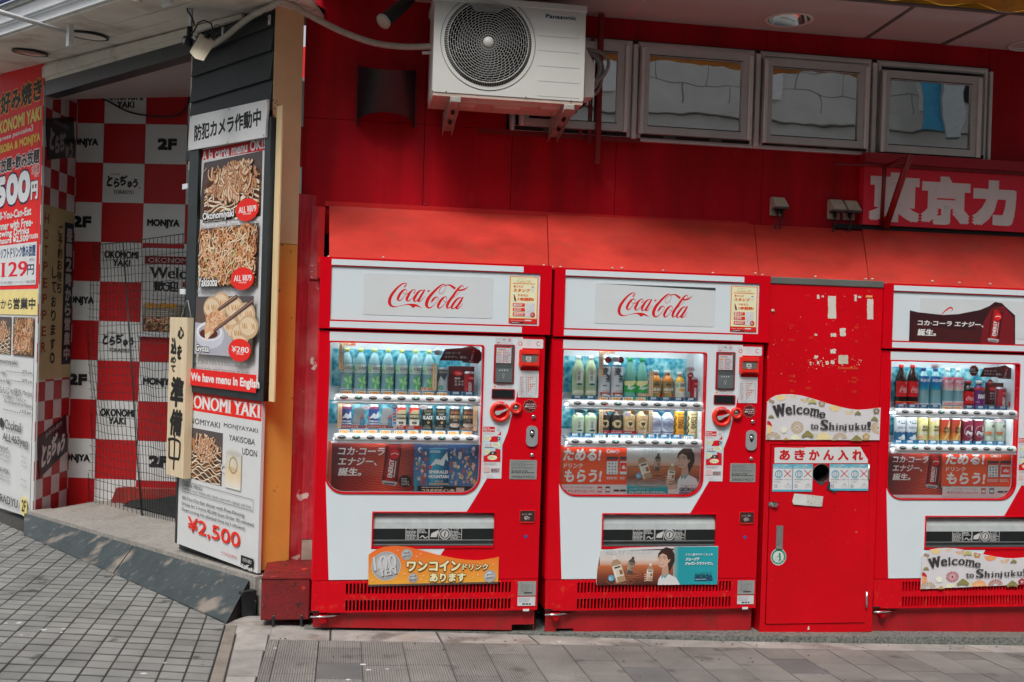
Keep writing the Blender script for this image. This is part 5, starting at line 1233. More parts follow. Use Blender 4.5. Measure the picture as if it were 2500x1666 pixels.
# ------------------------------------------------------------------ white plank soffit over the slanted front
ps = root('plank_soffit', FB, 'weathered white plank soffit over the slanted side front', 'soffit')
def lds(px_, py_):
    d = ray(px_, py_); O = FB.o; k = .079
    nrm = d.z+k*d.dot(FB.U); t = (3.16-CAM.z-k*((CAM-O).dot(FB.U)))/nrm; p = CAM+d*t; return ((p-O).dot(FB.U), (p-O).dot(FB.I))
SF = lambda x, y, t: 3.16-.079*x+(.02 if t else 0)
def cutx(y): return .076-1.085*(y-.251)            # right-hand cut edge of the planks
l1 = ((lds(25,118)[0]+lds(121,133)[0])/2, (lds(25,118)[1]+lds(121,133)[1])/2); l2 = ((lds(175,80)[0]+lds(256,88)[0])/2, (lds(175,80)[1]+lds(256,88)[1])/2)
rows = [(.32, .16), (.154, .003), (-.003, -.138), (-.144, -.288), (-.294, -.452)]
hplate('soffit_backing', m_dark, ps, [(-4.6, -.5), (.6, -.5), (.0, .34), (-4.6, .34)], [], lambda x, y, t: SF(x, y, t)+.03)
for k, (a, b) in enumerate(rows):
    xs = [[-4.6, -2.2, 9], [-4.6, -3.1, -1.3, 9], [-4.6, -1.7, 9], [-4.6, -2.6, -.9, 9], [-4.6, -1.4, 9]][k]
    for q, (x0_, x1_) in enumerate(zip(xs, xs[1:])):
        ra, rb2 = (cutx(a), cutx(b)) if x1_ > 5 else (x1_-.003, x1_-.003)
        hl = [disc(l[0], l[1], .112) for l in (l1, l2) if 0]
        hplate('plank', m_soffw, ps, [(x0_, b), (rb2, b), (ra, a), (x0_, a)], hl, lambda x, y, t, dz=rnd.uniform(-.003, .003): SF(x, y, t)+dz)
MB().hexa([(-4.6,-.456,SF(-4.6,0,0)-.012),(-.58,-.456,SF(-.58,0,0)-.012),(-.58,-.50,SF(-.58,0,0)-.012),(-4.6,-.50,SF(-4.6,0,0)-.012)][::-1], [(-4.6,-.456,SF(-4.6,0,0)+.03),(-.58,-.456,SF(-.58,0,0)+.03),(-.58,-.50,SF(-.58,0,0)+.03),(-4.6,-.50,SF(-4.6,0,0)+.03)][::-1]).build('edge_batten', m_soffw, ps)
def bstrip(name, y0, y1, dz0, dz1, m, x1=-.55):
    a = [(-4.8,y1,SF(-4.8,0,0)+dz0),(x1,y1,SF(x1,0,0)+dz0),(x1,y0,SF(x1,0,0)+dz0),(-4.8,y0,SF(-4.8,0,0)+dz0)]
    b = [(p[0],p[1],p[2]+dz1-dz0) for p in a]; MB().hexa(a, b).build(name, m, ps)
bstrip('fascia_lip', -.504, -.555, -.02, .02, m_soffw); bstrip('fascia_board', -.558, -.575, -.005, .050, m_fascia); bstrip('fascia_upper', -.575, -.605, .052, .120, m_fascia)
bstrip('gutter_strip', -.590, -.620, .122, .160, m_galv)
us = root('upper_sign', FB, 'dark blue edged signboard above the white fascia in the top left corner', 'sign')
MB().hexa([(-4.8,-.66,SF(-4.8,0,0)+.175),(-.9,-.66,SF(-.9,0,0)+.175),(-.9,-.63,SF(-.9,0,0)+.175),(-4.8,-.63,SF(-4.8,0,0)+.175)], [(-4.8,-.66,SF(-4.8,0,0)+.8),(-.9,-.66,SF(-.9,0,0)+.8),(-.9,-.63,SF(-.9,0,0)+.8),(-4.8,-.63,SF(-4.8,0,0)+.8)]).build('sign_panel', M('dark_sign_panel', (.012,.014,.016), .3), us)
MB().hexa([(-4.8,-.665,SF(-4.8,0,0)+.162),(-.9,-.665,SF(-.9,0,0)+.162),(-.9,-.63,SF(-.9,0,0)+.162),(-4.8,-.63,SF(-4.8,0,0)+.162)], [(-4.8,-.665,SF(-4.8,0,0)+.185),(-.9,-.665,SF(-.9,0,0)+.185),(-.9,-.63,SF(-.9,0,0)+.185),(-4.8,-.63,SF(-4.8,0,0)+.185)]).build('blue_border', M('blue_border', (.02,.05,.35), .35), us)
def dlb(l, r, label, m1=m_chrome, open_=True):
    o = bpy.data.objects.new('downlight', None); COL.objects.link(o); p = FB.w(l[0], l[1], SF(l[0], l[1], 0)-.004); o.location = p; o.rotation_euler = (0, -.0, THB); o.rotation_euler.x = 0
    o.rotation_euler = (0, .0788, THB); prop(o, label, 'ceiling light', 'recessed downlights in the soffits')
    MB().lathe([(r*1.0,.0),(r*1.06,-.012),(r*.96,-.014),(r*.9,-.008)], n=28).build('trim_ring', m_blackframe if open_ else m_soffw, o)
    MB().lathe([(r*.93,-.010),(r*.80,-.004),(r*.5,.0),(0,.0005)][::-1], n=28).build('reflector', m1, o)
dlb(l1, .115, 'dark recessed downlight in the white planks above the tall red sign', m_steel); dlb(l2, .118, 'blanked round downlight cover behind the white pole bracket', m_soffw)
po = root('flag_pole', Fr(0,0,0,0), 'white slanting pole fixed by a bracket under the white fascia, top left', 'pole')
e0 = Vector(FB.w(lds(148, 74)[0], -.46, 0)); a = CAM+ray(150, 74)*1; 
def onoff(px_, py_, off): u, z = FB.px(px_, py_, off); return Vector(FB.w(u, off, z))
A = onoff(160, 78, -.50); B_ = onoff(-40, 18, -1.05)
MB().tube([tuple(A), tuple(A.lerp(B_, .5)), tuple(B_)], [.011, .013, .016], 10).build('pole', m_fascia, po)
u, z = FB.px(165, 82, -.47); c = FB.w(u, -.47, z); brk = MB()
U_ = FB.U; brk.hexa([tuple(c+U_*-.022+Vector((0,0,-.075))), tuple(c+U_*.022+Vector((0,0,-.075))), tuple(c+U_*.022+Vector((0,0,-.075))+FB.I*.03), tuple(c+U_*-.022+Vector((0,0,-.075))+FB.I*.03)], [tuple(c+U_*-.022+Vector((0,0,.07))), tuple(c+U_*.022+Vector((0,0,.07))), tuple(c+U_*.022+Vector((0,0,.07))+FB.I*.03), tuple(c+U_*-.022+Vector((0,0,.07))+FB.I*.03)]); brk.build('bracket', m_fascia, po)
# security camera on a drop pole
sc_ = root('security_camera', Fr(0,0,0,0), 'cream box security camera tilted down on a black drop pole', 'camera')
CO = -.22
def cp(px_, py_, o=CO): return onoff(px_, py_, o)
MB().tube([tuple(cp(467,-40)), tuple(cp(466,5)), tuple(cp(465,66))], [.013,.013,.011], 10).build('drop_pole', m_steel, sc_)
MB().tube([tuple(cp(466,-40)), tuple(cp(466,8))], .017, 10).build('pole_sleeve', m_cable, sc_); MB().tube([tuple(cp(464,66)), tuple(cp(463,88)), tuple(cp(460,105))], [.015,.017,.024], 10).build('pole_joint', m_cable, sc_)
j = cp(456, 101, CO-.02); MB().lathe([(0,-.018),(.026,-.016),(.028,.02),(0,.022)], (0,0,0), 16, 'y').build('knob', m_cable, sc_, tuple(j), (0,0,THB)); MB().lathe([(0,-.0195),(.014,-.0185),(.014,-.015)], (0,0,0), 14, 'y').build('knob_cap', m_greyl, sc_, tuple(j), (0,0,THB))
F0 = cp(497, 148, CO-.12); Bk = cp(489, 84, CO+.06)
q8 = [cp(463,127,CO-.10), cp(476,143,CO-.125), cp(497,149,CO-.10), cp(484,133,CO-.075)]
q8b = [cp(489,82,CO+.03), cp(502,97,CO+.005), cp(525,104,CO+.03), cp(512,90,CO+.055)]
hb = MB().hexa([tuple(v) for v in q8], [tuple(v) for v in q8b]); hb.build('housing', m_camcream, sc_)
MB().tube([tuple(cp(503,92,CO+.02)), tuple(cp(508,84,CO+.03))], .016, 8).build('rear_plug', m_cable, sc_)
MB().tube([tuple(v) for v in (cp(508,88,CO+.03), cp(520,74,CO+.03), cp(516,58,CO+.02), cp(498,50,CO), cp(484,56,CO-.01), cp(474,76,CO-.01), cp(467,84,CO-.01))], .0045, 6).build('lead', m_cable, sc_)
MB().tube([tuple(v) for v in (cp(464,-30,CO-.01), cp(455,2,CO-.02), cp(458,28,CO-.02), cp(470,45,CO-.02), cp(474,60,CO-.02))], .0045, 6).build('lead', m_cable, sc_)
MB().tube([tuple(cp(470,93,CO)), tuple(cp(480,92,CO+.01))], .012, 8).build('swivel', m_steel, sc_)
u, z = FB.px(412, 6, -.36); pl = root('ceiling_plate', FB, 'small white fixing plate on the plank soffit left of the camera pole', 'bracket'); MB().bbox(u-.05, u+.05, -.38, -.36, z-.02, z+.1).build('plate', m_fascia, pl)

# ------------------------------------------------------------------ red steel box and litter on the ground
bxr = root('red_steel_box', FA, 'squat chipped dark red steel box between the ramp and the left vending machine', 'box')
bz0, bz1, bx0, bx1, by0 = .030, .236, -.244, -.007, .10
MB().bbox(bx0, bx1, by0, .50, bz0, bz1, b=.006).build('body', m_boxred, bxr)
MB().hexa([(bx0-.002,by0-.003,bz1-.001),(bx1+.002,by0-.003,bz1-.001),(bx1+.002,.50,bz1-.001),(bx0+.10,.50,bz1-.001)], [(bx0-.002,by0-.003,bz1+.005),(bx1+.002,by0-.003,bz1+.005),(bx1+.002,.50,bz1+.005),(bx0+.10,.50,bz1+.005)]).build('lid', m_boxred, bxr)
for xx in (bx0+.055, bx1-.045): MB().bbox(xx, xx+.013, by0-.005, by0-.001, .0, .055).build('strap_foot', m_blackframe, bxr)
rg2 = random.Random(11); gum = MB()
for px_, py_ in ((48,1520),(45,1522),(107,1538),(155,1536),(150,1545),(52,1551),(14,1522),(700,1415),(672,1583),(887,1623),(900,1636),(945,1634),(715,1411),(775,1521),(850,1660),(1350,1520),(1365,1567),(402,1619),(350,1645)):
    x, y = gp(px_, py_); r = rg2.uniform(.006, .013); n = 9
    ring = [(x+r*(1+.4*rg2.random())*cos(2*pi*k/n), y+r*.8*(1+.4*rg2.random())*sin(2*pi*k/n)) for k in range(n)]
    gum.add([(a, b, g(a, b)+.0008) for a, b in ring]+[(x, y, g(x, y)+.003)], [(k, (k+1) % n, n) for k in range(n)], True)
o = gum.build('chewing_gum_spots', M('white_gum', (.62,.62,.62), .6)); o['kind'] = 'stuff'
li = MB()
for k in range(90):
    x = rg2.uniform(-.4, 4.0); y = rg2.uniform(-.20, -.075) if rg2.random() < .7 else rg2.uniform(-.8, -.2); r = rg2.uniform(.002, .006); z = g(x, y)+.002
    li.add([(x-r,y,z),(x,y-r,z),(x+r*1.3,y,z),(x,y+r*.7,z),(x,y,z+r)], [(0,1,4),(1,2,4),(2,3,4),(3,0,4)])
o = li.build('grit_and_crumbs', M('dark_grit', (.10,.085,.07), .9, var=.5, scale=30)); o['kind'] = 'stuff'

# ------------------------------------------------------------------ the other side of the street, seen in the window glass
ob = root('building', Fr(0,-16,0,0), 'pale stone building across the street, seen reflected in the facade windows', 'building')
m_st = M('pale_stone_cladding', (.58, .56, .52), .7, var=.12, scale=1.2); m_st2 = M('stone_joint', (.18,.17,.16), .8)
MB().box(-30, 40, -.6, -.05, -1, 5.6).build('shopfront_wall', M('dim_shopfront', (.10,.10,.11), .5, var=.5, scale=.6), ob)
MB().box(-30, 40, -.6, -.03, 5.6, 14).build('upper_wall', m_st2, ob)
stn = MB(); R_2 = random.Random(5)
for j in range(16):
    x = -30+(j % 2)*.55; z = 6.75+j*.46
    while x < 40: stn.bbox(x+.008, x+1.09, -.03, .03+R_2.uniform(0,.01), z+.008, z+.452, b=.01); x += 1.1
stn.build('stone_blocks', m_st, ob)
MB().box(-30, 40, -.03, .30, 6.45, 6.72).build('ledge', m_st, ob); MB().box(-30, 40, -.03, .16, 5.85, 6.43).build('cornice', m_st, ob)
for k in range(22): MB().box(-29+3.1*k, -28.3+3.1*k, -.05, .2, -.9, 5.84).build('column', m_st, ob)
for k in range(16): xx = -22+3.9*k; MB().box(xx, xx+.55, .03, .12, 6.9, 8.1).build('wall_box', M('wall_box_white', (.7,.7,.69), .5), ob)
bn = root('street_banner', Fr(12.9,-14.6,0,.3), 'blue hanging street banner reflected in the rightmost window', 'banner')
box('banner_cloth', M('banner_blue', (.03,.30,.50), .5, var=.2), bn, -.42, .04, 0, .06, 6.2, 9.0); box('banner_frame', m_greyl, bn, .05, .42, -.02, .25, 6.0, 9.1); box('banner_frame', m_dark, bn, .45, 1.6, -.3, -.2, 6.9, 9.1)
# ================================================================== vending machines
MW, MH, ZK, ZHD = 1.147, 1.74, .159, 1.3926
FM1 = Fr(0, 0, .09, 0)
def ml(ox, oy, s): return lambda X, Y: FM1.px(ox+X/s, oy+Y/s, 0)
zm = ml(700, 600, 2.412); zc = ml(1180, 800, 6.033); zp = ml(1170, 1020, 8.712); zl = ml(700, 1180, 3.2258)
# key outlines, metres in the machine's own frame
WL, WT = zm(250, 572); WR = zm(1158, 600)[0]; WB = zm(700, 1457)[1]; WL2 = zm(232, 1300)[0]
WT = (zm(260, 568)[1]+zm(1150, 590)[1])/2
WX0 = (WL+WL2)/2+.002
def winpoly(d=0): return rrect(WX0+d, WB+d, WR-d, WT-d, (.088-d, .088-d, .012, .004), 8)
CX0, CZ0 = zl(675, 500); CX1, CZ1 = zl(1637, 232)
edge = [zm(1390, 535), zc(585, 165), zc(573, 330), zc(548, 600), zc(520, 870), zc(475, 1080), zp(665, 60), zp(600, 310), zp(487, 590), zp(160, 1298), zp(0, 1568)]
PRICE = {}
def price_tag(t, kind):
    k = (t, kind)
    if k in PRICE: return PRICE[k]
    P = Print(FM1, 0); P.flat = lambda X, Y: (X*.67, Y*.74)
    w, h = .086, .036
    if kind == 'o':
        P.rect(0, 0, w, h, (.04,.20,.36)); P.rect(.003, 0, w-.003, h-.006, (.74,.74,.72)); P.rect(.006, 0, w-.006, h-.010, (.80,.66,.40)); P.text(t, .010, h-.012, .066, .004, K('e07a10',1.2), bold=.07); P.text('円', .068, .018, .080, .004, K('e07a10',1.2), bold=.03)
    elif kind == 'w':
        P.rect(0, 0, w, h, (.05,.28,.46)); P.rect(.004, 0, w-.004, h-.010, (.74,.76,.78)); P.text(t, .014, h-.014, .062, .004, (.03,.03,.03), bold=.02); P.text('円', .066, .012, .074, .004, (.03,.03,.03))
    else:
        P.rect(0, 0, w, h, (.012,.13,.27)); P.rect(.024, h-.018, .066, h-.004, (.72,.74,.76)); P.text(t, .030, h-.006, .060, h-.0155, (.15,.15,.15)); P.text('つめた〜い', .010, .015, .076, .004, (.30,.50,.62), bold=.03)
    o = P.build('price_tag', None); PRICE[k] = o.data; bpy.data.objects.remove(o); return PRICE[k]
btn_m = MB().lathe([(.0,-.013),(.0155,-.013),(.0185,-.0085),(.0195,0)], (0,0,0), 20, 'y', sx=1.)
btn_m.v = [(x*1.13, y, z*.50) for x, y, z in btn_m.v]
LAMP = M('display_lamp_tube', (.8,.8,.8), .4); _b = LAMP.node_tree.nodes['Principled BSDF']; _b.inputs['Emission Color'].default_value = (.93,.98,1,1); _b.inputs['Emission Strength'].default_value = 11
btn_me = btn_m.mesh('button', m_black)
cap_m = MB().lathe([(0,-.0145),(.013,-.0142),(.0150,-.0128)], (0,0,0), 20, 'y'); cap_m.v = [(x*1.14, y, z*.36+.0025) for x, y, z in cap_m.v]; cap_me = cap_m.mesh('button_cap', M('button_cap_grey', (.33,.35,.36), .3))
led_r = M('led_red', (.8,.02,.02), .3); led_g = M('led_green', (.25,.75,.60), .3)
for m, c, s in ((led_r, (1,.02,.01), 1.2), (led_g, (.15,.9,.6), .35)):
    b = m.node_tree.nodes['Principled BSDF']; b.inputs['Emission Color'].default_value = (*c, 1); b.inputs['Emission Strength'].default_value = s
def script_logo(P, col, sc=1., dx=0, dy=0):
    """the cursive soft drink logo, traced as pen strokes; drawing units of a 2353 px wide enlargement"""
    S_ = lambda pts, **k: P.stroke([(x*sc+dx, y*sc+dy, w*sc) for x, y, w in pts], col, step=2e-6, **k)
    S_([(590,325,14),(600,303,42),(630,268,22),(638,238,18),(610,222,22),(540,238,34),(440,310,46),(330,430,64),(250,550,74),(212,680,80),(238,768,64),(310,808,36),(400,803,16),(520,780,12),(640,757,24),(760,754,38),(860,770,50),(940,802,36),(990,826,14),(1035,853,3)])
    P.poly([(x*sc+dx, y*sc+dy) for x, y in ((690,765),(755,798),(805,845),(848,812),(905,800),(880,750))], col, step=2e-6)
    S_([(645,430,10),(640,398,14),(602,380,26),(530,422,50),(460,520,64),(425,605,62),(442,652,32),(490,650,24),(560,575,14),(620,495,12),(648,430,10)])
    S_([(560,425,8),(553,460,10),(590,492,12),(650,492,14),(705,448,14)])
    S_([(822,474,28),(858,435,16),(852,393,16),(812,385,24),(740,440,48),(680,540,66),(645,620,62),(662,665,32),(712,655,22),(790,592,12),(835,530,10)])
    S_([(1070,405,14),(1040,398,20),(1000,402,30),(930,450,50),(860,555,62),(825,640,56),(850,680,28),(900,650,20),(985,555,12),(1060,440,12)])
    S_([(1090,395,34),(1040,480,50),(962,610,58),(930,668,44),(972,678,22),(1040,622,12),(1105,545,7)])
    P.poly([(x*sc+dx, y*sc+dy) for x, y in ((1180,396),(1228,399),(1200,441),(1150,440))], col, step=2e-6)
    S_([(1600,292,10),(1650,270,24),(1715,270,34),(1780,305,56),(1858,362,60)], capr=False)
    S_([(1940,402,38),(2010,396,44),(2090,372,36),(2150,330,16),(2190,285,4)])
    S_([(1612,330,8),(1618,285,12),(1580,255,18),(1520,265,32),(1420,340,50),(1300,460,62),(1200,580,76),(1145,700,82),(1142,785,74),(1182,833,44),(1240,830,28),(1330,762,13),(1400,672,11),(1432,602,14),(1400,566,22),(1340,592,44),(1290,652,50),(1245,715,5)])
    S_([(1618,290,9),(1606,370,9),(1560,450,11),(1490,488,12),(1452,460,13),(1465,390,13),(1520,320,11),(1590,285,11),(1650,272,12)])
    S_([(1645,612,10),(1640,575,14),(1605,565,26),(1530,610,52),(1460,710,66),(1425,795,60),(1445,846,32),(1500,830,22),(1570,762,13),(1625,685,11),(1648,615,9)])
    S_([(1560,600,8),(1558,650,10),(1600,692,12),(1665,690,14)])
    S_([(2045,345,9),(2060,305,12),(2038,282,16),(1990,302,34),(1900,400,52),(1800,540,60),(1700,680,66),(1653,785,66),(1662,843,36),(1720,830,20),(1800,742,13)])
    S_([(1752,640,10),(1850,552,10),(1975,440,8)])
    S_([(2020,590,12),(1990,586,20),(1945,592,34),(1880,645,50),(1800,750,60),(1765,828,50),(1790,862,26),(1850,830,20),(1935,735,12),(2020,615,12)])
    S_([(2045,580,34),(1990,680,52),(1902,808,60),(1880,850,42),(1932,856,22),(2000,792,12),(2050,725,7)])
    P.L += 1e-4

def energy_can(P, cx, cy, W_, H_, tilt=0, dark=.3):
    """upright picture of the slim red can, drawn about its centre"""
    a = radians(tilt); R = lambda x, y: (cx+x*cos(a)-y*sin(a), cy+x*sin(a)+y*cos(a))
    for i in range(8):
        x0 = -W_/2+W_*i/8; x1 = x0+W_/8+.2; k = [.25,.6,1.15,1,.85,.7,.45,.2][i]; P.poly([R(x0,-H_/2+abs(i-3.5)*.01*H_), R(x1,-H_/2+abs(i-2.5)*.01*H_), R(x1,H_/2), R(x0,H_/2)], (min(.8,.42*k), .012*k+.004, .014*k+.004), step=1e-6)
    P.L += 1e-4
    P.poly([R(-W_*.5,H_*.5), R(-W_*.47,H_*.455), R(W_*.47,H_*.455), R(W_*.5,H_*.5), R(W_*.38,H_*.56), R(-W_*.38,H_*.56)], (.45,.46,.47)); P.poly([R(-W_*.36,H_*.52), R(W_*.36,H_*.50), R(W_*.3,H_*.54), R(-W_*.3,H_*.55)], (.08,.08,.09))
    P.poly([R(-W_*.5,-H_*.5), R(W_*.5,-H_*.5), R(W_*.38,-H_*.55), R(-W_*.38,-H_*.55)], (.12,.02,.02))
    q = R(W_*.12, -H_*.27); P.disc(q[0], q[1], W_*.30, (.75,.02,.02)); P.stroke([(*R(-W_*.1,-H_*.25), W_*.06), (*R(W_*.1,-H_*.29), W_*.06), (*R(W_*.32,-H_*.27), W_*.06)], (.8,.8,.8), smooth=2)
    g_, tr = glyphs('ENERGY'); mn, mx = g_.min(0), g_.max(0); gg = (g_-mn)/(mx-mn)
    L0 = H_*.47; w0 = W_*.30
    for o in ((0,0),(.02,0),(0,.03),(.02,.03)):
        uv = [P.m(*R(-W_*.02-w0/2+(1-(y+o[1]))*w0, H_*.36-(x+o[0])*L0)) for x, y in gg]; P.put(uv, tr, (.82,.82,.82), 1e-6)
    P.L += 1e-4; P.stroke([(*R(W_*.24,H_*.34), W_*.05), (*R(W_*.24,-H_*.08), W_*.05)], (.7,.65,.65), smooth=0)
def waves(P, x0, y0, x1, y1, base, line, n=26, amp=.05, seed=1):
    P.grad(x0, y0, x1, y1, base, vert=False)
    W_, H_ = x1-x0, y1-y0
    for i in range(n):
        pts = []
        for k in range(22):
            x = x0+W_*k/21; y = y0+H_*(i+.5)/n+H_*amp*sin(k*.55+i*.16+seed)*(1+.6*sin(k*.21+i*.1))
            if y0+2 < y < y1-2: pts.append((x, y, H_/n*.32))
            else:
                if len(pts) > 2: P.stroke(pts, line, smooth=2, step=1e-6, capr=False)
                pts = []
        if len(pts) > 2: P.stroke(pts, line, smooth=2, step=1e-6, capr=False)
    P.L += 2e-4
def bottle_pic(P, x, y, W_, H_, tilt, liquid, lab, cap, capc=(.7,.68,.62)):
    a = radians(tilt); R = lambda u, v: (x+W_*u*cos(a)-H_*v*sin(a), y+W_*u*sin(a)+H_*v*cos(a))
    P.poly([R(*q) for q in ((-.5,.5),(-.5,-.15),(-.42,-.28),(-.16,-.40),(-.16,-.5),(.16,-.5),(.16,-.40),(.42,-.28),(.5,-.15),(.5,.5))], liquid)
    P.poly([R(*q) for q in ((-.18,-.38),(-.18,-.52),(.18,-.52),(.18,-.38))], capc); P.poly([R(*q) for q in ((-.46,.28),(-.46,-.16),(.46,-.16),(.46,.28))], lab)
    P.poly([R(*q) for q in ((-.30,-.05),(-.30,-.11),(.34,-.11),(.34,-.05))], (.05,.05,.05)); P.poly([R(*q) for q in ((.1,.22),(.1,.05),(.4,.05),(.4,.22))], (.30,.12,.05))
    P.poly([R(*q) for q in ((-.38,.46),(-.38,-.14),(-.30,-.14),(-.30,.46))], tuple(min(.85, c*1.5) for c in lab))
def portrait(P, x, y, s):
    """smiling dark haired woman in a pale jacket, three-quarter view to the left; x,y = chin"""
    Q = lambda *pts: [(x+a*s, y+b*s) for a, b in pts]; skin = (.66,.42,.32); sk2 = (.54,.31,.23)
    P.poly(Q((-.30,1.60),(-.22,.95),(.0,.62),(.35,.45),(.75,.62),(1.20,.85),(1.48,1.60))+(Q((1.6,2.4),(-.4,2.4)) if s > 170 and s < 205 else []), (.70,.70,.71)); P.poly(Q((.02,.60),(.30,.90),(.62,.50),(.50,.38),(.2,.55)), (.10,.40,.38)); P.poly(Q((.0,.72),(.05,.95),(.16,.72),(.08,.55)), (.08,.36,.35))
    P.poly(Q((-.02,-1.35),(.38,-1.60),(.85,-1.45),(1.06,-1.0),(1.06,-.45),(.84,-.02),(.72,.28),(.45,.45),(.40,-.4),(-.30,-.75),(-.22,-1.1)), (.045,.022,.018))
    P.poly(Q((.08,-.05),(.50,-.35),(.60,.35),(.22,.78),(.02,.50)), sk2)
    P.poly(Q((-.30,-.70),(-.20,-1.05),(.10,-1.32),(.42,-1.22),(.60,-.95),(.62,-.45),(.40,-.08),(.12,.03),(-.06,.02),(-.20,-.08),(-.26,-.28),(-.34,-.42),(-.28,-.52)), skin)
    P.poly(Q((-.30,-.70),(-.20,-1.05),(.10,-1.34),(.5,-1.3),(.66,-.9),(.66,-.5),(.52,-.62),(.42,-.95),(.10,-1.10),(-.12,-.95)), (.05,.025,.02))
    P.poly(Q((.60,-.62),(.72,-.66),(.70,-.42),(.60,-.40)), sk2)
    P.stroke([(x-.20*s,y-.78*s,.03*s),(x-.10*s,y-.83*s,.04*s),(x-.02*s,y-.80*s,.02*s)], (.06,.03,.02)); P.stroke([(x+.10*s,y-.80*s,.03*s),(x+.24*s,y-.84*s,.045*s),(x+.38*s,y-.76*s,.02*s)], (.06,.03,.02))
    P.disc(x-.10*s, y-.70*s, .05*s, (.05,.03,.025), ry=.028*s); P.disc(x+.24*s, y-.68*s, .06*s, (.05,.03,.025), ry=.03*s)
    P.stroke([(x-.06*s,y-.62*s,.02*s),(x-.12*s,y-.46*s,.035*s),(x-.04*s,y-.42*s,.02*s)], (.50,.28,.20))
    P.stroke([(x-.16*s,y-.27*s,.03*s),(x+.0*s,y-.20*s,.09*s),(x+.20*s,y-.29*s,.03*s)], (.45,.10,.09)); P.stroke([(x-.10*s,y-.265*s,.015*s),(x+.0*s,y-.235*s,.04*s),(x+.12*s,y-.275*s,.015*s)], (.80,.78,.76))
def georgia(P, x0, y0, x1, y1, col=(.02,.05,.09)):
    h = y1-y0; P.text('どうもありがとう。', x0+(x1-x0)*.04, y0, x1, y0+h*.18, (.03,.10,.14)); P.text('GEORGIA', x0, y0+h*.30, x1, y0+h*.74, col, bold=.05); P.stroke([(x0+(x1-x0)*.36, y0+h*.26, h*.05), (x0+(x1-x0)*.44, y0+h*.20, h*.05)], col, smooth=0)
    P.rect(x0-4, y0+h*.80, x1+5, y1, (.02,.07,.20)); P.greek(x0+8, y0+h*.83, x1-2, y0+h*.97, 1, (.6,.65,.7))
def ripple(P, cx, cy, r, n, cols, ry=.35):
    for k in range(n): P.ring(cx, cy, r*(n-k)/n*.86, r*(n-k)/n, cols[k % len(cols)])
def coke_on(P, x0, y0, s, col=(.80,.80,.79)):
    P.text('Coke', x0, y0, x0+s*1.9, y0+s, col, bold=.04); P.ring(x0+s*2.45, y0+s*.55, s*.34, s*.46, col, a0=radians(130), a1=radians(410)); P.stroke([(x0+s*2.45, y0+s*.02, s*.13), (x0+s*2.45, y0+s*.5, s*.13)], col, smooth=0)

def ad_energy(P, x0, y0, x1, y1, cut=False):
    """dark red energy drink advert; x0..x1 in drawing units"""
    W_, H_ = x1-x0, y1-y0
    waves(P, x0, y0, x1, y1, [(0,(.12,.02,.022)),(.3,(.45,.04,.03)),(.62,(.86,.10,.05)),(1,(.22,.03,.03))], (.05,.012,.013), 30, .05)
    for k, (t, yy, ww) in enumerate((('コカ·コーラ', .10, .56), ('エナジー、', .30, .47), ('誕生。', .50, .28))): P.text(t, x0+W_*.07, y0+H_*yy, x0+W_*(.07+ww), y0+H_*(yy+.165), (.80,.79,.78), bold=.035, shear=.16)
    energy_can(P, x0+W_*.725, y0+H_*.43, W_*.19, H_*.74, 7)
    P.disc(x0+W_*.885, y0+H_*.765, W_*.075, (.02,.015,.015)); P.greek(x0+W_*.84, y0+H_*.70, x0+W_*.94, y0+H_*.85, 5, (.55,.5,.5))
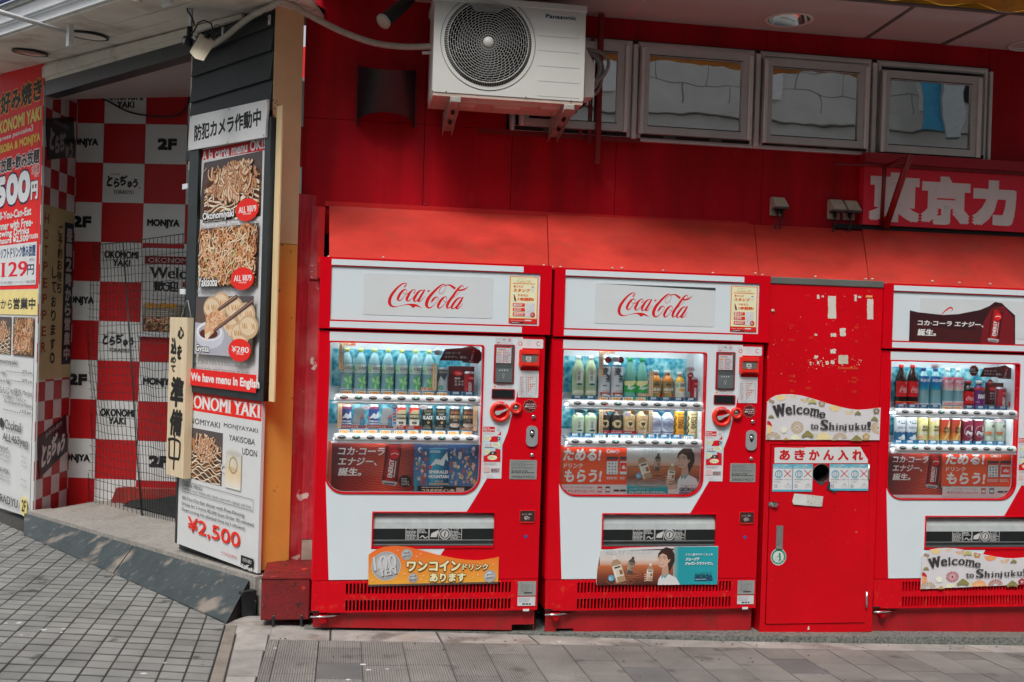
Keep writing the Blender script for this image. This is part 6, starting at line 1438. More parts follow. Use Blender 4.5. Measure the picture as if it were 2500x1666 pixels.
def ad_stamp(P, x0, y0, x1, y1, cutoff=False):
    W_, H_ = x1-x0, y1-y0; o1 = K('df3a1e'); P.grad(x0, y0, x1, y0+H_*.78, [(0, K('e0341c',1.5)), (.5, K('f04c24',1.5)), (1, K('ec4020',1.5))]); P.rect(x0, y0+H_*.78, x1, y1, (.70,.71,.72))
    w = (.80,.80,.78)
    P.text('スタンプ', x0+W_*.09, y0-H_*.02, x0+W_*.36, y0+H_*.035, w, bold=.04, shear=.1)
    P.text('ためる!', x0+W_*.04, y0+H_*.05, x0+W_*.60, y0+H_*.31, w, bold=.045, shear=.1); P.text('ドリンク', x0+W_*.05, y0+H_*.35, x0+W_*.33, y0+H_*.45, w, bold=.03, shear=.1)
    P.text('もらう!', x0+W_*.05, y0+H_*.47, x0+W_*.61, y0+H_*.735, w, bold=.045, shear=.1)
    coke_on(P, x0+W_*.70, y0+H_*.07, H_*.085*(1 if cutoff else .9), w)
    for k, xx in enumerate((.70, .90) if cutoff else (.66, .84)):
        wv = min(.165 if cutoff else .15, .998-xx); a, b = x0+W_*xx, x0+W_*(xx+wv)
        P.rect(a, y0+H_*.22, b, y0+H_*.58, (.06,.055,.06)); P.rect(a+2, y0+H_*.275, b-2, y0+H_*.575, (.74,.75,.75))
        P.rect(a+2, y0+H_*.275, b-2, y0+H_*.315, (.72,.05,.03))
        if k == 0:
            for i in range(3):
                for j_ in range(4): P.disc(a+(b-a)*(.22+.28*i), y0+H_*(.36+.06*j_), W_*.012, [(.5,.05,.04),(.1,.2,.4),(.35,.4,.45)][(i+j_) % 3], n=8)
        else: P.rect(a+5, y0+H_*.34, b-5, y0+H_*.52, K('d83020')); P.text('ılı', a+(b-a)*.3, y0+H_*.39, a+(b-a)*.8, y0+H_*.47, w, bold=.1)
        P.greek(a-3, y0+H_*.62, b+3, y0+H_*.68, 2, w, seed=k)
    P.text('さらに、おトクで楽しいサービスが続々', x0+W_*.05, y0+H_*.815, x0+W_*.50, y0+H_*.85, K('b84038')); P.text('今すぐダウンロード!!', x0+W_*.06, y0+H_*.875, x0+W_*.51, y0+H_*.945, K('c02c24'), bold=.01)
    for k in range(2): xx = x0+W_*(.56+.12*k); P.rect(xx, y0+H_*.815, xx+W_*.065, y0+H_*.93, [(.60,.05,.04),(.10,.09,.09)][k]); P.rect(xx+3, y0+H_*.85, xx+W_*.065-3, y0+H_*.91, (.7,.7,.72))
    P.rect(x0+W_*.80, y0+H_*.875, x0+W_*.885, y0+H_*.91, (.05,.05,.05)); P.rect(x0+W_*.90, y0+H_*.875, x0+W_*.985, y0+H_*.91, (.05,.05,.05))
def ad_georgia(P, x0, y0, x1, y1, wide=False):
    W_, H_ = x1-x0, y1-y0
    if wide:
        P.poly([(x0+W_*.035, y0+H_*.12), (x1, y0), (x1, y1), (x0, y1), (x0+W_*.008, y0+H_*.6)], (.10,.035,.02))
        P.grad(x0+W_*.03, y0+H_*.10, x0+W_*.70, y0+H_*.5, [(0,(.62,.63,.64)),(.6,(.68,.60,.55)),(1,(.60,.24,.12))]); P.grad(x0+W_*.012, y0+H_*.5, x0+W_*.70, y1, [(0,(.55,.16,.06)),(.5,(.24,.06,.03)),(1,(.06,.022,.018))])
        P.grad(x0+W_*.64, y0+H_*.0+1, x1-3, y1-2, [(0,(.30,.42,.42)),(.12,(.02,.33,.38)),(1,(.02,.36,.42))], vert=False)
    else: P.grad(x0, y0, x1, y0+H_*.42, [(0,(.62,.64,.66)),(.7,(.66,.58,.52)),(1,(.62,.26,.12))]); P.grad(x0, y0+H_*.42, x1, y0+H_*.80, [(0,(.55,.16,.06)),(.6,(.22,.06,.03)),(1,(.30,.30,.30))]); P.grad(x0, y0+H_*.78, x1, y1, [(0,(.30,.45,.46)),(.25,(.03,.36,.40)),(1,(.02,.34,.39))])
    k = 1. if not wide else 1.
    for q, (fx, fy, r) in enumerate(((.30,.74,.24),(.40,.60,.17)) if not wide else ((.20,.92,.11),(.30,.72,.11))):
        for i in range(5):
            rr = r*W_*(1-i*.19); P.stroke([(x0+W_*fx+rr*cos(t), min(y1-4, y0+H_*fy+rr*.28*sin(t)), 3.5) for t in [j*pi/8 for j in range(17)]], [(.60,.22,.09),(.16,.05,.03),(.70,.34,.18)][i % 3], smooth=2, capr=False)
    P.L += 1e-4
    t_ = 'すっきりしたコク' if not wide else '水出しですっきりしたコク'
    if not wide: P.text(t_, x0+W_*.21, y0+H_*.06, x0+W_*.60, y0+H_*.165, (.32,.45,.44))
    else: P.text(t_, x0+W_*.075, y0+H_*.10, x0+W_*.465, y0+H_*.22, (.36,.44,.43), shear=.15, rot=1.5)
    if not wide:
        bottle_pic(P, x0+W_*.22, y0+H_*.42, W_*.125, H_*.50, -17, (.42,.27,.16), (.68,.62,.52), 0); bottle_pic(P, x0+W_*.395, y0+H_*.33, W_*.08, H_*.34, 8, (.10,.07,.06), (.40,.30,.22), 0, (.07,.06,.06))
        portrait(P, x0+W_*.70, y0+H_*.44, W_*.168); bottle_pic(P, x0+W_*.575, y0+H_*.56, W_*.10, H_*.40, 7, (.42,.27,.16), (.68,.62,.52), 0)
        for i in range(4): P.stroke([(x0+W_*.50, y0+H_*(.62+.045*i), 9), (x0+W_*.545, y0+H_*(.60+.045*i), 12), (x0+W_*.575, y0+H_*(.605+.045*i), 10)], (.66,.44,.34), smooth=3)
        P.poly([(x0+W_*.50,y0+H_*.72),(x0+W_*.56,y0+H_*.79),(x0+W_*.64,y0+H_*.76),(x0+W_*.64,y0+H_*.9),(x0+W_*.54,y0+H_*.9)], (.62,.40,.31)); P.poly([(x0+W_*.53,y0+H_*.88),(x0+W_*.66,y0+H_*.86),(x0+W_*.70,y1),(x0+W_*.53,y1)], (.68,.68,.69))
        P.text('さらに飲みやすくなった', x0+W_*.025, y0+H_*.845, x0+W_*.28, y0+H_*.885, (.66,.74,.74)); P.text('ジョージア ジャパン クラフトマン。', x0+W_*.025, y0+H_*.905, x0+W_*.49, y0+H_*.96, (.78,.80,.80), bold=.05, shear=.15)
        P.disc(x0+W_*.15, y0+H_*.60, W_*.038, (.10,.34,.52)); P.greek(x0+W_*.125, y0+H_*.575, x0+W_*.175, y0+H_*.63, 3, (.7,.75,.78))
        georgia(P, x0+W_*.68, y0+H_*.78, x0+W_*.905, y0+H_*.96)
    else:
        bottle_pic(P, x0+W_*.175, y0+H_*.60, W_*.085, H_*.70, -15, (.42,.27,.16), (.68,.62,.52), 0); bottle_pic(P, x0+W_*.285, y0+H_*.50, W_*.06, H_*.46, 15, (.10,.07,.06), (.34,.26,.20), 0, (.07,.06,.06))
        n0 = len(P.V); portrait(P, x0+W_*.535, y0+H_*.54, W_*.104)
        bottle_pic(P, x0+W_*.44, y0+H_*.68, W_*.055, H_*.46, 5, (.42,.27,.16), (.68,.62,.52), 0)
        for i in range(4): P.stroke([(x0+W_*.395, y0+H_*(.74+.055*i), 14), (x0+W_*.42, y0+H_*(.72+.055*i), 20), (x0+W_*.44, y0+H_*(.725+.055*i), 16)], (.66,.44,.34), smooth=3)
        P.text('さらに飲みやすくなった', x0+W_*.735, y0+H_*.17, x0+W_*.96, y0+H_*.235, (.70,.78,.78), bold=.02); P.text('ジョージア', x0+W_*.735, y0+H_*.285, x0+W_*.845, y0+H_*.37, (.80,.82,.82), bold=.05, shear=.15); P.text('ジャパン クラフトマン。', x0+W_*.73, y0+H_*.40, x0+W_*.96, y0+H_*.485, (.80,.82,.82), bold=.05, shear=.15)
        P.disc(x0+W_*.12, y0+H_*.83, W_*.026, (.10,.34,.52)); P.greek(x0+W_*.105, y0+H_*.79, x0+W_*.138, y0+H_*.88, 3, (.7,.75,.78)); georgia(P, x0+W_*.81, y0+H_*.66, x0+W_*.955, y0+H_*.88)
def ad_mountain(P, x0, y0, x1, y1):
    W_, H_ = x1-x0, y1-y0
    P.grad(x0, y0, x1, y0+H_*.86, [(0,(.03,.06,.16)),(.6,(.05,.16,.36)),(1,(.08,.20,.40))]); P.rect(x0, y0+H_*.86, x1, y1, (.03,.028,.03))
    R = random.Random(8)                                  # plain coloured shapes where the poster shows cartoon figures
    for i in range(130):
        side = R.random() < .35; xx = x0+W_*(R.uniform(.02,.18) if side else R.uniform(.56,.95)); yy = y0+H_*R.uniform(.14,.80); s_ = R.uniform(8, 30)
        c = R.choice([(.62,.62,.64),(.62,.62,.64),(.50,.10,.07),(.10,.22,.42),(.60,.42,.32),(.35,.10,.08),(.62,.50,.16),(.30,.34,.42)])
        P.poly([(xx+s_*cos(t+i)*R.uniform(.6,1.3), yy+s_*1.5*sin(t+i)*R.uniform(.6,1.3)) for t in (0, 1.2, 2.4, 3.6, 4.9)], c, step=1e-5)
    P.L += 2e-4; a, b = x0+W_*.22, x0+W_*.52; t, u = y0+H_*.13, y0+H_*.86
    P.grad(a, t, b, u, [(0,(.02,.16,.34)),(.18,(.05,.36,.56)),(.45,(.03,.28,.46)),(.8,(.015,.10,.22)),(1,(.01,.06,.15))], vert=False)
    P.disc((a+b)/2, t, (b-a)/2, (.50,.55,.58), ry=7); P.disc((a+b)/2, t+3, (b-a)*.47, (.05,.30,.46), ry=6)
    P.poly([(a+6,t+H_*.36),(a+(b-a)*.35,t+H_*.20),(a+(b-a)*.62,t+H_*.22),(b-18,t+H_*.06),(b-3,t+H_*.26),(b-40,t+H_*.20),(b-70,t+H_*.34),(a+(b-a)*.4,t+H_*.30)], (.72,.76,.78))
    P.text('GEORGIA', a+14, t+H_*.035, a+(b-a)*.6, t+H_*.085, (.75,.78,.8), bold=.05)
    P.text('EMERALD', a+4, t+H_*.42, b-4, t+H_*.49, (.80,.82,.82), bold=.07); P.text('MOUNTAIN', a-2, t+H_*.51, b+2, t+H_*.58, (.80,.82,.82), bold=.07); P.text('Blend', a+(b-a)*.3, t+H_*.61, b-(b-a)*.3, t+H_*.66, (.62,.48,.30), bold=.03, shear=.2)
    P.rect(a, t+H_*.67, b, t+H_*.71, (.45,.38,.28)); P.disc(a+24, t+H_*.36, 24, K('d83830'))
    P.text('誇り高き者たちへ', x0+W_*.12, y0+H_*.01, x0+W_*.58, y0+H_*.075, (.50,.44,.26)); P.text('コラボデザイン缶', x0+W_*.11, y0+H_*.91, x0+W_*.61, y0+H_*.985, (.80,.74,.52), bold=.05)
    P.greek(x0+W_*.11, y0+H_*.868, x0+W_*.62, y0+H_*.90, 1, (.7,.68,.6)); P.rect(x0+W_*.64, y0+H_*.89, x0+W_*.76, y0+H_*.975, (.62,.58,.5)); P.rect(x0, y0+H_*.70, x0+W_*.04, y1, (.05,.3,.4))

def how_to(P):
    """instruction sticker, drawn in the 8.712x enlargement"""
    P.rect(82, 188, 470, 1298, (.70,.71,.73)); P.rect(85, 192, 330, 306, K('c41422')); P.text('How to', 95, 205, 222, 236, WHT, bold=.09); P.text('buy a drink', 92, 240, 325, 282, WHT, bold=.08); P.rect(95, 288, 255, 296, WHT)
    P.poly([(385,375),(462,375),(462,290),(420,345)], K('c41422')); P.greek(100, 320, 310, 350, 2, (.4,.4,.42)); P.rect(375,235,440,243,(.3,.32,.34)); P.rect(375,262,440,285,(.45,.55,.6))
    P.rect(90, 395, 462, 940, (.45,.70,.76)); P.poly([(235,430),(300,395),(400,395),(395,520),(220,520)], K('c41422')); P.disc(410, 450, 38, (.03,.03,.035)); P.disc(410, 448, 18, (.6,.6,.6))
    P.disc(175, 445, 78, K('e8deb0'), ry=46); P.rect(100, 532, 300, 650, (.72,.74,.76)); P.rect(112, 628, 305, 645, (.06,.06,.07))
    for k in range(4): P.rect(125+38*k, 550, 135+38*k, 625, (.3,.31,.33) if k < 3 else (.5,.04,.05))
    P.disc(375, 580, 80, K('e8deb0'), ry=52); P.poly([(340,650),(450,680),(450,938),(90,938),(90,810),(160,800),(240,720),(345,710)], K('c41422')); P.rect(190, 722, 372, 790, (.05,.04,.045)); P.disc(285, 755, 18, (.6,.55,.5))
    P.disc(160, 722, 70, K('e8deb0'), ry=52); P.disc(278, 850, 104, K('e8deb0'), ry=50)
    for q, (a, b, c, d) in enumerate(((115,415,235,470),(305,545,440,605),(105,685,215,755),(190,815,365,875))): P.greek(a, b, c, d, 3, (.45,.42,.32), seed=q)
    P.greek(100, 955, 450, 1010, 3, (.55,.42,.44), seed=7); P.rect(92, 1045, 215, 1165, (.70,.50,.48)); P.greek(245, 1075, 440, 1165, 3, K('a8303a'), .5, seed=5); P.greek(245, 1075, 440, 1165, 3, (.12,.12,.13), .4, seed=15)
    P.text('Coca-Cola', 140, 1205, 262, 1240, (.62,.42,.46), shear=.2); P.greek(160, 1262, 360, 1278, 1, (.5,.5,.5))

def header_card(P):
    """yellow campaign card on the header, drawn in the 6.535x enlargement of the header's right end"""
    og = K('d86a10', 1.2); P.rect(33, 486, 466, 1256, K('c0281c')); P.rect(37, 490, 462, 1172, K('e2a040', 1.2)); P.rect(50, 500, 452, 1165, K('dfd6b2', 1.25))
    P.greek(160, 522, 355, 540, 1, (.5,.4,.25)); P.text('Coke', 138, 552, 282, 592, K('b09050'), bold=.02); P.ring(315, 576, 15, 19, K('b09050')); P.text('N', 335, 554, 370, 592, K('b09050')); P.rect(80, 606, 430, 608, og)
    P.text('買うたび', 90, 630, 248, 674, og, bold=.03); P.text('スタンプ', 85, 682, 352, 745, og, bold=.06, shear=.08); P.text('たまると', 160, 772, 322, 812, og, bold=.03); P.text('1本無料!', 160, 824, 416, 888, K('d0501a', 1.2), bold=.06, shear=.05)
    P.disc(395, 695, 22, (.70,.72,.74), ry=36); P.rect(380, 655, 415, 668, (.15,.1,.08)); P.poly([(92,780),(102,776),(112,815),(128,850),(132,882),(106,882),(94,830)], (.06,.02,.02)); P.rect(96, 815, 122, 842, K('c41422'))
    P.rect(280, 915, 420, 1140, (.70,.72,.72)); P.stroke([(300,1000,4),(350,1060,4),(380,960,4),(415,940,4)], (.4,.42,.45)); P.stroke([(300,1040,4),(350,1110,4),(400,1030,4)], (.4,.42,.45))
    for k in range(3):
        y = 915+76*k; P.rect(78, y, 268, y+58, K('d02818')); P.text(str(k+1), 92, y+10, 125, y+50, WHT, bold=.07); P.greek(132, y+8, 250, y+52, 2, WHT, .6, seed=k)
    P.disc(392, 1104, 38, K('b82028')); P.greek(368, 1082, 416, 1126, 3, WHT, .5); P.rect(37, 1176, 462, 1250, K('c42420')); P.text('今すぐ、ダウンロード', 45, 1182, 258, 1205, WHT, bold=.03); P.rect(45, 1212, 250, 1240, (.05,.03,.03)); P.greek(60, 1216, 245, 1236, 1, WHT); P.rect(266, 1184, 372, 1206, WHT)

def machine(fr, idx, label, serial, header, ads, lights, tags, plinth_poly, strips):
    r = root('vending_machine', fr, label, 'vending machine', 'red and white drink vending machines along the facade')
    # body shell
    box('side_panel', m_red, r, .008, .022, .0305, .72, -.0, 1.735); box('side_panel', m_red, r, MW-.040, MW-.026, .0305, .72, 0, 1.735)
    box('back_panel', m_dark, r, .0225, MW-.0405, .70, .72, 0, 1.735); box('top_panel', m_red, r, .0, MW, .0, .70, MH-.004, MH)
    # door with window, chute and coin openings; kick plate with real slots
    plate('door', m_red, r, rrect(.006, ZK+.0015, MW-.022, ZHD-.010, (.0, .0, .008, .008)), [winpoly(), rrect(CX0, CZ0, CX1, CZ1, (.008,.0,.0,.008))], 0, .030)
    MB().add([(.006,0,ZK+.002),(-.002,.012,ZK+.002),(-.002,.10,ZK+.002),(.006,0,ZHD-.01),(-.002,.012,ZHD-.01),(-.002,.10,ZHD-.01)], [(0,3,4,1),(1,4,5,2)], False).build('door_edge', m_red, r)
    sl = []; vx0, vx1 = zl(467, 800)[0], zl(1777, 800)[0]; v1a, v1b = zl(900, 785)[1], zl(900, 873)[1]; v2a, v2b = zl(900, 912)[1], zl(900, 1003)[1]
    ns = 46; pitch = (vx1-vx0)/ns
    for k in range(ns):
        a = vx0+pitch*k; sl += [rrect(a, v1b, a+pitch*.60, v1a, pitch*.27, 2), rrect(a, v2b, a+pitch*.60, v2a, pitch*.27, 2)]
    plate('kick_plate', m_redk, r, rrect(.002, .002, MW-.022, ZK-.0015, (.0,.0,0,0)), sl, -.001, .012)
    box('kick_backing', M('vent_back_dark_red', (.12,.004,.006), .6), r, .03, MW-.05, .055, .060, .080, ZK); box('vent_pipe', m_steel, r, .1, 1.0, .05, .054, .048, .052)
    MB().prism(plinth_poly, .030, .040).build('plinth', m_plinth, r)
    MB().tube([(.0,-.012,-.014),(.06,-.014,-.014),(.14,.010,-.013)], .005, 8).build('hinge_arm', m_chrome, r); MB().lathe([(0,-.055),(.019,-.052),(.022,-.03),(.020,-.006)], (.062,.012,0), 14).build('hinge_foot', m_redk, r); box('hinge_notch', m_dark, r, .0, .042, -.003, -.0015, .004, .012)
    # white livery, cut round the window
    top = ZHD-.016; up = [(WX0-.0, top), (edge[0][0], top)]+edge[1:]
    lower = [(CX1-.0, 0)]
    liv = [(zl(330, 765)[0], ZK+.004), (zl(305, 105)[0], WB+.045)]
    body = [(WX0-.001, top)]+[(edge[0][0], top)]+edge[1:]
    yb_ = CZ1+.005; body += [zl(1415, 220)]
    body = body[:-1]+[(zl(1418,220)[0], yb_)]
    bx2 = zl(1243, 515)[0]
    body += [(CX0-.006, yb_), (CX0-.006, CZ0-.012), (bx2, CZ0-.012), (bx2-.09, ZK+.004), liv[0], liv[1], (WX0-.001, WB+.20)]
    # split in three convex-ish pieces so the window is left free
    w_o = winpoly(-.006)
    plate('white_livery', m_white, r, body, [rrect(WX0+.0005, WB-.006, WR+.006, WT+.006, (.090,.094,.016,.004), 8)], -.0016, -.0004)
    plate('window_trim', m_red, r, winpoly(-.0055), [winpoly(.0015)], -.006, .004)
    plate('chute_trim', m_red, r, rrect(CX0-.006, CZ0-.008, CX1+.003, CZ1+.005, .010), [rrect(CX0+.001, CZ0+.001, CX1-.001, CZ1-.001, .006)], -.005, .004)
    # header
    plate('header', m_red, r, rrect(0, ZHD, MW, MH, .004), [rrect(*(lambda a, b: (a[0], b[1], b[0], a[1]))(ml(740,590,6.535)(455, 385), ml(1240,600,6.535)(490, 1288)), .006)], -.012, .012)
    a = ml(740,590,6.535)(455, 385); b = ml(1240,600,6.535)(490, 1288); HX0, HX1, HZ1, HZ0 = a[0], b[0], a[1]-.002, b[1]+.002
    MB().bbox(0, MW, .0125, .06, ZHD+.001, MH-.005).build('header_shell', m_red, r)
    box('header_panel', m_white, r, HX0+.0005, HX1-.0005, -.004, .0115, HZ0, HZ1)
    wx = ml(1240,600,6.535)(245, 350)[0]
    for z0_, z1_ in ((HZ1+.006, MH-.010), (ZHD+.006, HZ0-.008)): MB().prism([(HX0, z0_), (wx, z0_), (wx, z1_), (HX0, z1_)], -.0135, -.0125).build('header_stripe', m_white, r)
    ia, ib = zm(455, 160), zm(1208, 430)
    MB().prism(rrect(ia[0], ib[1], ib[0], ia[1], .010), -.0055, -.0045).build('logo_panel', M('logo_panel_white', (.66,.70,.715), .25, var=.04), r)
    P = Print(FM1, -.0058, (740, 590, 6.535))
    if idx == 2: P.flat = lambda X, Y: (X, Y); P.poly([(ia[0]+.01, ia[1]-.002), (ib[0], ia[1]-.002), (ib[0], ia[1]-.016)], (.05,.06,.06)); P.flat = None
    if header == 'logo':
        P.z(930, 670, 10.23); script_logo(P, K('c81c20', 1.2)); P.disc(2028, 850, 16, (.62,.45,.46))
    else:
        P.fr = fr; P.z(1850, 560, 2.4508); dkr = (.045,.012,.014)
        P.stroke([(1100,512,3),(1120,490,6),(1150,470,9),(1165,475,6),(1160,492,3)], K('c81c20'))
        P.poly([(910,485),(960,497),(1110,513),(1200,508),(1330,483),(1385,460),(1420,435),(1460,442),(1500,480),(1540,515),(1540,697),(905,676)], dkr)
        for k in range(20): P.stroke([(1545-4*k, 690-6*k, 2.2), (1300-8*k, 668-5*k, 2.2), (1100-6*k, 672-7*k, 2.), (930, 660-8*k, 2.)] if k < 14 else [(1380,690-5*k,3),(1300,640-4*k,3),(1250,560,2)], (.10,.016,.018), smooth=5, step=1e-6, capr=False)
        P.poly([(1330,690),(1350,560),(1400,470),(1470,460),(1530,530),(1535,692)], (.20,.012,.018)); P.L += 1e-4
        w = (.78,.78,.77); P.text('コカ·コーラ エナジー、', 955, 543, 1350, 588, w, bold=.04, shear=.12); P.text('誕生。', 955, 595, 1065, 640, w, bold=.04, shear=.12)
        energy_can(P, 1422, 572, 68, 185, 8); P.fr = FM1
    P.build('header_print', r)
    if idx < 3: P = Print(FM1, -.0048, (1240, 600, 6.535)); header_card(P); P.build('campaign_card', r)
    # display cavity
    DY = .175
    plate('interior_frame', m_wplas, r, rrect(WX0-.02, WB-.02, WR+.02, WT+.02, .02), [winpoly(.002)], .0305, .040)
    box('interior_side', m_inner, r, WX0-.004, WX0+.0, .0405, DY, WB, WT+.01); box('interior_side', m_wplas, r, WR-.002, WR+.006, .0405, DY, WB, WT+.01)
    box('interior_top', m_inner, r, WX0, WR-.002, .0405, DY, WT+.020, WT+.026)
    zsh1 = ml(800,820,6.031)(1200, 850)[1]; zsh2 = ml(800,820,6.031)(1200, 1415)[1]; adt = ml(800,820,6.031)(1200, 1540)[1]
    box('interior_back', m_inner, r, WX0, WR-.002, DY, DY+.01, WB, WT+.02)
    box('ice_backdrop', m_ice, r, WX0+.012, WR-.045, DY-.004, DY-.001, zsh1+.02, WT-.035); box('ice_backdrop', m_ice, r, WX0+.004, WR-.02, DY-.004, DY-.001, zsh2+.02, zsh1-.05)
    m_tab = m_black
    rails = []
    for row, (X0, Y0, X1, Y1) in enumerate(((105, 872, 2240, 985), (90, 1455, 2225, 1560))):
        q0 = ml(800,820,6.031)(X0, (Y0+Y1)/2-25); q1 = ml(800,820,6.031)(X1, (Y0+Y1)/2+25); zc_r = (q0[1]+q1[1])/2+(.001 if row else 0); h = .0195
        rail = MB(); prof = [(-.012+.0, -h), (-.026, -h*.75), (-.032, -h*.2), (-.030, h*.5), (-.018, h*.95), (-.002, h)]
        vs_ = []; xs_ = [(q0[0], .35), (q0[0]+.006, .8), (q0[0]+.02, 1.), (q1[0]-.02, 1.), (q1[0]-.006, .8), (q1[0], .35)]
        for x, k in xs_:
            for y, z in prof: vs_.append((x, y*k, zc_r+z*(.6+.4*k)))
        n = len(prof); rail.add(vs_, [(i*n+j, (i+1)*n+j, (i+1)*n+j+1, i*n+j+1) for i in range(len(xs_)-1) for j in range(n-1)], True)
        ro = rail.build('button_rail', m_wplas, r)
        MB().box(q0[0]-.012, q1[0]+.014, -.004, .012, zc_r-h-.010, zc_r-h-.001).build('rail_lip', m_wplas, r)
        MB().box(q0[0]+.01, q1[0]-.01, .045, DY, zc_r+h-.012, zc_r+h-.006).build('display_shelf', m_wplas, r)
        # buttons
        f = ml(800,820,6.031); b0 = f(240 if row == 0 else 223, 913)[0]; b1 = f(2113 if row == 0 else 2098, 957)[0]
        t0 = f(283 if row == 0 else 262, 850)[0]; t1 = f(2090 if row == 0 else 2078, 880)[0]
        for k in range(10):
            bt_ = link('button', btn_me, ro, (b0+(b1-b0)*k/9, -.0215, zc_r+.0035), (0, 0, 0)); link('button_cap', cap_me, ro, (b0+(b1-b0)*k/9, -.0215, zc_r+.0035))
            lt_ = lights.get((row, k))
            if lt_:
                mb = MB(); 
                if lt_ == 'r': mb.lathe([(0,-.0145),(.0022,-.014),(.003,-.011)], (b0+(b1-b0)*k/9+.010, -.0215, zc_r-.003), 8, 'y')
                else: mb.lathe([(0,-.0158),(.004,-.0155),(.006,-.0140)], (b0+(b1-b0)*k/9+.002, -.0215, zc_r+.0085), 8, 'y')
                mb.build('indicator_light', led_r if lt_ == 'r' else led_g, ro)
            tg = tags[row][k]; kind = 'o' if tg in ('100','110','140o','120o') else 'w' if tg == '120' else 'b'
            tt = {'140o': '140', '120o': '120'}.get(tg, tg)
            if kind == 'b': tt = '¥'+tt
            link('price_tag', price_tag(tt, kind), r, (t0+(t1-t0)*k/9-.0288, .040, zc_r+h-.008+(.0 if kind != 'b' else .001)))
    for zz_l, yy_l in ((WT+.010, .060), (zsh1-.040, .046), (zsh2-.044, .014)): box('display_lamp', LAMP, r, WX0+.03, WR-.04, yy_l, yy_l+(.018 if yy_l > .02 else .006), zz_l, zz_l+.008)
    # lower advert panel behind the glass, its corners cut to the window
    za = adt-.012; ap = [p for p in winpoly(.003) if p[1] < za]
    def clipz(poly, a_, b_, c_): return clip(poly, a_, b_, c_)
    adp = clip(winpoly(.003), 0, -1, za)
    MB().prism(adp, .0345, .039).build('advert_panel', m_white, r)
    P = Print(fr, .034)
    ads(P)
    # trim print to the panel outline (convex)
    hps = [halfplane(adp[i-1], adp[i], (.5, (WB+za)/2)) for i in range(len(adp)) if hypot(adp[i][0]-adp[i-1][0], adp[i][1]-adp[i-1][1]) > .004]
    nv, nt2, nc = [], [], []; base_ = 0
    for V_, T_, C_, in zip(P.V, P.T, P.C):
        off_ = sum(len(v) for v in P.V[:0])
    VV = np.vstack(P.V); TT = np.vstack(P.T); CC = np.vstack(P.C)
    ins = np.ones(len(VV), bool)
    for a_, b_, c_ in hps: ins &= (VV[:,0]*a_+VV[:,2]*b_+c_) >= -1e-7
    keepm = ins[TT].all(1); part = ins[TT].any(1) & ~keepm
    outV, outT, outC = [VV], [TT[keepm]], [CC]; nb = len(VV)
    big = [t for t in TT[~keepm]]
    for t in big:
        poly = [(VV[i][0], VV[i][2]) for i in t]
        for h_ in hps:
            poly = clip(poly, *h_)
            if len(poly) < 3: break
        if len(poly) < 3: continue
        # interpolate colour by barycentric coordinates
        p0, p1, p2 = [np.array((VV[i][0], VV[i][2])) for i in t]; d = (p1[1]-p2[1])*(p0[0]-p2[0])+(p2[0]-p1[0])*(p0[1]-p2[1])
        if abs(d) < 1e-14: continue
        vs_, cs_ = [], []
        for x, z in poly:
            l0 = ((p1[1]-p2[1])*(x-p2[0])+(p2[0]-p1[0])*(z-p2[1]))/d; l1_ = ((p2[1]-p0[1])*(x-p2[0])+(p0[0]-p2[0])*(z-p2[1]))/d
            cs_.append(CC[t[0]]*l0+CC[t[1]]*l1_+CC[t[2]]*(1-l0-l1_)); vs_.append((x, VV[t[0]][1], z))
        outV.append(np.array(vs_)); outC.append(np.array(cs_)); outT.append(np.array([(nb, nb+i, nb+i+1) for i in range(1, len(vs_)-1)])); nb += len(vs_)
    P.V, P.T, P.C = [np.vstack(outV)], [np.vstack([x for x in outT if len(x)])], [np.vstack(outC)]
    P.build('advert_print', r)
    plate('glass_pane', m_glass, r, winpoly(.0005), [], .006, .010)
    # promo strips inside the glass
    P = Print(fr, .062); strips(P)
    if P.V: P.build('promo_strips', r)
    # chute
    cg = CZ1-CZ0
    MB().add([(CX0+.001,.055,CZ1),(CX1-.001,.055,CZ1),(CX1-.001,.022,CZ1-cg*.10),(CX0+.001,.022,CZ1-cg*.10),(CX1-.001,.010,CZ1-cg*.30),(CX0+.001,.010,CZ1-cg*.30),(CX1-.001,.006,CZ1-cg*.48),(CX0+.001,.006,CZ1-cg*.48)], [(0,3,2,1),(3,5,4,2),(5,7,6,4)], False).build('chute_flap', m_greyl, r)
    box('chute_band', m_black, r, CX0+.001, CX1-.001, .005, .02, CZ1-cg*.80, CZ1-cg*.48)
    box('chute_hollow', m_dark, r, CX0-.01, CX1+.01, .056, .07, CZ0-.01, CZ1+.03)
    for k in range(3): MB().bbox(CX0+.001, CX1-.001, .002+.006*(k % 2), .02, CZ1-cg*(.87+.066*k), CZ1-cg*(.805+.066*k), b=.003).build('chute_rib', m_greyd, r)
    P = Print(FM1, .0045, (700, 1180, 3.2258))
    for q, (x0, x1) in enumerate(((937,1030),(1036,1118),(1122,1198),(1292,1378))):
        P.frame(x0, 357, x1, 445, (.50,.51,.50), 2)
        if q != 2: P.text('△注意', x0+25, 360, x0+62, 370, (.6,.6,.6)) if q != 1 else None; P.greek(x0+6, 374 if q != 1 else 362, x1-5, 440 if q != 1 else 395, 6 if q != 1 else 3, (.55,.56,.55), .55, seed=q)
    P.stroke([(1050,430,5),(1070,415,8),(1090,432,8),(1110,420,5)], (.6,.6,.6)); P.poly([(1132,425),(1140,395),(1190,372),(1196,380),(1180,425)], (.60,.61,.60)); P.ring(1245, 400, 38, 44, (.66,.66,.65)); P.ring(1245, 400, 24, 28, (.66,.66,.65)); P.disc(1245, 400, 23, (.55,.55,.54)); P.stroke([(1248,384,8),(1246,400,10),(1240,418,7)], (.03,.03,.03))
    P.ring(1245, 400, 30, 37, (.10,.10,.10))
    P.build('chute_stickers', r, PAPER)
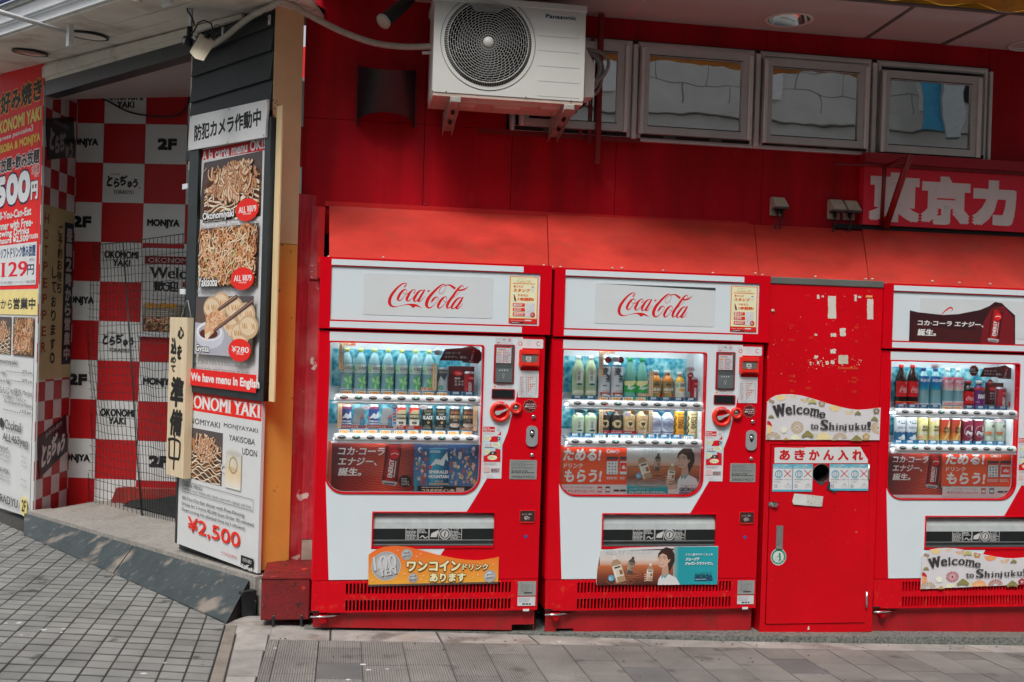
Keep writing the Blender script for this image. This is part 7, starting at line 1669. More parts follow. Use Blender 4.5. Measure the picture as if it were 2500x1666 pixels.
    # payment side: reader, display, bill slot, coin unit, locks, plates
    c = zc
    def bb(name, m, X0, Y0, X1, Y1, y0, y1, rad=.004, conv=c):
        a_ = conv(X0, Y0); b2 = conv(X1, Y1); return MB().prism(rrect(a_[0], b2[1], b2[0], a_[1], rad), y0, y1).build(name, m, r)
    bb('reader_surround', M('deep_red_bezel', (.45,.004,.02), .35), 160, 245, 447, 828, -.006, -.0018, .007); bb('reader', m_greyd, 185, 262, 428, 812, -.012, -.0062); bb('reader_pad', M('reader_grey', (.13,.15,.155), .35), 180, 598, 414, 808, -.014, -.0122, .003)
    P = Print(FM1, -.0145, (1180, 800, 6.033)); P.rect(196, 282, 408, 527, (.62,.62,.64)); P.rect(196, 282, 408, 304, K('b82028')); P.rect(196, 335, 408, 338, K('b82028'))
    P.greek(222, 315, 385, 330, 1, (.15,.15,.17), .7)
    for k in range(5): P.rect(196, 375+37*k, 408, 377+37*k, K('b85058'))
    P.rect(299, 338, 302, 527, K('b85058')); P.greek(205, 345, 292, 520, 5, (.35,.38,.45), .4, seed=3); P.greek(310, 345, 400, 520, 5, (.35,.38,.45), .4, seed=6); P.rect(232, 348, 268, 372, K('d8a030')); P.rect(320, 425, 360, 440, (.1,.35,.45)); P.disc(382, 403, 9, K('c03040'))
    for k in range(4): P.disc(242+37*k, 629, 9, (.75,.77,.76), n=10)
    P.ring(296, 700, 20, 23, (.5,.52,.52)); P.ring(296, 700, 10, 12, (.5,.52,.52)); P.disc(294, 738, 9, (.5,.52,.52))
    P.build('reader_print', r)
    bb('price_display', M('deep_red_bezel', (.45,.004,.02), .35), 122, 903, 460, 1053, -.006, -.0018, .006); bb('display_screen', m_black, 134, 915, 438, 1036, -.010, -.0062, .002)
    P = Print(FM1, -.0022, (1180, 800, 6.033))
    P.rect(142, 838, 445, 905, (.72,.74,.76)); P.disc(170, 868, 17, K('e08028')); P.text('Coke On Pay', 210, 862, 422, 896, (.30,.32,.36)); P.rect(215, 842, 325, 854, K('b82838'))
    P.build('display_card', r); P = Print(FM1, -.0022, (1180, 800, 6.033))
    P.rect(178, 140, 432, 238, (.66,.69,.71)); P.greek(190, 148, 420, 232, 4, (.4,.42,.45), .3, seed=2); P.rect(372, 196, 402, 214, (.10,.45,.60)); P.rect(370, 170, 404, 192, K('c86070')); P.rect(206, 218, 240, 232, K('a83040')); P.rect(292, 172, 320, 188, (.1,.1,.1))
    P.build('payment_sticker', r); P = Print(FM1, -.0022, (1180, 800, 6.033))
    P.rect(488, 166, 880, 312, (.72,.74,.75), r=.006); P.ring(545, 238, 20, 30, K('b81828')); P.ring(812, 242, 22, 30, K('b81828'), a0=.9, a1=5.6); P.greek(640, 185, 725, 280, 5, (.55,.45,.48), .25); P.greek(505, 180, 590, 190, 1, K('b85060'))
    P.build('insert_sticker', r); P = Print(FM1, -.0022, (1180, 800, 6.033))
    P.rect(520, 632, 806, 1034, (.70,.71,.72), r=.002); P.greek(560, 645, 770, 712, 3, (.45,.38,.40), .3, seed=4)
    for k in range(8):
        P.rect(540, 722+33.5*k, 780, 724+33.5*k, (.45,.45,.46)); P.greek(555, 728+33.5*k, 598, 748+33.5*k, 1, K('b07078'), .5, seed=k)
        for q in range([4,3,2,5,4,3,2,1][k]): P.disc(636+28*q, 737+33.5*k, 9, K('c8583c') if q else (.35,.36,.36), n=8)
    P.frame(540, 722, 780, 990, (.45,.45,.46), 2); P.greek(550, 995, 770, 1022, 2, (.4,.35,.37), .3)
    P.build('price_list_card', r); P = Print(FM1, -.0022, (1180, 800, 6.033))
    st_ = []; 
    for k in range(20): a_ = 2*pi*k/20+.1; rr_ = 104 if k % 2 == 0 else 86; st_.append((686+rr_*cos(a_), 1155+rr_*sin(a_)))
    P.poly(st_, K('8c6a58')); P.poly([(686+(x-686)*.93, 1155+(y-1155)*.93) for x, y in st_], (.13,.012,.016))
    P.text('コカ·コーラ 初の', 625, 1118, 762, 1142, WHT, bold=.05, shear=.1); P.text('初エナジー', 612, 1148, 765, 1178, WHT, bold=.06, shear=.1); P.text('ドリンク', 672, 1180, 762, 1200, WHT, bold=.05, shear=.1)
    P.build('starburst_sticker', r); P = Print(FM1, -.0022, (1170, 1020, 8.712)); how_to(P); P.build('instruction_card', r)
    P = Print(FM1, -.0016, (700, 1180, 3.2258)); P.disc(1882, 420, 13, (.03,.10,.35)); P.build('blue_dot', r)
    # bill validator frame
    bb('bill_slot', m_orange, 525, 322, 810, 585, -.020, -.0018, .006)
    bb('bill_slot_mouth', M('smoked_bill_window', (.16,.16,.15), .2), 555, 400, 780, 512, -.022, -.0202, .002); bb('bill_slot_ledge', m_orange, 556, 520, 790, 560, -.030, -.0205, .004); bb('bill_slot_brow', m_orange, 560, 335, 795, 392, -.027, -.0205, .004)
    P = Print(FM1, -.0223, (1180, 800, 6.033)); P.rect(628, 428, 705, 485, (.6,.6,.57)); P.disc(665, 458, 24, (.25,.25,.24), ry=16); P.rect(640, 488, 700, 512, (.4,.4,.38)); P.build('bill_icon', r)
    # coin unit
    k0 = c(245, 1240); R1_ = c(92, 1240); R1_ = k0[0]-R1_[0]; k1_ = c(478, 1185); R2_ = c(566, 1185)[0]-k1_[0]
    MB().lathe([(R1_*.60,-.010),(R1_*.66,-.020),(R1_*.93,-.020),(R1_,-.012),(R1_,-.002)][::-1], (k0[0], 0, k0[1]), 40, 'y').build('coin_lever_ring', m_orange, r); MB().lathe([(R2_*.50,-.008),(R2_*.60,-.018),(R2_*.90,-.018),(R2_,-.010),(R2_,-.002)][::-1], (k1_[0], 0, k1_[1]), 32, 'y').build('coin_slot_ring', m_orange, r)
    MB().lathe([(0,-.0075),(R1_*.64,-.0072)][::-1], (k0[0], 0, k0[1]), 32, 'y').build('lever_well', m_red, r); MB().lathe([(0,-.013),(R2_*.42,-.012),(R2_*.52,-.008)][::-1], (k1_[0], 0, k1_[1]), 28, 'y').build('coin_slot_face', m_chrome, r); box('coin_slit', m_dark, r, k1_[0]-.010, k1_[0]+.010, -.0142, -.0132, k1_[1]-.0012, k1_[1]+.0012)
    lv = [c(165, 1240), c(180, 1225), c(240, 1222), c(290, 1210), c(352, 1186), c(360, 1192), c(320, 1225), c(265, 1248), c(225, 1278), c(190, 1286), c(168, 1268)]; MB().prism(lv, -.022, -.012).build('coin_return_lever', m_greyl, r)
    P = Print(FM1, -.0205, (1180, 800, 6.033)); P.text('おつり・返却', 212, 1110, 338, 1132, WHT, bold=.04); P.stroke([(400,1240,10),(395,1265,10),(385,1282,6)], (.7,.6,.58)); P.build('lever_print', r)
    def rnd_(name, m, X, Y, rad, y, conv, n=18): a_ = conv(X, Y); return MB().lathe([(0,y),(rad*.85,y),(rad,y+.003),(rad,-.001)][::-1], (a_[0], 0, a_[1]), n, 'y').build(name, m, r)
    rnd_('lock', m_chrome, 735, 1313, .010, -.010, zc); rnd_('lock_core', m_black, 735, 1315, .005, -.0112, zc); rnd_('lower_lock', m_steel, 1121, 795, .0095, -.008, zp); rnd_('lower_lock_core', m_greyd, 1121, 800, .003, -.009, zp)
    a_ = zp(1002, 170); b2 = zp(1230, 612); MB().prism(rrect(a_[0], b2[1], b2[0], a_[1], .024), -.010, -.0005).build('door_handle', M('handle_grey', (.42,.44,.45), .3, metal=.3), r)
    a_ = zp(1118, 345); MB().prism([(a_[0]+q0, a_[1]+q1) for q0, q1 in ((-.013,.006),(-.010,.018),(0,.023),(.010,.018),(.013,.006),(.010,-.008),(0,-.022),(-.010,-.008))], -.0112, -.0102).build('handle_well', m_black, r); MB().lathe([(0,-.016),(.008,-.015),(.010,-.011)][::-1], (a_[0], 0, a_[1]+.004), 16, 'y').build('handle_lock', m_chrome, r)
    a_ = zp(650, 898); b2 = zp(1215, 1312); MB().prism(rrect(a_[0], b2[1], b2[0], a_[1], .001), -.0025, -.0006).build('number_plate', M('plate_silver', (.34,.36,.35), .4, metal=.2), r)
    P = Print(FM1, -.0027, (1170, 1020, 8.712)); ink_ = (.06,.065,.06); P.text(serial, 682, 1232, 1175, 1288, ink_, bold=.02)
    for (y0_, y1_, n_, h_) in ((925, 1075, 5, .30), (1080, 1100, 1, .4), (1118, 1190, 2, .62)): P.greek(682, y0_, 1180, y1_, n_, ink_, h_, seed=y0_)
    P.build('number_print', r, PAPER)
    # coin return cup, rating plates
    a_ = zl(1836, 214); b2 = zl(1952, 310); MB().prism(rrect(a_[0], b2[1], b2[0], a_[1], (.010,.010,.002,.002)), -.006, -.0005).build('coin_return', m_orange, r); a_ = zl(1838, 214); b2 = zl(1950, 300); MB().prism(rrect(a_[0], b2[1], b2[0], a_[1], .004), -.0072, -.0062).build('coin_return_well', M('return_well', (.05,.02,.02), .4), r)
    P = Print(FM1, -.0075, (700, 1180, 3.2258)); P.text('おつり・返却', 1853, 238, 1928, 252, (.6,.58,.55)); 
    for x, y in ((1878,272),(1892,268),(1905,276),(1884,282)): P.ring(x, y, 6, 9, (.65,.6,.58), n=14)
    P.build('coin_return_print', r)
    a_ = zl(1822, 773); b2 = zl(1960, 884); MB().prism(rrect(a_[0], b2[1], b2[0], a_[1], .002), -.0035, -.0012).build('rating_plate', M('plate_silver', (.34,.36,.35), .4, metal=.2), r)
    P = Print(FM1, -.0037, (700, 1180, 3.2258)); P.frame(1845, 800, 1935, 860, (.2,.2,.19), 1.5); P.greek(1848, 804, 1930, 860, 6, (.18,.19,.18), .3, seed=2); P.rect(1868, 858, 1932, 870, (.08,.08,.08)); P.disc(1850, 788, 4, (.03,.1,.4)); P.rect(1818, 896, 1956, 965, (.62,.64,.66)); P.greek(1826, 902, 1950, 940, 4, (.2,.2,.22), .35, seed=8); P.greek(1855, 944, 1950, 960, 1, (.1,.1,.1), .8, seed=3); P.rect(1860, 990, 1908, 1008, (.74,.74,.74), r=.001)
    P.build('rating_print', r)
    return r

f6 = 6.031
def ads1(P):
    P.z(790, 1060, 5.8825); P.rect(70, 95, 125, 860, K('e05a38')); P.L += 1e-4; ad_energy(P, 122, 112, 1305, 850); ad_mountain(P, 1305, 112, 2240, 850)
def ads2(P):
    P.z(1360, 1070, 6.192); P.rect(30, 60, 110, 700, K('d8401c')); ad_stamp(P, 50, 112, 1052, 870, True); P.L += 2e-4; ad_georgia(P, 1055, 112, 2215, 870)
def ads3(P):
    P.z(1850, 560, 2.4508); ad_energy(P, 780, 1330, 1155, 1590); ad_stamp(P, 1105, 1325, 1515, 1578+22)
cr = K('e6d3ac', 1.15); ogp = K('d86820', 1.2)
def strip_h(P, x0, y0, x1, y1, t): P.rect(x0, y0, x1, y1, ogp); P.rect(x0+5, y0+5, x1-5, y1-5, cr); P.text(t, x0+(x1-x0)*.10, y0+10, x1-(x1-x0)*.06, y1-10, K('c02820'), bold=.03)
def strip_v(P, x0, y0, x1, y1, t): P.rect(x0, y0, x1, y1, ogp); P.rect(x0+5, y0+5, x1-5, y1-5, cr); P.vtext(t, (x0+x1)/2, y0+14, y1-14, (x1-x0)*.55, K('b8602c'), .02)
def balloon(P, x, y, w=70, h=30): P.disc(x, y, w, K('c88888'), ry=h); P.disc(x, y, w-5, (.72,.72,.73), ry=h-5); P.greek(x-w*.6, y-h*.45, x+w*.6, y+h*.45, 2, K('c05058'), .4)
def flag_energy(P, x, y, k=1.):
    """dark red slanted energy flag with a can, top right of the display"""
    P.poly([(x, y+170*k), (x+90*k, y), (x+330*k, y-15*k), (x+480*k, y-50*k), (x+600*k, y+20*k), (x+650*k, y+110*k), (x+580*k, y+215*k), (x+360*k, y+200*k), (x+330*k, y+175*k)], (.13,.012,.016)); P.text('コカ·コーラ', x+85*k, y+38*k, x+310*k, y+80*k, WHT, bold=.04, shear=.12); P.text('エナジー、誕生。', x+80*k, y+95*k, x+410*k, y+142*k, WHT, bold=.04, shear=.12); energy_can(P, x+490*k, y+90*k, 62*k, 190*k, 12)
def strips1(P):
    P.z(800, 820, f6); strip_h(P, 225, 100, 412, 150, 'お試し価格'); strip_v(P, 170, 100, 228, 500, 'スペシャルプライス'); strip_v(P, 1545, 412, 1602, 808, 'ワンコインコーナー'); strip_h(P, 1368, 757, 1548, 806, 'お試し価格')
    strip_h(P, 205, 970, 385, 1018, 'お試し価格'); strip_v(P, 150, 972, 207, 1362, 'ワンコインコーナー'); strip_v(P, 2143, 1012, 2198, 1400, 'ワンコインコーナー'); strip_h(P, 1965, 1353, 2146, 1400, 'お試し価格')
    flag_energy(P, 1640, 195, 1.); balloon(P, 1625, 250, 55, 38); balloon(P, 565, 1055, 62, 36); balloon(P, 1415, 1048, 65, 36)
    for x, w_, t in ((200, 270, 'ラボデザイン缶'), (575, 300, 'コラボデザイン缶')): P.rect(x, 1312, x+w_+90, 1362, K('c4402c')); P.text(t, x+12, 1320, x+w_-20, 1354, WHT, bold=.06)
    for x in (1020, 1172): P.rect(x, 1322, x+(140 if x < 1100 else 205), 1378, K('c83420')); P.greek(x+15, 1330, x+130, 1370, 2, WHT, .6)
    for x in (1400, 1590): P.greek(x, 1335, x+165, 1378, 2, (.55,.48,.38), .6, seed=x)
    for x in (430, 840): P.poly([(x-70,1270),(x-40,1150),(x-30,1070),(x+60,1050),(x+110,1080),(x+110,1180),(x+60,1290),(x-20,1300)], (.40,.43,.45) if x < 600 else (.58,.60,.62)); P.poly([(x+20,1230),(x+80,1160),(x+110,1180),(x+60,1240)], K('d8806c')); P.rect(x+50, 1205, x+110, 1345, (.06,.24,.42)); P.greek(x+56, 1225, x+104, 1330, 5, (.5,.55,.6), .4)
    P.rect(955, 1045, 1012, 1330, (.55,.60,.66)); [P.rect(963, 1085+45*q, 1004, 1118+45*q, K('c04a50') if q % 2 else (.12,.25,.45)) for q in range(5)]; P.disc(985, 1045, 38, (.05,.06,.12)); P.text('めざせ', 962, 1030, 1010, 1058, (.6,.6,.62))
def strips2(P):
    P.z(1370, 840, 6.273); strip_h(P, 640, 98, 820, 150, 'おすすめ!!'); strip_v(P, 586, 98, 642, 498, 'スペシャルプライス'); strip_v(P, 1350, 405, 1405, 805, 'スペシャルプライス'); strip_h(P, 1178, 757, 1355, 805, 'おすすめ!!')
    strip_h(P, 635, 985, 812, 1033, 'お試し価格'); strip_v(P, 580, 985, 636, 1382, 'スペシャルプライス'); strip_v(P, 1338, 995, 1392, 1390, 'スペシャルプライス'); strip_h(P, 1168, 1345, 1342, 1392, 'おすすめ!!')
    for x in (715, 910): P.disc(x, 245, 48, K('8a2430')); P.greek(x-28, 215, x+28, 275, 3, K('c08078'), .4)
    balloon(P, 830, 240, 66, 38); balloon(P, 1002, 1075, 64, 38); balloon(P, 1978, 392, 62, 32)
    P.disc(1975, 485, 46, K('a01820')); P.text('誕生', 1950, 470, 2000, 498, WHT, bold=.03); P.rect(1940, 500, 1985, 730, K('8a141c')); P.greek(1950, 530, 1972, 700, 8, K('c88080'), .3)
    for x in (900, 1100, 1290): P.disc(x, 1040, 42, K('7a5a38')); P.greek(x-25, 1015, x+25, 1060, 2, (.1,.08,.06), .5)
    for x, w_ in ((640, 100), (755, 185), (950, 190)): P.rect(x, 1325, x+w_, 1375, K('b8202c')); P.greek(x+12, 1340, x+w_-12, 1362, 1, WHT, .6, seed=x)
    for x in (270, 455): P.stroke([(x-60,1040,20),(x-20,1025,52),(x+40,1030,52),(x+95,1035,16)], (.03,.06,.075)); P.stroke([(x-60,1070,26),(x-30,1090,22)], (.50,.48,.42))
    P.rect(2085, 560, 2120, 720, (.55,.55,.55))
def strips3(P):
    P.z(2160, 860, 6.271); balloon(P, 768, 215, 60, 34); balloon(P, 755, 1035, 54, 34); balloon(P, 1240, 1030, 58, 32); balloon(P, 1735, 1040, 54, 32); flag_energy(P, 1450, 240, .82)
    stp = [(1362+(78 if k % 2 == 0 else 66)*cos(2*pi*k/20), 285+(92 if k % 2 == 0 else 78)*sin(2*pi*k/20)) for k in range(20)]; P.poly(stp, K('a08870')); P.poly([(1362+(x-1362)*.9, 285+(y-285)*.9) for x, y in stp], (.16,.012,.016)); P.greek(1300, 250, 1425, 325, 3, WHT, .55)
    P.disc(1608, 462, 42, K('a01820')); P.text('誕生', 1585, 448, 1632, 474, WHT, bold=.03)
    P.rect(1935, 570, 1972, 740, K('8a141c')); P.disc(1930, 795, 42, K('a81820')); P.greek(1942, 590, 1962, 720, 7, K('c88080'), .3)
T100 = ['100']*10
poly1 = [(.012,-.090),(.012,-.001),(MW-.030,-.001),(MW-.030,-.088),(1.012,-.088),(1.012,-.113)]
def plinthp(dl, dr, notches):
    """dl, dr: depth below the body at the left and right; notches (x0,x1,h)"""
    f = lambda x: -(dl+(dr-dl)*x/MW); pts = [(.012, f(.012))]
    for x0, x1, h in notches: pts += [(x0, f(x0)), (x0, f(x0)+h), (x1, f(x0)+h), (x1, f(x1))]
    pts += [(MW-.030, f(MW)), (MW-.030, -.001), (.012, -.001)]; return pts
FM = [FM1, Fr(1.1631, 0, .0837, 0), Fr(2.9497, 0, .0716, 0)]
machine(FM[0], 1, 'left vending machine with the orange 100 yen poster over its lower grille', '2906674525', 'logo', ads1, {(0,0):'r',(0,1):'g',(0,5):'g',(0,6):'r',(1,1):'g',(1,7):'g'}, [['100']*7+['110','140','140'], T100], plinthp(.076, .112, [(MW-.145, MW-.032, .028)]), strips1)
machine(FM[1], 2, 'middle vending machine with the blue coffee advert stuck over its lower grille', '2906674527', 'logo', ads2, {(0,2):'r',(0,3):'g',(1,3):'g',(1,7):'g'}, [['140','140','120o','120o','120o','120o','140','140','130','140'], ['130','130','120','120','120','120','140','140','130','120']], plinthp(.110, .142, [(.068,.16,.014),(MW-.165,MW-.036,.015)]), strips2)
machine(FM[2], 3, 'right vending machine with a dark energy drink banner on its header', '2906674529', 'energy', ads3, {(0,3):'g',(1,1):'g',(1,9):'g'}, [['160','160','150','150','140o','140o','130','130','140','140'], ['130']*10], plinthp(.142, .172, [(.085,.150,.016)]), strips3)

# ------------------------------------------------------------------ can bin between the machines
FBN = Fr(2.315, 0, 0, 0)
bn_ = root('can_bin', FBN, 'tall red steel can bin with round drop hole and torn stickers between vending machines', 'bin')
bw_ = .633; zb0 = -.050; zb1 = 1.817
def bp(px_, py_): return FBN.px(px_, py_, 0)
dx0, dz1 = bp(1884, 1087); dx1, dz0 = bp(2110, 1519); dx0 = bp(1876, 1300)[0]; hx, hz = bp(2004, 1156); hr = bp(2024.5, 1156)[0]-hx
upz = bp(2000, 1078)[1]
plate('cabinet_front', m_redbin, bn_, rrect(0, zb0+.0, bw_, zb1-.032, 0), [rrect(dx0-.004, dz0-.004, dx1+.004, dz1+.004, 0)], 0, .012)
box('cabinet_side', m_redbin, bn_, .0, .012, .0125, .55, zb0, zb1-.04); box('cabinet_side', m_redbin, bn_, bw_-.012, bw_, .0125, .55, zb0, zb1-.04)
box('cabinet_back', m_dark, bn_, .0125, bw_-.0125, .54, .55, zb0, zb1-.04)
MB().bbox(-.003, bw_+.003, -.006, .55, zb1-.0315, zb1+.004, b=.003).build('top_cap', M('bin_cap_grey', (.13,.14,.13), .45, var=.15), bn_)
plate('bin_door', m_redbin, bn_, rrect(dx0, dz0, dx1, dz1, .003), [disc(hx, hz, hr, n=32)], -.006, .010)
MB().lathe([(hr,-.006),(hr*1.07,-.009),(hr*1.10,-.006)], (hx, 0, hz), 32, 'y').build('hole_rim', m_greyd, bn_); MB().lathe([(hr,-.005),(hr,.10),(0,.11)], (hx, 0, hz), 32, 'y').build('drop_tube', m_dark, bn_)
P_rim = MB().prism([(hx-.028, hz-hr*.92), (hx+.028, hz-hr*.92), (hx, hz-hr*1.35)], -.0085, -.0062); P_rim.build('drip_tongue', m_greyd, bn_)
for py0, py1 in ((1133, 1171), (1444, 1482)):
    u, z1 = bp(2121, py0); z0 = bp(2118, py1)[1]; u = bp(2119 if py0 < 1200 else 2114, py0)[0]; MB().tube([(u, -.010, z0), (u, -.010, z1)], .006, 10).build('hinge', m_steel, bn_)
u, z = bp(1890, 1230); MB().bbox(u-.020, u+.012, -.022, -.0065, z-.016, z+.012, b=.004).build('padlock_hasp', m_chrome, bn_); MB().tube([(u-.022,-.016,z-.004),(u+.014,-.016,z+.0)], .007, 8).build('hasp_pin', m_chrome, bn_); box('hasp_staple', m_steel, bn_, u-.034, u-.020, -.012, -.001, z-.012, z+.010)
a_, b_ = bp(1894, 1283), bp(1908, 1340); MB().prism(rrect(a_[0], b_[1], b_[0], a_[1], .003), -.012, -.0065).build('latch_handle', m_steel, bn_); MB().bbox(a_[0]+.005, b_[0]-.004, -.016, -.0125, b_[1]+.004, b_[1]+.022).build('latch_tongue', m_chrome, bn_)
u, z = bp(1887, 759); MB().lathe([(0,-.006),(.008,-.005),(.010,0)][::-1], (u, 0, z), 12, 'y').build('rivet', m_outlet, bn_)
m_jag = PAPER
P = Print(FBN, -.0008, (1850, 560, 2.4508)); R = random.Random(2); off = K('cdc8bc', 1.15)
def torn(x0, y0, x1, y1, col=off, n=26, j=3.):
    pts = []
    for k in range(n):
        t = 4*k/n; e = int(t); f_ = t-e
        x, y = [(x0+(x1-x0)*f_, y0), (x1, y0+(y1-y0)*f_), (x1-(x1-x0)*f_, y1), (x0, y1-(y1-y0)*f_)][e]; pts.append((x+R.uniform(-j, j)*(.4 if e in (0, 2) else 1), y+R.uniform(-j, j)))
    P.poly(pts, col)
for a in ((420,400,468,534,off,40,2),(654,418,692,540,off,30,1.5),(354,394,370,418),(382,398,396,408),(490,592,526,640),(438,622,470,642),(338,626,356,637),(434,718,468,742),(482,754,541,806,K('b8b2a2'),30,2),(578,392,592,430),(600,400,618,412),(648,398,686,408,K('d8a060')),(338,756,360,774),(354,790,368,808),(406,790,424,810),(436,784,458,806),(312,794,320,814)): torn(*a)
for k in range(60):
    x, y = R.uniform(300, 620), R.uniform(770, 835); s_ = R.uniform(1.5, 4); P.poly([(x+s_*R.uniform(.5,1.6)*cos(t), y+s_*sin(t)) for t in (0,1.2,2.5,3.8,5)], R.choice([off, K('d8a070'), K('c86040')]), step=1e-6)
for k in range(90):
    x, y = R.uniform(90, 700), R.uniform(370, 960); s_ = R.uniform(1, 2.6); P.poly([(x+s_*1.3*cos(t), y+s_*sin(t)) for t in (0,1.3,2.6,4,5.1)], R.choice([K('d8a070'), K('cc4a28'), K('c8602c')]), step=1e-6)
for x, y, w_ in ((200,576,38),(205,663,38),(300,398,40),(205,880,40),(200,908,30),(300,952,38),(205,968,32),(578,890,36),(575,915,34),(578,972,34),(590,588,26),(318,650,30),(588,672,26),(540,832,130),(666,372,22)):
    for q in range(5): P.rect(x-w_/2+R.uniform(0,6), y-6+2.6*q, x+w_/2-R.uniform(0,6), y-4.4+2.6*q, K('cc4a28'), step=1e-6)
P.build('torn_sticker_remains', bn_, PAPER, 'stuff')
P = Print(FBN, -.0068, (1860, 950, 5.059)); P.poly([(158,728),(175,722),(1215,716),(1308,872),(1308,916),(155,916)], (.70,.71,.70))
P.poly([(158,722),(300,724),(430,730),(540,728),(540,722)], K('c42018'))
for k, ch in enumerate('あきかん入れ'): x = [218,402,582,760,940,1118][k]; P.text(ch, x, 748, x+130, 884, K('b81820', 1.2), bold=.055)
for x in (137, 385, 833, 1073):
    x1 = x+ (237 if x != 385 else 237); P.rect(x, 925, x1-3, 1268 if x < 800 else 1255, (.10,.45,.58), r=.003); P.rect(x+2, 982 if x < 800 else 975, x1-6, 1244 if x < 800 else 1230, (.70,.72,.73))
    P.text('リサイクル施設に', x+42, 934, x+195, 950, WHT, bold=.03); P.text('空容器だけを集めています', x+8, 956, x+230, 974, WHT, bold=.03)
    P.ring(x+70, 1052, 36, 48, (.08,.42,.56)); P.rect(x+55, 1022, x+85, 1082, (.6,.62,.64)); P.frame(x+52, 1018, x+88, 1086, (.12,.2,.25), 3)
    for s_ in (-1, 1): P.stroke([(x+180-42*s_, 1004, 9), (x+180+42*s_, 1086, 9)], K('b0202c'), smooth=0)
    P.text('飲料空容器', x+18, 1108, x+118, 1126, (.12,.12,.13)); P.text('その他のごみ', x+130, 1110, x+230, 1124, (.12,.12,.13)); P.greek(x+20, 1134, x+120, 1160, 2, (.45,.45,.46), .3); P.ring(x+33, 1198, 13, 18, (.12,.12,.12)); P.frame(x+150, 1190, x+215, 1218, (.3,.3,.3), 2); P.text('△', x+168, 1160, x+198, 1185, (.3,.3,.3))
P.poly([(790,1225),(822,1140),(838,1150),(838,1240),(920,1265),(905,1288)], (.02,.05,.06))
P.poly([(370,1380),(395,1290),(560,1303),(752,1325),(735,1448),(700,1450),(550,1440),(385,1425)], K('b9b9b2')); P.poly([(372,1395),(398,1294),(545,1310),(542,1432),(385,1418)], K('c3c6c2'))
for k in range(60): x, y = R.uniform(560, 735), R.uniform(1318, 1440); s_ = R.uniform(2, 9); P.poly([(x+s_*cos(t), y+s_*.6*sin(t+k)) for t in (0,1.5,2.7,4.4)], R.choice([(.06,.05,.045),(.35,.30,.2),(.12,.11,.1)]), step=1e-6)
P.build('bin_stickers', bn_, PAPER)
P = Print(FBN, -.0068, (1850, 1100, 2.7708)); P.disc(140, 720, 52, (.70,.70,.68), ry=55); P.ring(140, 720, 37, 49, (.02,.30,.20)); P.disc(140, 720, 36, (.68,.69,.66)); P.disc(148, 700, 7, (.03,.28,.18)); P.stroke([(148,708,13),(150,728,12),(142,752,5)], (.03,.28,.18)); P.stroke([(149,726,8),(158,750,5)], (.03,.28,.18)); P.stroke([(146,712,5),(130,722,4)], (.03,.28,.18)); P.frame(118, 715, 132, 742, (.3,.5,.4), 2)
for q, ch in enumerate('リサイクル'): a_ = radians(215+q*27); P.text(ch, 140+43*cos(a_)-5, 720-43*sin(a_)-6, 140+43*cos(a_)+5, 720-43*sin(a_)+5, WHT)
P.poly([(335,1215),(340,1190),(346,1190),(350,1213)], off)
P.build('recycling_sticker', bn_, PAPER)
rc = root('bin_leveller', FBN, 'dark steel feet and pipe under the red can bin', 'foot'); box('foot', m_dark, rc, .02, .12, .02, .4, -.12, zb0-.002); box('foot', m_dark, rc, bw_-.12, bw_-.02, .05, .4, -.13, zb0-.002); MB().tube([(.45,.03,-.085),(.64,.02,-.062)], .006, 8).build('pipe', m_steel, rc)

# ------------------------------------------------------------------ cut-out posters on the machines
def petals(P, x, y, r, n, c0, c1, dot=None, a0=0, a1=2*pi):
    for k in range(n):
        a = a0+(a1-a0)*k/n; da = (a1-a0)/n*.33
        P.poly([(x+r*.25*cos(a-da*.4), y+r*.25*sin(a-da*.4)), (x+r*.92*cos(a-da), y+r*.92*sin(a-da)), (x+r*cos(a), y+r*sin(a)), (x+r*.92*cos(a+da), y+r*.92*sin(a+da)), (x+r*.25*cos(a+da*.4), y+r*.25*sin(a+da*.4))], c0 if k % 2 else c1, step=1e-6)
    P.L += 5e-5
    if dot: P.disc(x, y, r*.18, dot)
def fan_(P, x, y, r, c, c2, a0=0, a1=pi):
    P.poly([(x, y)]+[(x+r*cos(a0+(a1-a0)*k/12), y-r*sin(a0+(a1-a0)*k/12)) for k in range(13)], c)
    for k in range(1, 12): a = a0+(a1-a0)*k/12; P.stroke([(x+r*.2*cos(a), y-r*.2*sin(a), r*.03), (x+r*cos(a), y-r*sin(a), r*.04)], c2, smooth=0, step=1e-6, capr=False)
    P.L += 5e-5
def plum(P, x, y, r, c, c2=None):
    for k in range(5): P.disc(x+r*.5*cos(k*1.257-1.57), y+r*.5*sin(k*1.257-1.57), r*.44, c, n=12)
    if c2:
        for k in range(5): P.stroke([(x, y, r*.1), (x+r*.5*cos(k*1.257-1.57), y+r*.5*sin(k*1.257-1.57), r*.1)], c2, smooth=0)
def cloud(P, x, y, s, c):
    for a, b, q in ((0,0,1),(-.9,.45,.7),(.9,.4,.8),(1.6,.9,.6),(-1.6,.9,.55)): P.disc(x+a*s, y+b*s, q*s, c, n=14)
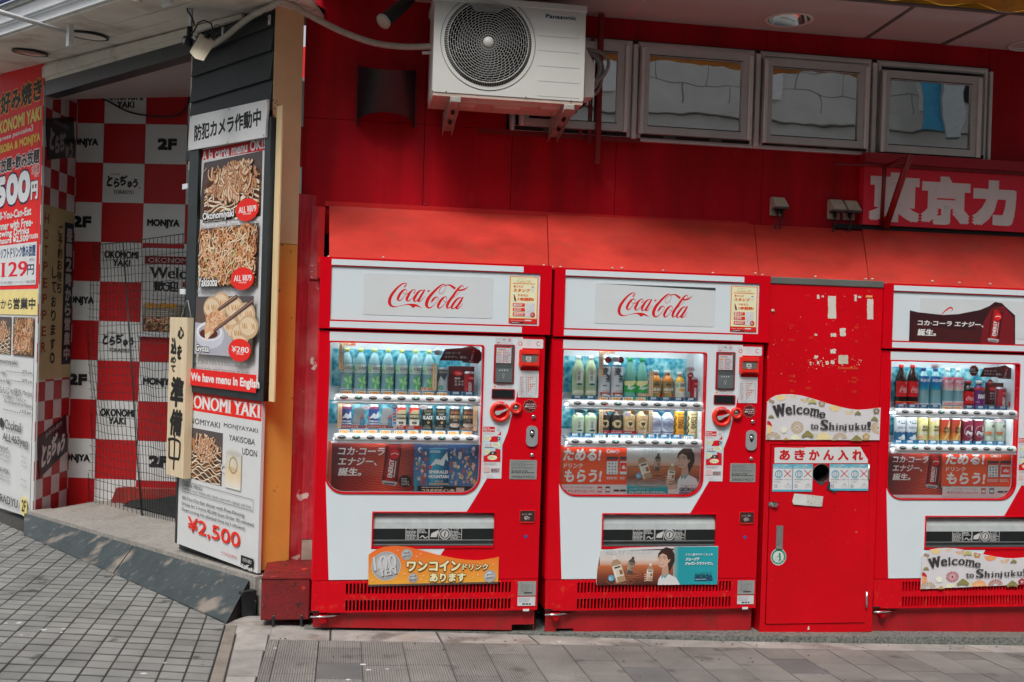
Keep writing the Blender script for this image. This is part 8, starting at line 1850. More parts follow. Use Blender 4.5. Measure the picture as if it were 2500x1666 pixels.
def welcome(fr, zm_, k, label, red, outline, T_):
    """T_ maps the drawing units of the bin poster to this poster"""
    r = root('welcome_banner', fr, label, 'poster'); P = Print(fr, -.0072 if not red else -.010, zm_); off_ = P.off
    P.flat = lambda X, Y: fr.px(zm_[0]+T_(X, Y)[0]/zm_[2], zm_[1]+T_(X, Y)[1]/zm_[2], off_)
    out = [P.m(*p) for p in outline]; MB().prism(out, off_, off_+.0012).build('card', M('poster_card_white', (.70,.68,.70), .42, var=.05), r); P.L += 1e-4
    g1, g2, g3 = K('b89a5c',1.15), K('a08a70',1.15), K('8a8252',1.15); pale = K('e6cf9c',1.1); dk = (.05,.045,.05)
    rr = K('c0281c') if red else g1; rd2 = K('9c1c30') if red else K('a8906c'); orr = K('e89060',1.1) if red else K('e8c890',1.1)
    petals(P, 437, 478, 82, 22, g2 if not red else rd2, g1 if not red else rd2, g1 if not red else rd2); petals(P, 1430, 480, 84, 20, rr, g1, g1, 1.4, 4.9); petals(P, 135, 630, 105, 12, g1, g2, None, -pi, 0); petals(P, 965, 630, 95, 12, g2 if not red else K('a85038'), g1 if not red else K('905038'), None, -pi, 0)
    petals(P, 530, 110, 62, 16, g1 if not red else K('c87848'), pale, None, 0, pi*.95); petals(P, 385, 82, 40, 12, pale, pale, None, 0, pi); petals(P, 1075, 268, 58, 14, pale, orr, None, 0, pi); petals(P, 662, 580, 40, 14, K('b8c8b0'), pale)
    fan_(P, 765, 628, 88, pale if not red else orr, K('e8d8a8')); fan_(P, 235, 80, 66, pale, K('d8b870'), pi, 2*pi); fan_(P, 905, 200, 78, pale if not red else orr, K('e0b070'), pi+.1, 2*pi-.15); fan_(P, 410, 628, 60, K('e8dcb0'), K('e8e0c8'), .1, pi-.1)
    P.poly([(64,392),(95,398),(118,430),(124,465),(64,440)], K('b8202c')); fan_(P, 66, 500, 58, orr, pale, -pi/2, pi/2)
    for x, y in ((118, 135), (150, 150)): P.disc(x-16, y+10, 20, g2)
    plum(P, 740, 180, 48, g2 if not red else K('b08050'), WHT); plum(P, 1412, 272, 44, K('7c6a50') if not red else K('a04038'), WHT); plum(P, 270, 505, 44, K('f0e4c4')); plum(P, 1285, 590, 50, g1 if not red else K('9c1c30'), WHT)
    cloud(P, 560, 550, 34, g3); cloud(P, 1165, 605, 32, g3); cloud(P, 110, 335, 16, g3); cloud(P, 620, 145, 24, K('b0a868')); cloud(P, 1180, 290, 18, g3); cloud(P, 1385, 360, 20, g3); cloud(P, 290, 618, 18, g1)
    # clip decoration that would hang over the edge
    ix = [p[0] for p in out]; iz = [p[1] for p in out]
    def inside_top(u): 
        for a, b in zip(out, out[1:]+out[:1]):
            if a[0] != b[0] and min(a[0], b[0]) <= u <= max(a[0], b[0]) and (a[1]+b[1])/2 > (min(iz)+max(iz))/2-.01: return a[1]+(b[1]-a[1])*(u-a[0])/(b[0]-a[0])
        return max(iz)
    u0_, u1_, zmin = min(ix)+.001, max(ix)-.001, min(iz)+.0008
    for V_ in P.V:
        V_[:,0] = np.clip(V_[:,0], u0_, u1_); V_[:,2] = np.maximum(V_[:,2], zmin); tops = np.array([inside_top(u) for u in V_[:,0]])-.0008; V_[:,2] = np.minimum(V_[:,2], tops)
    # lettering set on a curve
    pos = [('W',155,205,300,352,-12),('e',300,222,368,320,-8),('l',385,200,410,308,-4),('c',425,222,490,308,0),('o',505,226,578,308,4),('m',585,232,700,325,8),('e',700,275,768,350,12)]
    for t, x0, y0, x1, y1, rot in pos: P.text(t, x0, y0, x1, y1, dk, bx=.08 if t == 'W' else .06, serif=t in 'Wlm', rot=-rot)
    for t, x0, y0, x1, y1 in (('t',600,428,636,497),('o',640,440,690,497),('S',725,380,808,503),('h',822,412,890,502),('i',905,425,935,502),('n',945,445,1010,502),('j',1010,430,1045,518),('u',1060,440,1130,502),('k',1142,420,1212,502),('u',1215,440,1285,502),('!',1298,402,1332,508)): P.text(t, x0, y0, x1, y1, dk, bx=.06, serif=t in 'hinjuktu')
    P.build('banner_print', r, PAPER); return r
out_bin = [(48,628),(66,158),(110,115),(170,82),(260,66),(360,66),(470,78),(590,108),(720,148),(850,190),(980,225),(1090,248),(1190,258),(1290,252),(1380,242),(1468,230),(1452,632)]
welcome(FBN, (1860, 950, 5.059), 1, 'white floral welcome banner stuck across the middle of the red can bin', False, out_bin, lambda X, Y: (X, Y))
FM3 = FM[2]
def T3(X, Y):                                         # same artwork, shifted and slightly turned, on the right machine
    t = (X-48)/(1452-48); return (355+t*2090*1.0, 1335+(Y-628)*1.30-70*t*1.4)
welcome(FM3, (2200, 1260, 7.467), 2, 'white floral welcome banner with red blossoms on the rightmost vending machine', True, out_bin, T3)
# orange 100 yen poster
oy = root('one_coin_poster', FM1, 'orange poster with a big silver 100 yen coin on the left vending machine', 'poster')
P = Print(FM1, -.010, (890, 1320, 6.921)); o_ = [(65,745),(68,240),(130,195),(230,140),(330,108),(450,92),(560,92),(700,105),(830,132),(1000,175),(1200,232),(1400,275),(1560,305),(1700,325),(1850,335),(2000,328),(2150,300),(2270,280),(2258,695)]
out = [P.m(*p) for p in o_]; MB().prism(out, -.010, -.0085).build('card', M('poster_orange_card', (.8,.2,.03), .4, var=.06), oy); P.L += 1e-4
zt_, zb_ = max(p[1] for p in out), min(p[1] for p in out)
t_ = tessellate_polygon([[Vector((a, b, 0)) for a, b in out]]); cA, cB = np.array(K('f0602a')), np.array(K('e89a38')); P.put(out, t_, np.array([cB+(cA-cB)*min(1, max(0, (b-zb_)/(zt_-zb_)))**.8 for a, b in out]))
a_, b_ = P.m(65, 745), P.m(2258, 695); MB().prism([(a_[0], a_[1]-.009), (b_[0], b_[1]-.009), (b_[0], b_[1]), (a_[0], a_[1])], -.0105, -.0085).build('bottom_strip', M('poster_strip_brown', (.10,.08,.065), .5), oy)
def coin(x, y, r):
    P.disc(x, y, r, (.26,.27,.28)); 
    for k in range(10): P.disc(x-r*.03*k*.4, y-r*.04*k*.4, r*(.96-.06*k), tuple(.36+.032*k for _ in range(3)))
    P.ring(x, y, r*.95, r*.985, (.66,.68,.69))
coin(365, 432, 250); coin(715, 235, 94); coin(820, 632, 80); coin(2115, 600, 104)
for o2, c_ in (((6,8),(.10,.10,.11)),((0,0),(.62,.63,.65))):
    P.text('100', 175+o2[0], 275+o2[1], 545+o2[0], 510+o2[1], c_, bx=.03, rot=8); P.text('YEN', 250+o2[0], 480+o2[1], 550+o2[0], 610+o2[1], c_, bx=.06, serif=True, rot=10)
for x, y, a1, a2 in ((715,235,'one','coin!'),(820,632,'good','taste!'),(2115,600,'good','taste!')): P.text(a1, x-50, y-45, x+50, y-5, (.26,.26,.27), bold=.04, rot=6); P.text(a2, x-60, y+5, x+60, y+45, (.26,.26,.27), bold=.04, rot=6)
ck = K('e2d6a8',1.2); od = (.12,.05,.02)
P.text('ワンコイン', 712, 335, 1620, 515, ck, bold=.055, out=od, ow=.06); P.text('ドリンク', 1655, 390, 2085, 490, ck, bold=.04, out=od, ow=.09); P.text('あります', 1100, 548, 1705, 690, ck, bold=.055, out=od, ow=.07)
for x, y, s_ in ((560,165,22),(945,222,20),(880,265,22),(2170,400,24),(675,555,28),(1000,590,22),(960,655,18),(135,668,24),(1835,618,24),(1915,575,20)): P.poly([(x,y-s_),(x+3,y-3),(x+s_,y),(x+3,y+3),(x,y+s_),(x-3,y+3),(x-s_,y),(x-3,y-3)], (.80,.76,.66))
P.build('poster_print', oy)
gp_ = root('coffee_poster', FM[1], 'coffee poster of a smiling woman on blue, below the chute of the middle machine', 'poster')
P = Print(FM[1], -.010, (1440, 1320, 7.130)); o_ = [(112,768),(118,470),(195,178),(600,130),(1230,108),(2235,97),(2218,765)]; out = [P.m(*p) for p in o_]; MB().prism(out, -.010, -.0085).build('card', M('poster_card_white', (.70,.68,.70), .42, var=.05), gp_); P.L += 1e-4
ad_georgia(P, 115, 108, 2222, 765, True)
u0_, u1_ = min(p[0] for p in out), max(p[0] for p in out); z0_, z1_ = min(p[1] for p in out), max(p[1] for p in out)
for V_ in P.V: V_[:,2] = np.clip(V_[:,2], z0_+.001, None); V_[:,0] = np.clip(V_[:,0], u0_+.001, u1_-.001)
P.build('poster_print', gp_)
# ------------------------------------------------------------------ display drinks standing on the shelves
def gm(n, c, r=.15): return M(n, c, r, var=.05)
pl_clear = gm('clear_bottle_plastic', (.24,.44,.48)); pl_green = gm('pale_green_bottle', (.40,.52,.33)); pl_sprite = gm('sprite_clear_green', (.16,.42,.34)); pl_cola = gm('cola_bottle_dark', (.022,.010,.008), .1)
pl_orange = gm('orange_juice_bottle', (.66,.22,.03)); pl_yel = gm('yellow_juice_bottle', (.70,.42,.06)); pl_cof = gm('coffee_bottle_black', (.03,.022,.018)); pl_gold = gm('coffee_bottle_gold', (.50,.33,.16)); pl_tea = gm('tea_bottle_white', (.55,.60,.68)); pl_grape = gm('grape_bottle', (.10,.02,.12)); pl_mugi = gm('barley_bottle_white', (.58,.62,.64))
cp_g = gm('cap_yellow_green', (.42,.50,.16), .35); cp_w = gm('cap_white', (.68,.69,.68), .35); cp_gr = gm('cap_green', (.02,.30,.10), .35); cp_r = gm('cap_red', (.50,.02,.02), .35); cp_b = gm('cap_blue', (.01,.06,.22), .35); cp_o = gm('cap_orange', (.7,.12,.03), .35); cp_k = gm('cap_black', (.03,.03,.03), .35)
can_m = M('can_metal', (.55,.56,.57), .3, metal=.8)
def drink(kind, R, H, body, cap, design, lab=(.05, .66)):
    """returns list of (name, mesh) and a print mesh"""
    out = []
    if kind == 'pet': pr = [(0,.0),(R*.9,.0),(R,.012),(R,H*.58),(R*.96,H*.66),(R*.80,H*.76),(R*.48,H*.87),(R*.34,H*.905),(R*.34,H*.925)]
    elif kind == 'coke': pr = [(0,.0),(R*.82,.0),(R*.98,.014),(R,H*.16),(R*.84,H*.32),(R*.98,H*.44),(R,H*.56),(R*.86,H*.68),(R*.50,H*.84),(R*.34,H*.90),(R*.34,H*.92)]
    elif kind == 'short': pr = [(0,.0),(R*.92,.0),(R,.012),(R,H*.62),(R*.94,H*.72),(R*.66,H*.80),(R*.46,H*.84),(R*.46,H*.88)]
    elif kind == 'sprite': pr = [(0,.0),(R*.92,.0),(R,.012),(R,H*.30),(R*.90,H*.36),(R,H*.42),(R*.96,H*.56),(R*.62,H*.76),(R*.36,H*.88),(R*.36,H*.90)]
    else: pr = [(0,.0),(R*.88,.0),(R,H*.03),(R,H*.93),(R*.90,H*.985),(R*.88,H)]
    out.append(('bottle' if kind != 'can' else 'can', MB().lathe(pr, n=24).mesh('bottle', body)))
    if kind == 'can': out.append(('lid', MB().lathe([(R*.88,H*.998),(R*.86,H*1.004),(R*.80,H*.985),(0,H*.985)], n=20).mesh('lid', can_m)))
    elif 1:
        r0, h0 = pr[-1]; out.append(('cap', MB().lathe([(r0*1.02,h0),(r0*1.18,h0+.001),(r0*1.18,H*.992),(r0*1.05,H),(0,H)], n=20).mesh('cap', cap)))
    P = Print(FM1, 0); P.wrap = R*1.004
    z0, z1 = H*lab[0], H*lab[1]; P.flat = lambda X, Y: ((X-50)/50*(1.55 if kind == 'can' else 1.30)*R, z1+(z0-z1)*Y/100)
    design(P); o = P.build('label', None); me = o.data; bpy.data.objects.remove(o); out.append(('label', me)); return out
def star(Q, x, y, r, c, c2, n=7):
    for k in range(n): a = 2*pi*k/n; Q.poly([(x, y), (x+r*.55*cos(a-.38), y+r*1.0*sin(a-.38)*.62), (x+r*cos(a), y+r*sin(a)), (x+r*.55*cos(a+.38), y+r*1.0*sin(a+.38)*.62)], c if k % 2 else c2)
lg, dg = K('9fcf8c'), K('5fb070')
def d_iro(Q): Q.rect(4, 2, 96, 30, (.66,.70,.70)); star(Q, 22, 15, 17, dg, lg); Q.text('いろはす', 40, 8, 96, 20, (.05,.06,.06), bold=.03); Q.rect(45, 23, 92, 25, K('7fb89a')); star(Q, 62, 62, 32, dg, lg); Q.rect(2, 84, 98, 100, (.66,.68,.69)); Q.greek(10, 87, 90, 98, 3, K('a8c0b0'), .4)
def d_aya(Q): Q.rect(32, 2, 72, 48, (.60,.66,.60)); Q.text('綾', 38, 6, 56, 20, (.12,.15,.13)); Q.text('鷹', 38, 22, 56, 38, (.12,.15,.13)); Q.disc(66, 8, 3, K('b02020')); Q.disc(52, 50, 18, (.03,.12,.16), ry=6); Q.disc(50, 78, 40, (.62,.60,.46), ry=14); Q.disc(50, 74, 36, (.74,.72,.56), ry=8); Q.greek(20, 80, 80, 92, 2, K('8a9a6a'), .3)
def d_mugi(Q):
    Q.rect(0, 0, 100, 100, (.60,.64,.67)); Q.rect(0, 0, 100, 5, (.05,.25,.40)); Q.text('麦', 24, 8, 70, 30, (.02,.03,.04), bold=.03); Q.text('茶', 50, 28, 92, 50, (.02,.03,.04), bold=.03); Q.greek(35, 56, 75, 62, 1, (.1,.1,.1), .6)
    Q.disc(55, 74, 44, (.68,.70,.70), ry=10); Q.disc(58, 74, 36, (.45,.10,.04), ry=7); Q.poly([(15,78),(95,78),(82,100),(30,100)], (.40,.08,.04)); Q.text('600ml', 30, 82, 86, 93, (.78,.78,.76), bold=.08)
def d_sprite(Q): Q.rect(0, 20, 100, 66, K('2f9a4c')); Q.poly([(0,20),(100,16),(100,26),(45,40),(0,36)], K('d8cf98')); Q.text('Sprite', 24, 38, 118, 56, (.80,.82,.80), bold=.05, shear=.25); Q.rect(0, 84, 100, 100, K('4aa050')); Q.greek(15, 88, 90, 96, 1, (.75,.8,.7), .6)
def d_vege(Q): Q.rect(0, 0, 100, 100, (.30,.20,.08)); Q.disc(50, 18, 20, (.10,.07,.05), ry=8); [Q.disc(15+23*k, 70+6*(k % 2), 13, c) for k, c in enumerate(((.45,.10,.04),(.20,.30,.08),(.60,.30,.05),(.35,.06,.05)))]; Q.text('1日分の', 16, 34, 92, 52, (.78,.76,.66), bold=.06); Q.greek(20, 56, 88, 62, 1, (.7,.65,.5), .5); Q.rect(0, 86, 100, 100, (.03,.03,.03)); Q.greek(10, 89, 80, 97, 1, WHT, .6); Q.disc(84, 80, 13, K('b82828'))
def d_orange(Q): Q.rect(0, 0, 100, 100, (.70,.68,.58)); Q.rect(42, 6, 96, 26, (.03,.04,.03)); Q.disc(62, 42, 30, K('e8963c'), ry=11); Q.disc(20, 18, 16, K('8fae8c')); Q.disc(50, 92, 48, K('c8642c'), ry=16); Q.greek(20, 58, 60, 74, 2, K('6a9a5a'), .4)
def d_energy(Q):
    Q.grad(0, 0, 100, 100, [(0,(.10,.01,.01)),(.3,(.42,.02,.03)),(.6,(.30,.012,.02)),(1,(.08,.01,.01))], vert=False); Q.disc(60, 20, 24, K('c81c24'), ry=10); Q.text('Coke', 46, 16, 76, 24, WHT, shear=.2)
    g_, tr = glyphs('ENERGY'); mn, mx = g_.min(0), g_.max(0); gg = (g_-mn)/(mx-mn)
    for o in ((0,0),(.04,0),(0,.03)): Q.put([Q.m(44+(1-y-o[1])*20, 92-(x+o[0])*52) for x, y in gg], tr, (.80,.80,.80), 1e-6)
def d_snow(Q): Q.rect(0, 0, 100, 100, (.07,.09,.12)); Q.poly([(10,60),(35,25),(60,45),(80,20),(95,60),(95,100),(10,100)], (.50,.53,.55)); Q.text('GEORGIA', 20, 6, 85, 14, (.6,.5,.3)); Q.disc(40, 72, 16, (.10,.35,.25)); Q.rect(12, 88, 90, 100, (.62,.64,.66))
def d_em(Q): Q.grad(0, 0, 100, 100, [(0,(.03,.05,.16)),(.7,(.02,.06,.22)),(1,(.02,.30,.38))]); Q.rect(0, 0, 100, 8, K('a83028')); Q.poly([(15,50),(50,24),(62,32),(82,16),(98,50),(80,44),(60,48),(40,44)], (.66,.70,.73)); Q.text('EMERALD', 14, 54, 90, 61, WHT, bold=.07); Q.text('MOUNTAIN', 10, 64, 92, 71, WHT, bold=.07); Q.rect(0, 80, 100, 86, K('a89470')); Q.disc(12, 46, 10, K('c83028'))
def d_gold(Q): Q.rect(0, 0, 100, 100, (.42,.34,.20)); Q.rect(0, 0, 100, 10, K('a83028')); Q.poly([(0,10),(40,10),(0,34)], K('c83828')); Q.rect(8, 26, 92, 46, (.05,.04,.03)); Q.text('GEORGIA', 14, 30, 88, 40, (.62,.55,.35), bold=.05); Q.rect(14, 50, 86, 84, (.62,.60,.52)); Q.text('微糖', 34, 56, 66, 66, (.06,.05,.05), bold=.05); Q.disc(50, 76, 10, K('b06c38')); Q.rect(0, 88, 100, 100, (.14,.10,.06))
def d_black(Q): Q.rect(0, 0, 100, 100, (.014,.016,.014)); Q.text('GEORGIA', 18, 8, 84, 16, (.34,.30,.16)); Q.text('DEEP', 34, 21, 68, 28, (.6,.6,.56)); Q.text('BLACK', 14, 31, 90, 46, (.72,.72,.70), bold=.07, serif=True); Q.disc(54, 58, 8, K('b89a60')); Q.greek(30, 66, 75, 86, 3, (.4,.38,.3), .3); Q.rect(0, 92, 100, 100, (.42,.4,.33))
def d_emi(Q): Q.rect(0, 0, 100, 100, (.05,.035,.028)); Q.text('GEORGIA', 14, 12, 88, 20, K('a8603c'), bold=.04); Q.text('EMITAS', 12, 28, 90, 40, K('b89a70'), bold=.04, serif=True); Q.text('微糖', 38, 44, 64, 51, (.6,.55,.45)); Q.disc(50, 68, 38, (.62,.58,.50), ry=13); Q.disc(50, 66, 28, K('a8623c'), ry=8); Q.poly([(42,68),(50,60),(58,68),(50,72)], WHT); Q.rect(0, 88, 100, 92, (.4,.36,.28))
def d_aya2(Q): Q.rect(0, 0, 100, 100, (.44,.55,.38)); Q.rect(34, 6, 76, 90, (.60,.66,.58)); Q.text('綾', 42, 14, 60, 32, (.12,.15,.13)); Q.text('鷹', 42, 34, 60, 52, (.12,.15,.13)); Q.disc(55, 66, 20, (.03,.07,.09), ry=6); Q.greek(38, 74, 74, 88, 2, (.3,.36,.3), .3)
def d_cofk(Q, b=(.03,.022,.018), t='深みブラック', red=True): Q.rect(0, 0, 100, 100, b); Q.disc(52, 40, 34, K('c8b488'), ry=24); Q.ring(52, 40, 26, 29, (.1,.08,.05)); Q.poly([(36,32),(68,32),(60,46),(44,46)], (.03,.02,.02)); Q.rect(50, 46, 54, 56, (.03,.02,.02)); Q.text('香るブラック' if red else '深み焙煎', 22, 68, 84, 76, WHT, bold=.04); Q.rect(0, 80, 100, 84, K('d8582c') if red else (.05,.04,.03)); Q.greek(15, 88, 90, 97, 1, K('c87858'), .5)
def d_tea(Q): Q.rect(0, 0, 100, 100, (.58,.62,.68)); Q.poly([(50+42*cos(t), 36+30*sin(t)) for t in [k*pi/4+pi/8 for k in range(8)]], (.16,.19,.33)); Q.poly([(50+37*cos(t), 36+26*sin(t)) for t in [k*pi/4+pi/8 for k in range(8)]], (.60,.63,.68)); Q.text('紅茶花伝', 20, 28, 92, 44, (.16,.18,.30), bold=.02); Q.rect(0, 70, 100, 75, (.06,.08,.24)); Q.rect(0, 82, 100, 100, (.66,.70,.74)); Q.greek(10, 87, 90, 94, 1, (.3,.36,.5), .5); Q.disc(84, 74, 9, K('a8806c'))
def d_max(Q, c=K('e8a030',1.1)):
    Q.rect(0, 0, 100, 100, c); Q.stroke([(14+6*sin(k*1.3), 20+5*k, 9) for k in range(15)], (.03,.025,.02)); Q.text('GEORGIA', 30, 7, 96, 14, (.06,.05,.04), bold=.04)
    for t, y0 in (('MAX', 56), ('COFFEE', 34)):
        g_, tr = glyphs(t); mn, mx = g_.min(0), g_.max(0); gg = (g_-mn)/(mx-mn)
        for o in ((0,0),(.03,0),(0,.04)): Q.put([Q.m(y0+(y+o[1])*20, 20+(1-(1-x-o[0]))*46) for x, y in gg], tr, (.03,.025,.02), 1e-6)
    Q.greek(34, 76, 90, 82, 1, K('c04828'), .5)
def d_maxy(Q): d_max(Q, K('e4d09a', 1.15))
def d_coke(Q): Q.rect(0, 20, 100, 66, K('c41c20')); Q.greek(60, 24, 95, 27, 1, WHT); script_q(Q, 26, 34, 112, 56); Q.rect(0, 98, 100, 100, (.05,.01,.01))
def script_q(Q, x0, y0, x1, y1):
    f = Q.flat; s = (x1-x0)/2060; sy = (y1-y0)/660
    Q.flat = lambda X, Y: f(x0+(X-180)*s, y0+(Y-215)*sy); script_logo(Q, (.80,.80,.80)); Q.flat = f
def d_base(Q): Q.rect(0, 0, 100, 100, K('b81c1c')); Q.rect(0, 0, 100, 8, K('d8803c')); Q.text('この価格は', 30, 24, 84, 44, WHT, bold=.03); Q.text('コカ·コーラだけ', 20, 54, 92, 76, WHT, bold=.03)
def d_cokefull(Q): d_coke(Q); f = Q.flat; Q.flat = lambda X, Y: f(X, 80+Y*.20); d_base(Q); Q.flat = f
def d_aqb(Q): Q.grad(0, 0, 100, 42, [(0,(.02,.14,.42)),(.6,(.02,.22,.52)),(1,(.02,.36,.50))]); Q.text('AQUARIUS', 10, 8, 108, 19, (.80,.82,.84), bold=.06); Q.stroke([(70,26,3),(80,30,3),(94,26,3)], (.1,.6,.75)); Q.rect(0, 84, 100, 100, (.62,.66,.68)); Q.greek(20, 88, 90, 97, 2, (.10,.12,.2), .5); Q.disc(76, 68, 13, (.02,.40,.55)); Q.disc(92, 78, 10, (.02,.05,.2))
def d_aqp(Q): Q.grad(0, 0, 100, 42, [(0,K('dc5c74')),(.5,K('e88a94')),(1,(.70,.66,.60))]); Q.text('AQUARIUS', 16, 8, 108, 19, (.82,.82,.84), bold=.06); Q.stroke([(62,22,5),(80,12,7),(96,22,4)], (.05,.12,.42)); Q.rect(4, 76, 96, 100, (.70,.68,.68)); Q.rect(14, 80, 86, 99, K('dc8c8c')); Q.disc(50, 84, 10, K('6a9a50'), ry=3); Q.greek(22, 88, 80, 97, 2, WHT, .5)
def d_scoke(Q): Q.rect(0, 12, 100, 72, K('c41c20')); script_q(Q, 22, 34, 112, 58); Q.greek(55, 18, 92, 22, 1, WHT); Q.rect(0, 78, 100, 100, K('c8281c')); Q.greek(20, 84, 90, 96, 2, K('e0a080'), .4)
def d_fanta(Q): Q.rect(0, 0, 100, 100, (.17,.03,.16)); Q.rect(0, 0, 100, 10, K('c83c34')); Q.disc(60, 38, 38, (.03,.04,.14), ry=24); Q.text('FANTA', 26, 30, 104, 52, (.80,.80,.82), bold=.09); Q.disc(80, 72, 22, (.30,.08,.36)); Q.disc(60, 14, 12, K('4a9a4a'), ry=4); Q.greek(10, 64, 50, 70, 1, (.7,.6,.75), .5)
def d_socata(Q): Q.rect(0, 0, 100, 100, (.58,.62,.66)); Q.disc(60, 16, 34, (.03,.06,.08), ry=13); Q.text('FANTA', 34, 9, 92, 21, (.62,.66,.68), bold=.08); Q.text('SOCATA', 24, 35, 96, 43, (.04,.05,.08), bold=.04); Q.rect(0, 58, 100, 100, (.02,.13,.28)); Q.poly([(0,60),(12,54),(22,60),(36,55),(50,60),(64,54),(80,60),(100,56),(100,62),(0,62)], (.02,.13,.28)); Q.disc(58, 80, 30, (.66,.70,.66), ry=10); Q.disc(58, 74, 12, (.72,.74,.70))
def d_rg(Q): Q.rect(0, 0, 100, 100, (.58,.50,.18)); Q.poly([(10,30),(60,0),(75,0),(30,100),(10,100)], (.66,.60,.30)); Q.text('REAL', 38, 30, 92, 40, (.05,.045,.03), bold=.08, shear=.1); Q.text('GOLD', 34, 42, 96, 52, (.05,.045,.03), bold=.08, shear=.1); Q.greek(24, 55, 90, 65, 1, (.66,.64,.55), .9); Q.disc(26, 76, 16, K('e08a6c'), ry=8); Q.rect(0, 88, 100, 100, (.66,.56,.26))
def d_ro(Q): Q.grad(0, 0, 100, 100, [(0,(.28,.02,.02)),(.5,(.45,.08,.02)),(.75,(.66,.26,.04)),(1,(.60,.36,.10))]); Q.poly([(70,6),(80,6),(66,45),(84,45),(30,92),(52,50),(40,50)], (.74,.58,.24)); Q.text('REAL', 34, 32, 90, 42, (.03,.025,.02), bold=.08, shear=.1); Q.text('GOLD', 30, 44, 94, 54, (.03,.025,.02), bold=.08, shear=.1); Q.rect(0, 82, 100, 100, (.60,.44,.18)); Q.greek(20, 86, 80, 97, 2, (.12,.08,.05), .5); Q.disc(86, 78, 13, K('c82c24'))
def d_dp(Q): Q.grad(0, 0, 100, 100, [(0,(.12,.012,.03)),(.5,(.20,.015,.04)),(1,(.10,.01,.025))], vert=False); Q.ring(56, 46, 30, 34, (.55,.30,.32)); Q.text('Dr', 62, 26, 88, 44, WHT, bold=.09); Q.text('Pepper', 30, 44, 108, 66, WHT, bold=.07, shear=.15); Q.stroke([(48,86,2),(84,78,5)], (.6,.5,.5))
def d_pulp(Q): Q.rect(0, 0, 100, 100, (.52,.58,.48)); Q.rect(0, 0, 100, 10, (.42,.46,.42)); Q.rect(52, 16, 86, 28, (.05,.07,.05)); Q.disc(34, 52, 18, K('c8643c'), ry=9); Q.disc(34, 60, 16, K('5a8a5a'), ry=5); Q.disc(70, 70, 26, (.46,.56,.38), ry=12); Q.greek(30, 78, 92, 92, 2, (.35,.45,.32), .3)
Lm = {'1': 'left machine', '2': 'middle machine', '3': 'right machine'}
ORD = ['first', 'second', 'third', 'fourth', 'fifth', 'sixth', 'seventh', 'eighth', 'ninth', 'tenth']
ZR = {0: None, 1: None}
def shelfz(row):
    f = ml(800,820,6.031); Y = (872+985)/2 if row == 0 else (1455+1560)/2; X0, X1 = (105, 2240) if row == 0 else (90, 2225)
    return (f(X0, Y-25)[1]+f(X1, Y+25)[1])/2+(.001 if row else 0)+.0195-.006
def place(mi, row, name, cat, desc, kind, xs, ytop, w, body, cap, design, lab=(.05,.66), start=0, y=.112, group=None):
    fr = FM[mi-1]; zm_ = {1: (800,820,6.031), 2: (1370,840,6.273), 3: (2160,860,6.271)}[mi]; z0 = shelfz(row); parts = None
    for i, X in enumerate(xs):
        yt = ytop+ (X-xs[0])*.035
        u, z1 = fr.px(zm_[0]+X/zm_[2], zm_[1]+yt/zm_[2], y); ul_ = fr.px(zm_[0]+(X-w/2)/zm_[2], zm_[1]+yt/zm_[2], y)[0]
        if parts is None: parts = drink(kind, (u-ul_)*.985, z1-z0, body, cap, design, lab)
        where = 'top' if row == 0 else 'lower'
        if len(xs) == 1: lb = '%s, %s shelf of %s' % (desc, where, Lm[str(mi)])
        elif len(xs) == 2: lb = '%s, %s one, %s shelf of %s' % (desc, ('left', 'right')[i], where, Lm[str(mi)])
        else: lb = '%s, %s from left, %s shelf of %s' % (desc, ORD[i], where, Lm[str(mi)])
        o = bpy.data.objects.new(name, None); COL.objects.link(o); o.location = fr.w(u, y, z0); o.empty_display_size = .02
        prop(o, lb, cat, group or 'sample drinks on show behind the machine windows')
        for n_, me in parts: link(n_ if n_ != 'can' else 'can_body', me, o)
def card(mi, row, name, desc, x0, y0, x1, y1, fn, y=.10):
    fr = FM[mi-1]; zm_ = {1: (800,820,6.031), 2: (1370,840,6.273), 3: (2160,860,6.271)}[mi]; a = fr.px(zm_[0]+x0/zm_[2], zm_[1]+y0/zm_[2], y); b = fr.px(zm_[0]+x1/zm_[2], zm_[1]+y1/zm_[2], y)
    r = root(name, fr, '%s in the window of the %s' % (desc, Lm[str(mi)]), 'card'); box('card', m_wplas, r, a[0], b[0], y, y+.003, b[1], a[1])
    P = Print(fr, y-.0005); P.flat = lambda X, Y: (a[0]+(b[0]-a[0])*X/100, a[1]+(b[1]-a[1])*Y/100); fn(P); P.build('card_print', r)
place(1, 0, 'water_bottle', 'bottle', 'clear water bottle with green leaf label', 'pet', [290,493,693,893,1097,1297,1495], 180, 192, pl_clear, cp_g, d_iro, (.01,.66))
place(1, 0, 'coffee_can', 'can', 'dark can with a snowy mountain label', 'can', [1695], 470, 150, can_m, None, d_snow, (.03,.93))
def c_en(P): P.rect(0, 0, 100, 100, (.11,.016,.016)); P.disc(38, 28, 18, K('c81c24'), ry=10); P.text('Coke', 28, 24, 48, 32, WHT, shear=.2); P.text('爽快', 24, 44, 46, 53, WHT, bold=.03, shear=.1); P.text('ミッキリ', 24, 56, 74, 65, WHT, bold=.04, shear=.1); P.text('エナジー!', 24, 68, 80, 77, WHT, bold=.04, shear=.1)
card(1, 0, 'promo_card', 'dark red promotional card behind the slim red can', 1780, 445, 2150, 825, c_en, .125)
place(1, 0, 'energy_can', 'can', 'slim red energy drink can', 'can', [2085], 530, 150, can_m, None, d_energy, (.03,.93), y=.085)
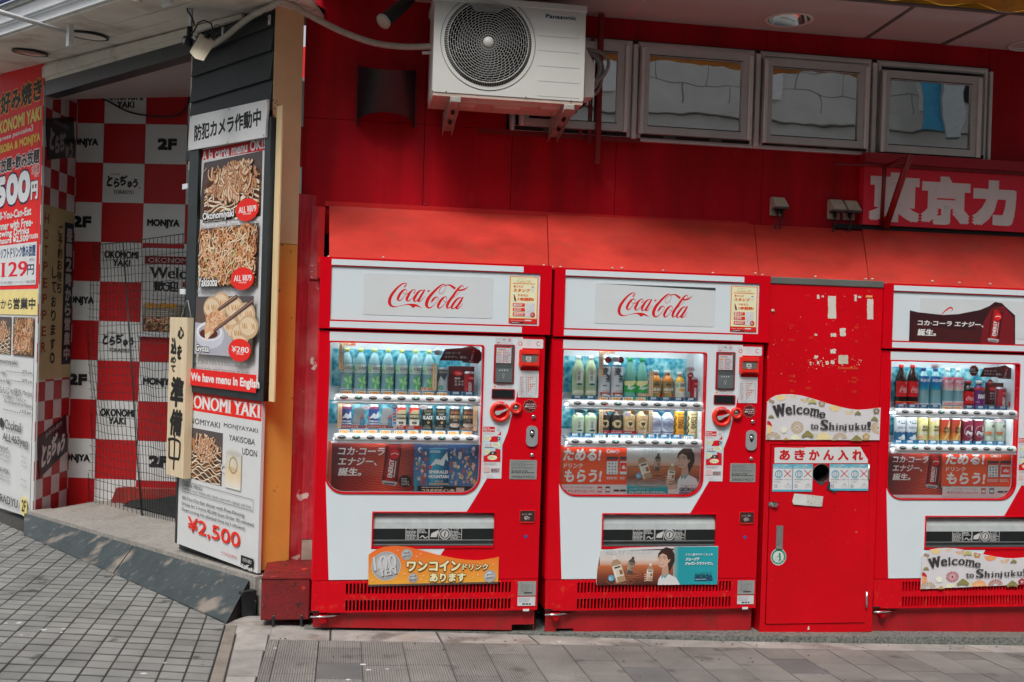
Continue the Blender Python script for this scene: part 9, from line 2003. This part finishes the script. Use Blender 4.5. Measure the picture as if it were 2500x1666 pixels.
for x, s_ in ((280, 'leftmost'), (685, 'second')):
    place(1, 1, 'coffee_can', 'can', 'blue coffee can with white mountain, %s of two' % ('left' if x < 500 else 'right'), 'can', [x], 1012, 152, can_m, None, d_em, (.03,.93))
place(1, 1, 'coffee_can', 'can', 'gold and red coffee can with black band', 'can', [1085,1280], 1022, 150, can_m, None, d_gold, (.03,.93))
place(1, 1, 'coffee_can', 'can', 'black coffee can', 'can', [1475,1672], 1035, 150, can_m, None, d_black, (.03,.93))
place(1, 1, 'coffee_can', 'can', 'brown coffee can with a cup picture', 'can', [1875,2066], 1042, 150, can_m, None, d_emi, (.03,.93))
place(2, 0, 'tea_bottle', 'bottle', 'pale green ribbed tea bottle with a bowl picture', 'pet', [270,462], 180, 190, pl_green, cp_w, d_aya, (.01,.70))
place(2, 0, 'barley_tea_bottle', 'bottle', 'white barley tea bottle with big black characters', 'pet', [668,862], 180, 188, pl_mugi, cp_w, d_mugi, (.0,.80))
place(2, 0, 'lemonade_bottle', 'bottle', 'green capped clear soft drink bottle', 'sprite', [1062,1242], 206, 182, pl_sprite, cp_gr, d_sprite, (.0,.56))
place(2, 0, 'juice_bottle', 'bottle', 'white capped vegetable juice bottle', 'short', [1450,1632], 405, 172, pl_orange, cp_w, d_vege, (.02,.66))
place(2, 0, 'juice_bottle', 'bottle', 'white capped yellow orange juice bottle', 'short', [1820], 432, 150, pl_yel, cp_w, d_orange, (.02,.66))
place(2, 0, 'energy_can', 'can', 'slim red energy drink can', 'can', [2038], 515, 108, can_m, None, d_energy, (.03,.93))
place(2, 1, 'tea_bottle', 'bottle', 'short pale green tea bottle with a teapot card', 'short', [262,455], 985, 190, pl_green, cp_k, d_aya2, (.02,.66))
place(2, 1, 'coffee_bottle', 'bottle', 'black coffee bottle with round cream emblem', 'short', [655,845], 960, 186, pl_cof, cp_k, d_cofk, (.02,.74))
place(2, 1, 'coffee_bottle', 'bottle', 'golden coffee bottle with round cream emblem', 'short', [1040,1235], 965, 186, pl_gold, cp_k, lambda Q: d_cofk(Q, (.50,.34,.17), '', False), (.02,.74))
place(2, 1, 'milk_tea_bottle', 'bottle', 'white milk tea bottle with navy cap', 'short', [1437,1630], 985, 190, pl_tea, cp_b, d_tea, (.01,.72))
place(2, 1, 'coffee_can', 'can', 'tall orange coffee can', 'can', [1812], 1008, 148, can_m, None, d_max, (.03,.95))
place(2, 1, 'coffee_can', 'can', 'tall cream coffee can', 'can', [2008], 1012, 148, can_m, None, d_maxy, (.03,.95))
place(3, 0, 'cola_bottle', 'bottle', 'tall dark cola bottle with red label', 'coke', [255,430], 190, 170, pl_cola, cp_r, d_cokefull, (.0,.78))
place(3, 0, 'sports_drink_bottle', 'bottle', 'clear sports drink bottle with blue label', 'pet', [597,780], 240, 164, pl_clear, cp_b, d_aqb, (.01,.80))
place(3, 0, 'sports_drink_bottle', 'bottle', 'clear sports drink bottle with pink label', 'pet', [960,1122], 245, 164, pl_clear, cp_w, d_aqp, (.01,.78))
place(3, 0, 'cola_bottle', 'bottle', 'small red labelled cola bottle', 'short', [1275], 440, 170, pl_cola, cp_r, d_scoke, (.0,.72))
place(3, 0, 'grape_soda_bottle', 'bottle', 'small purple grape soda bottle', 'short', [1442], 438, 162, pl_grape, cp_w, d_fanta, (.02,.76))
card(3, 0, 'promo_card', 'dark red promotional card behind the slim red can', 1535, 465, 1850, 810, c_en, .125)
place(3, 0, 'energy_can', 'can', 'slim red energy drink can', 'can', [1775], 540, 140, can_m, None, d_energy, (.03,.93), y=.085)
place(3, 1, 'soda_can', 'can', 'white and navy soda can', 'can', [230,402], 985, 158, can_m, None, d_socata, (.02,.97))
place(3, 1, 'tonic_can', 'can', 'tall yellow gold tonic can', 'can', [575,748], 990, 155, can_m, None, d_rg, (.02,.97))
place(3, 1, 'tonic_can', 'can', 'tall red and orange tonic can', 'can', [910,1080], 1012, 150, can_m, None, d_ro, (.02,.97))
place(3, 1, 'soda_can', 'can', 'maroon spiced soda can', 'can', [1252,1418], 1025, 164, can_m, None, d_dp, (.02,.97))
place(3, 1, 'juice_can', 'can', 'pale green juice can', 'can', [1588,1755], 1035, 158, can_m, None, d_pulp, (.02,.97))
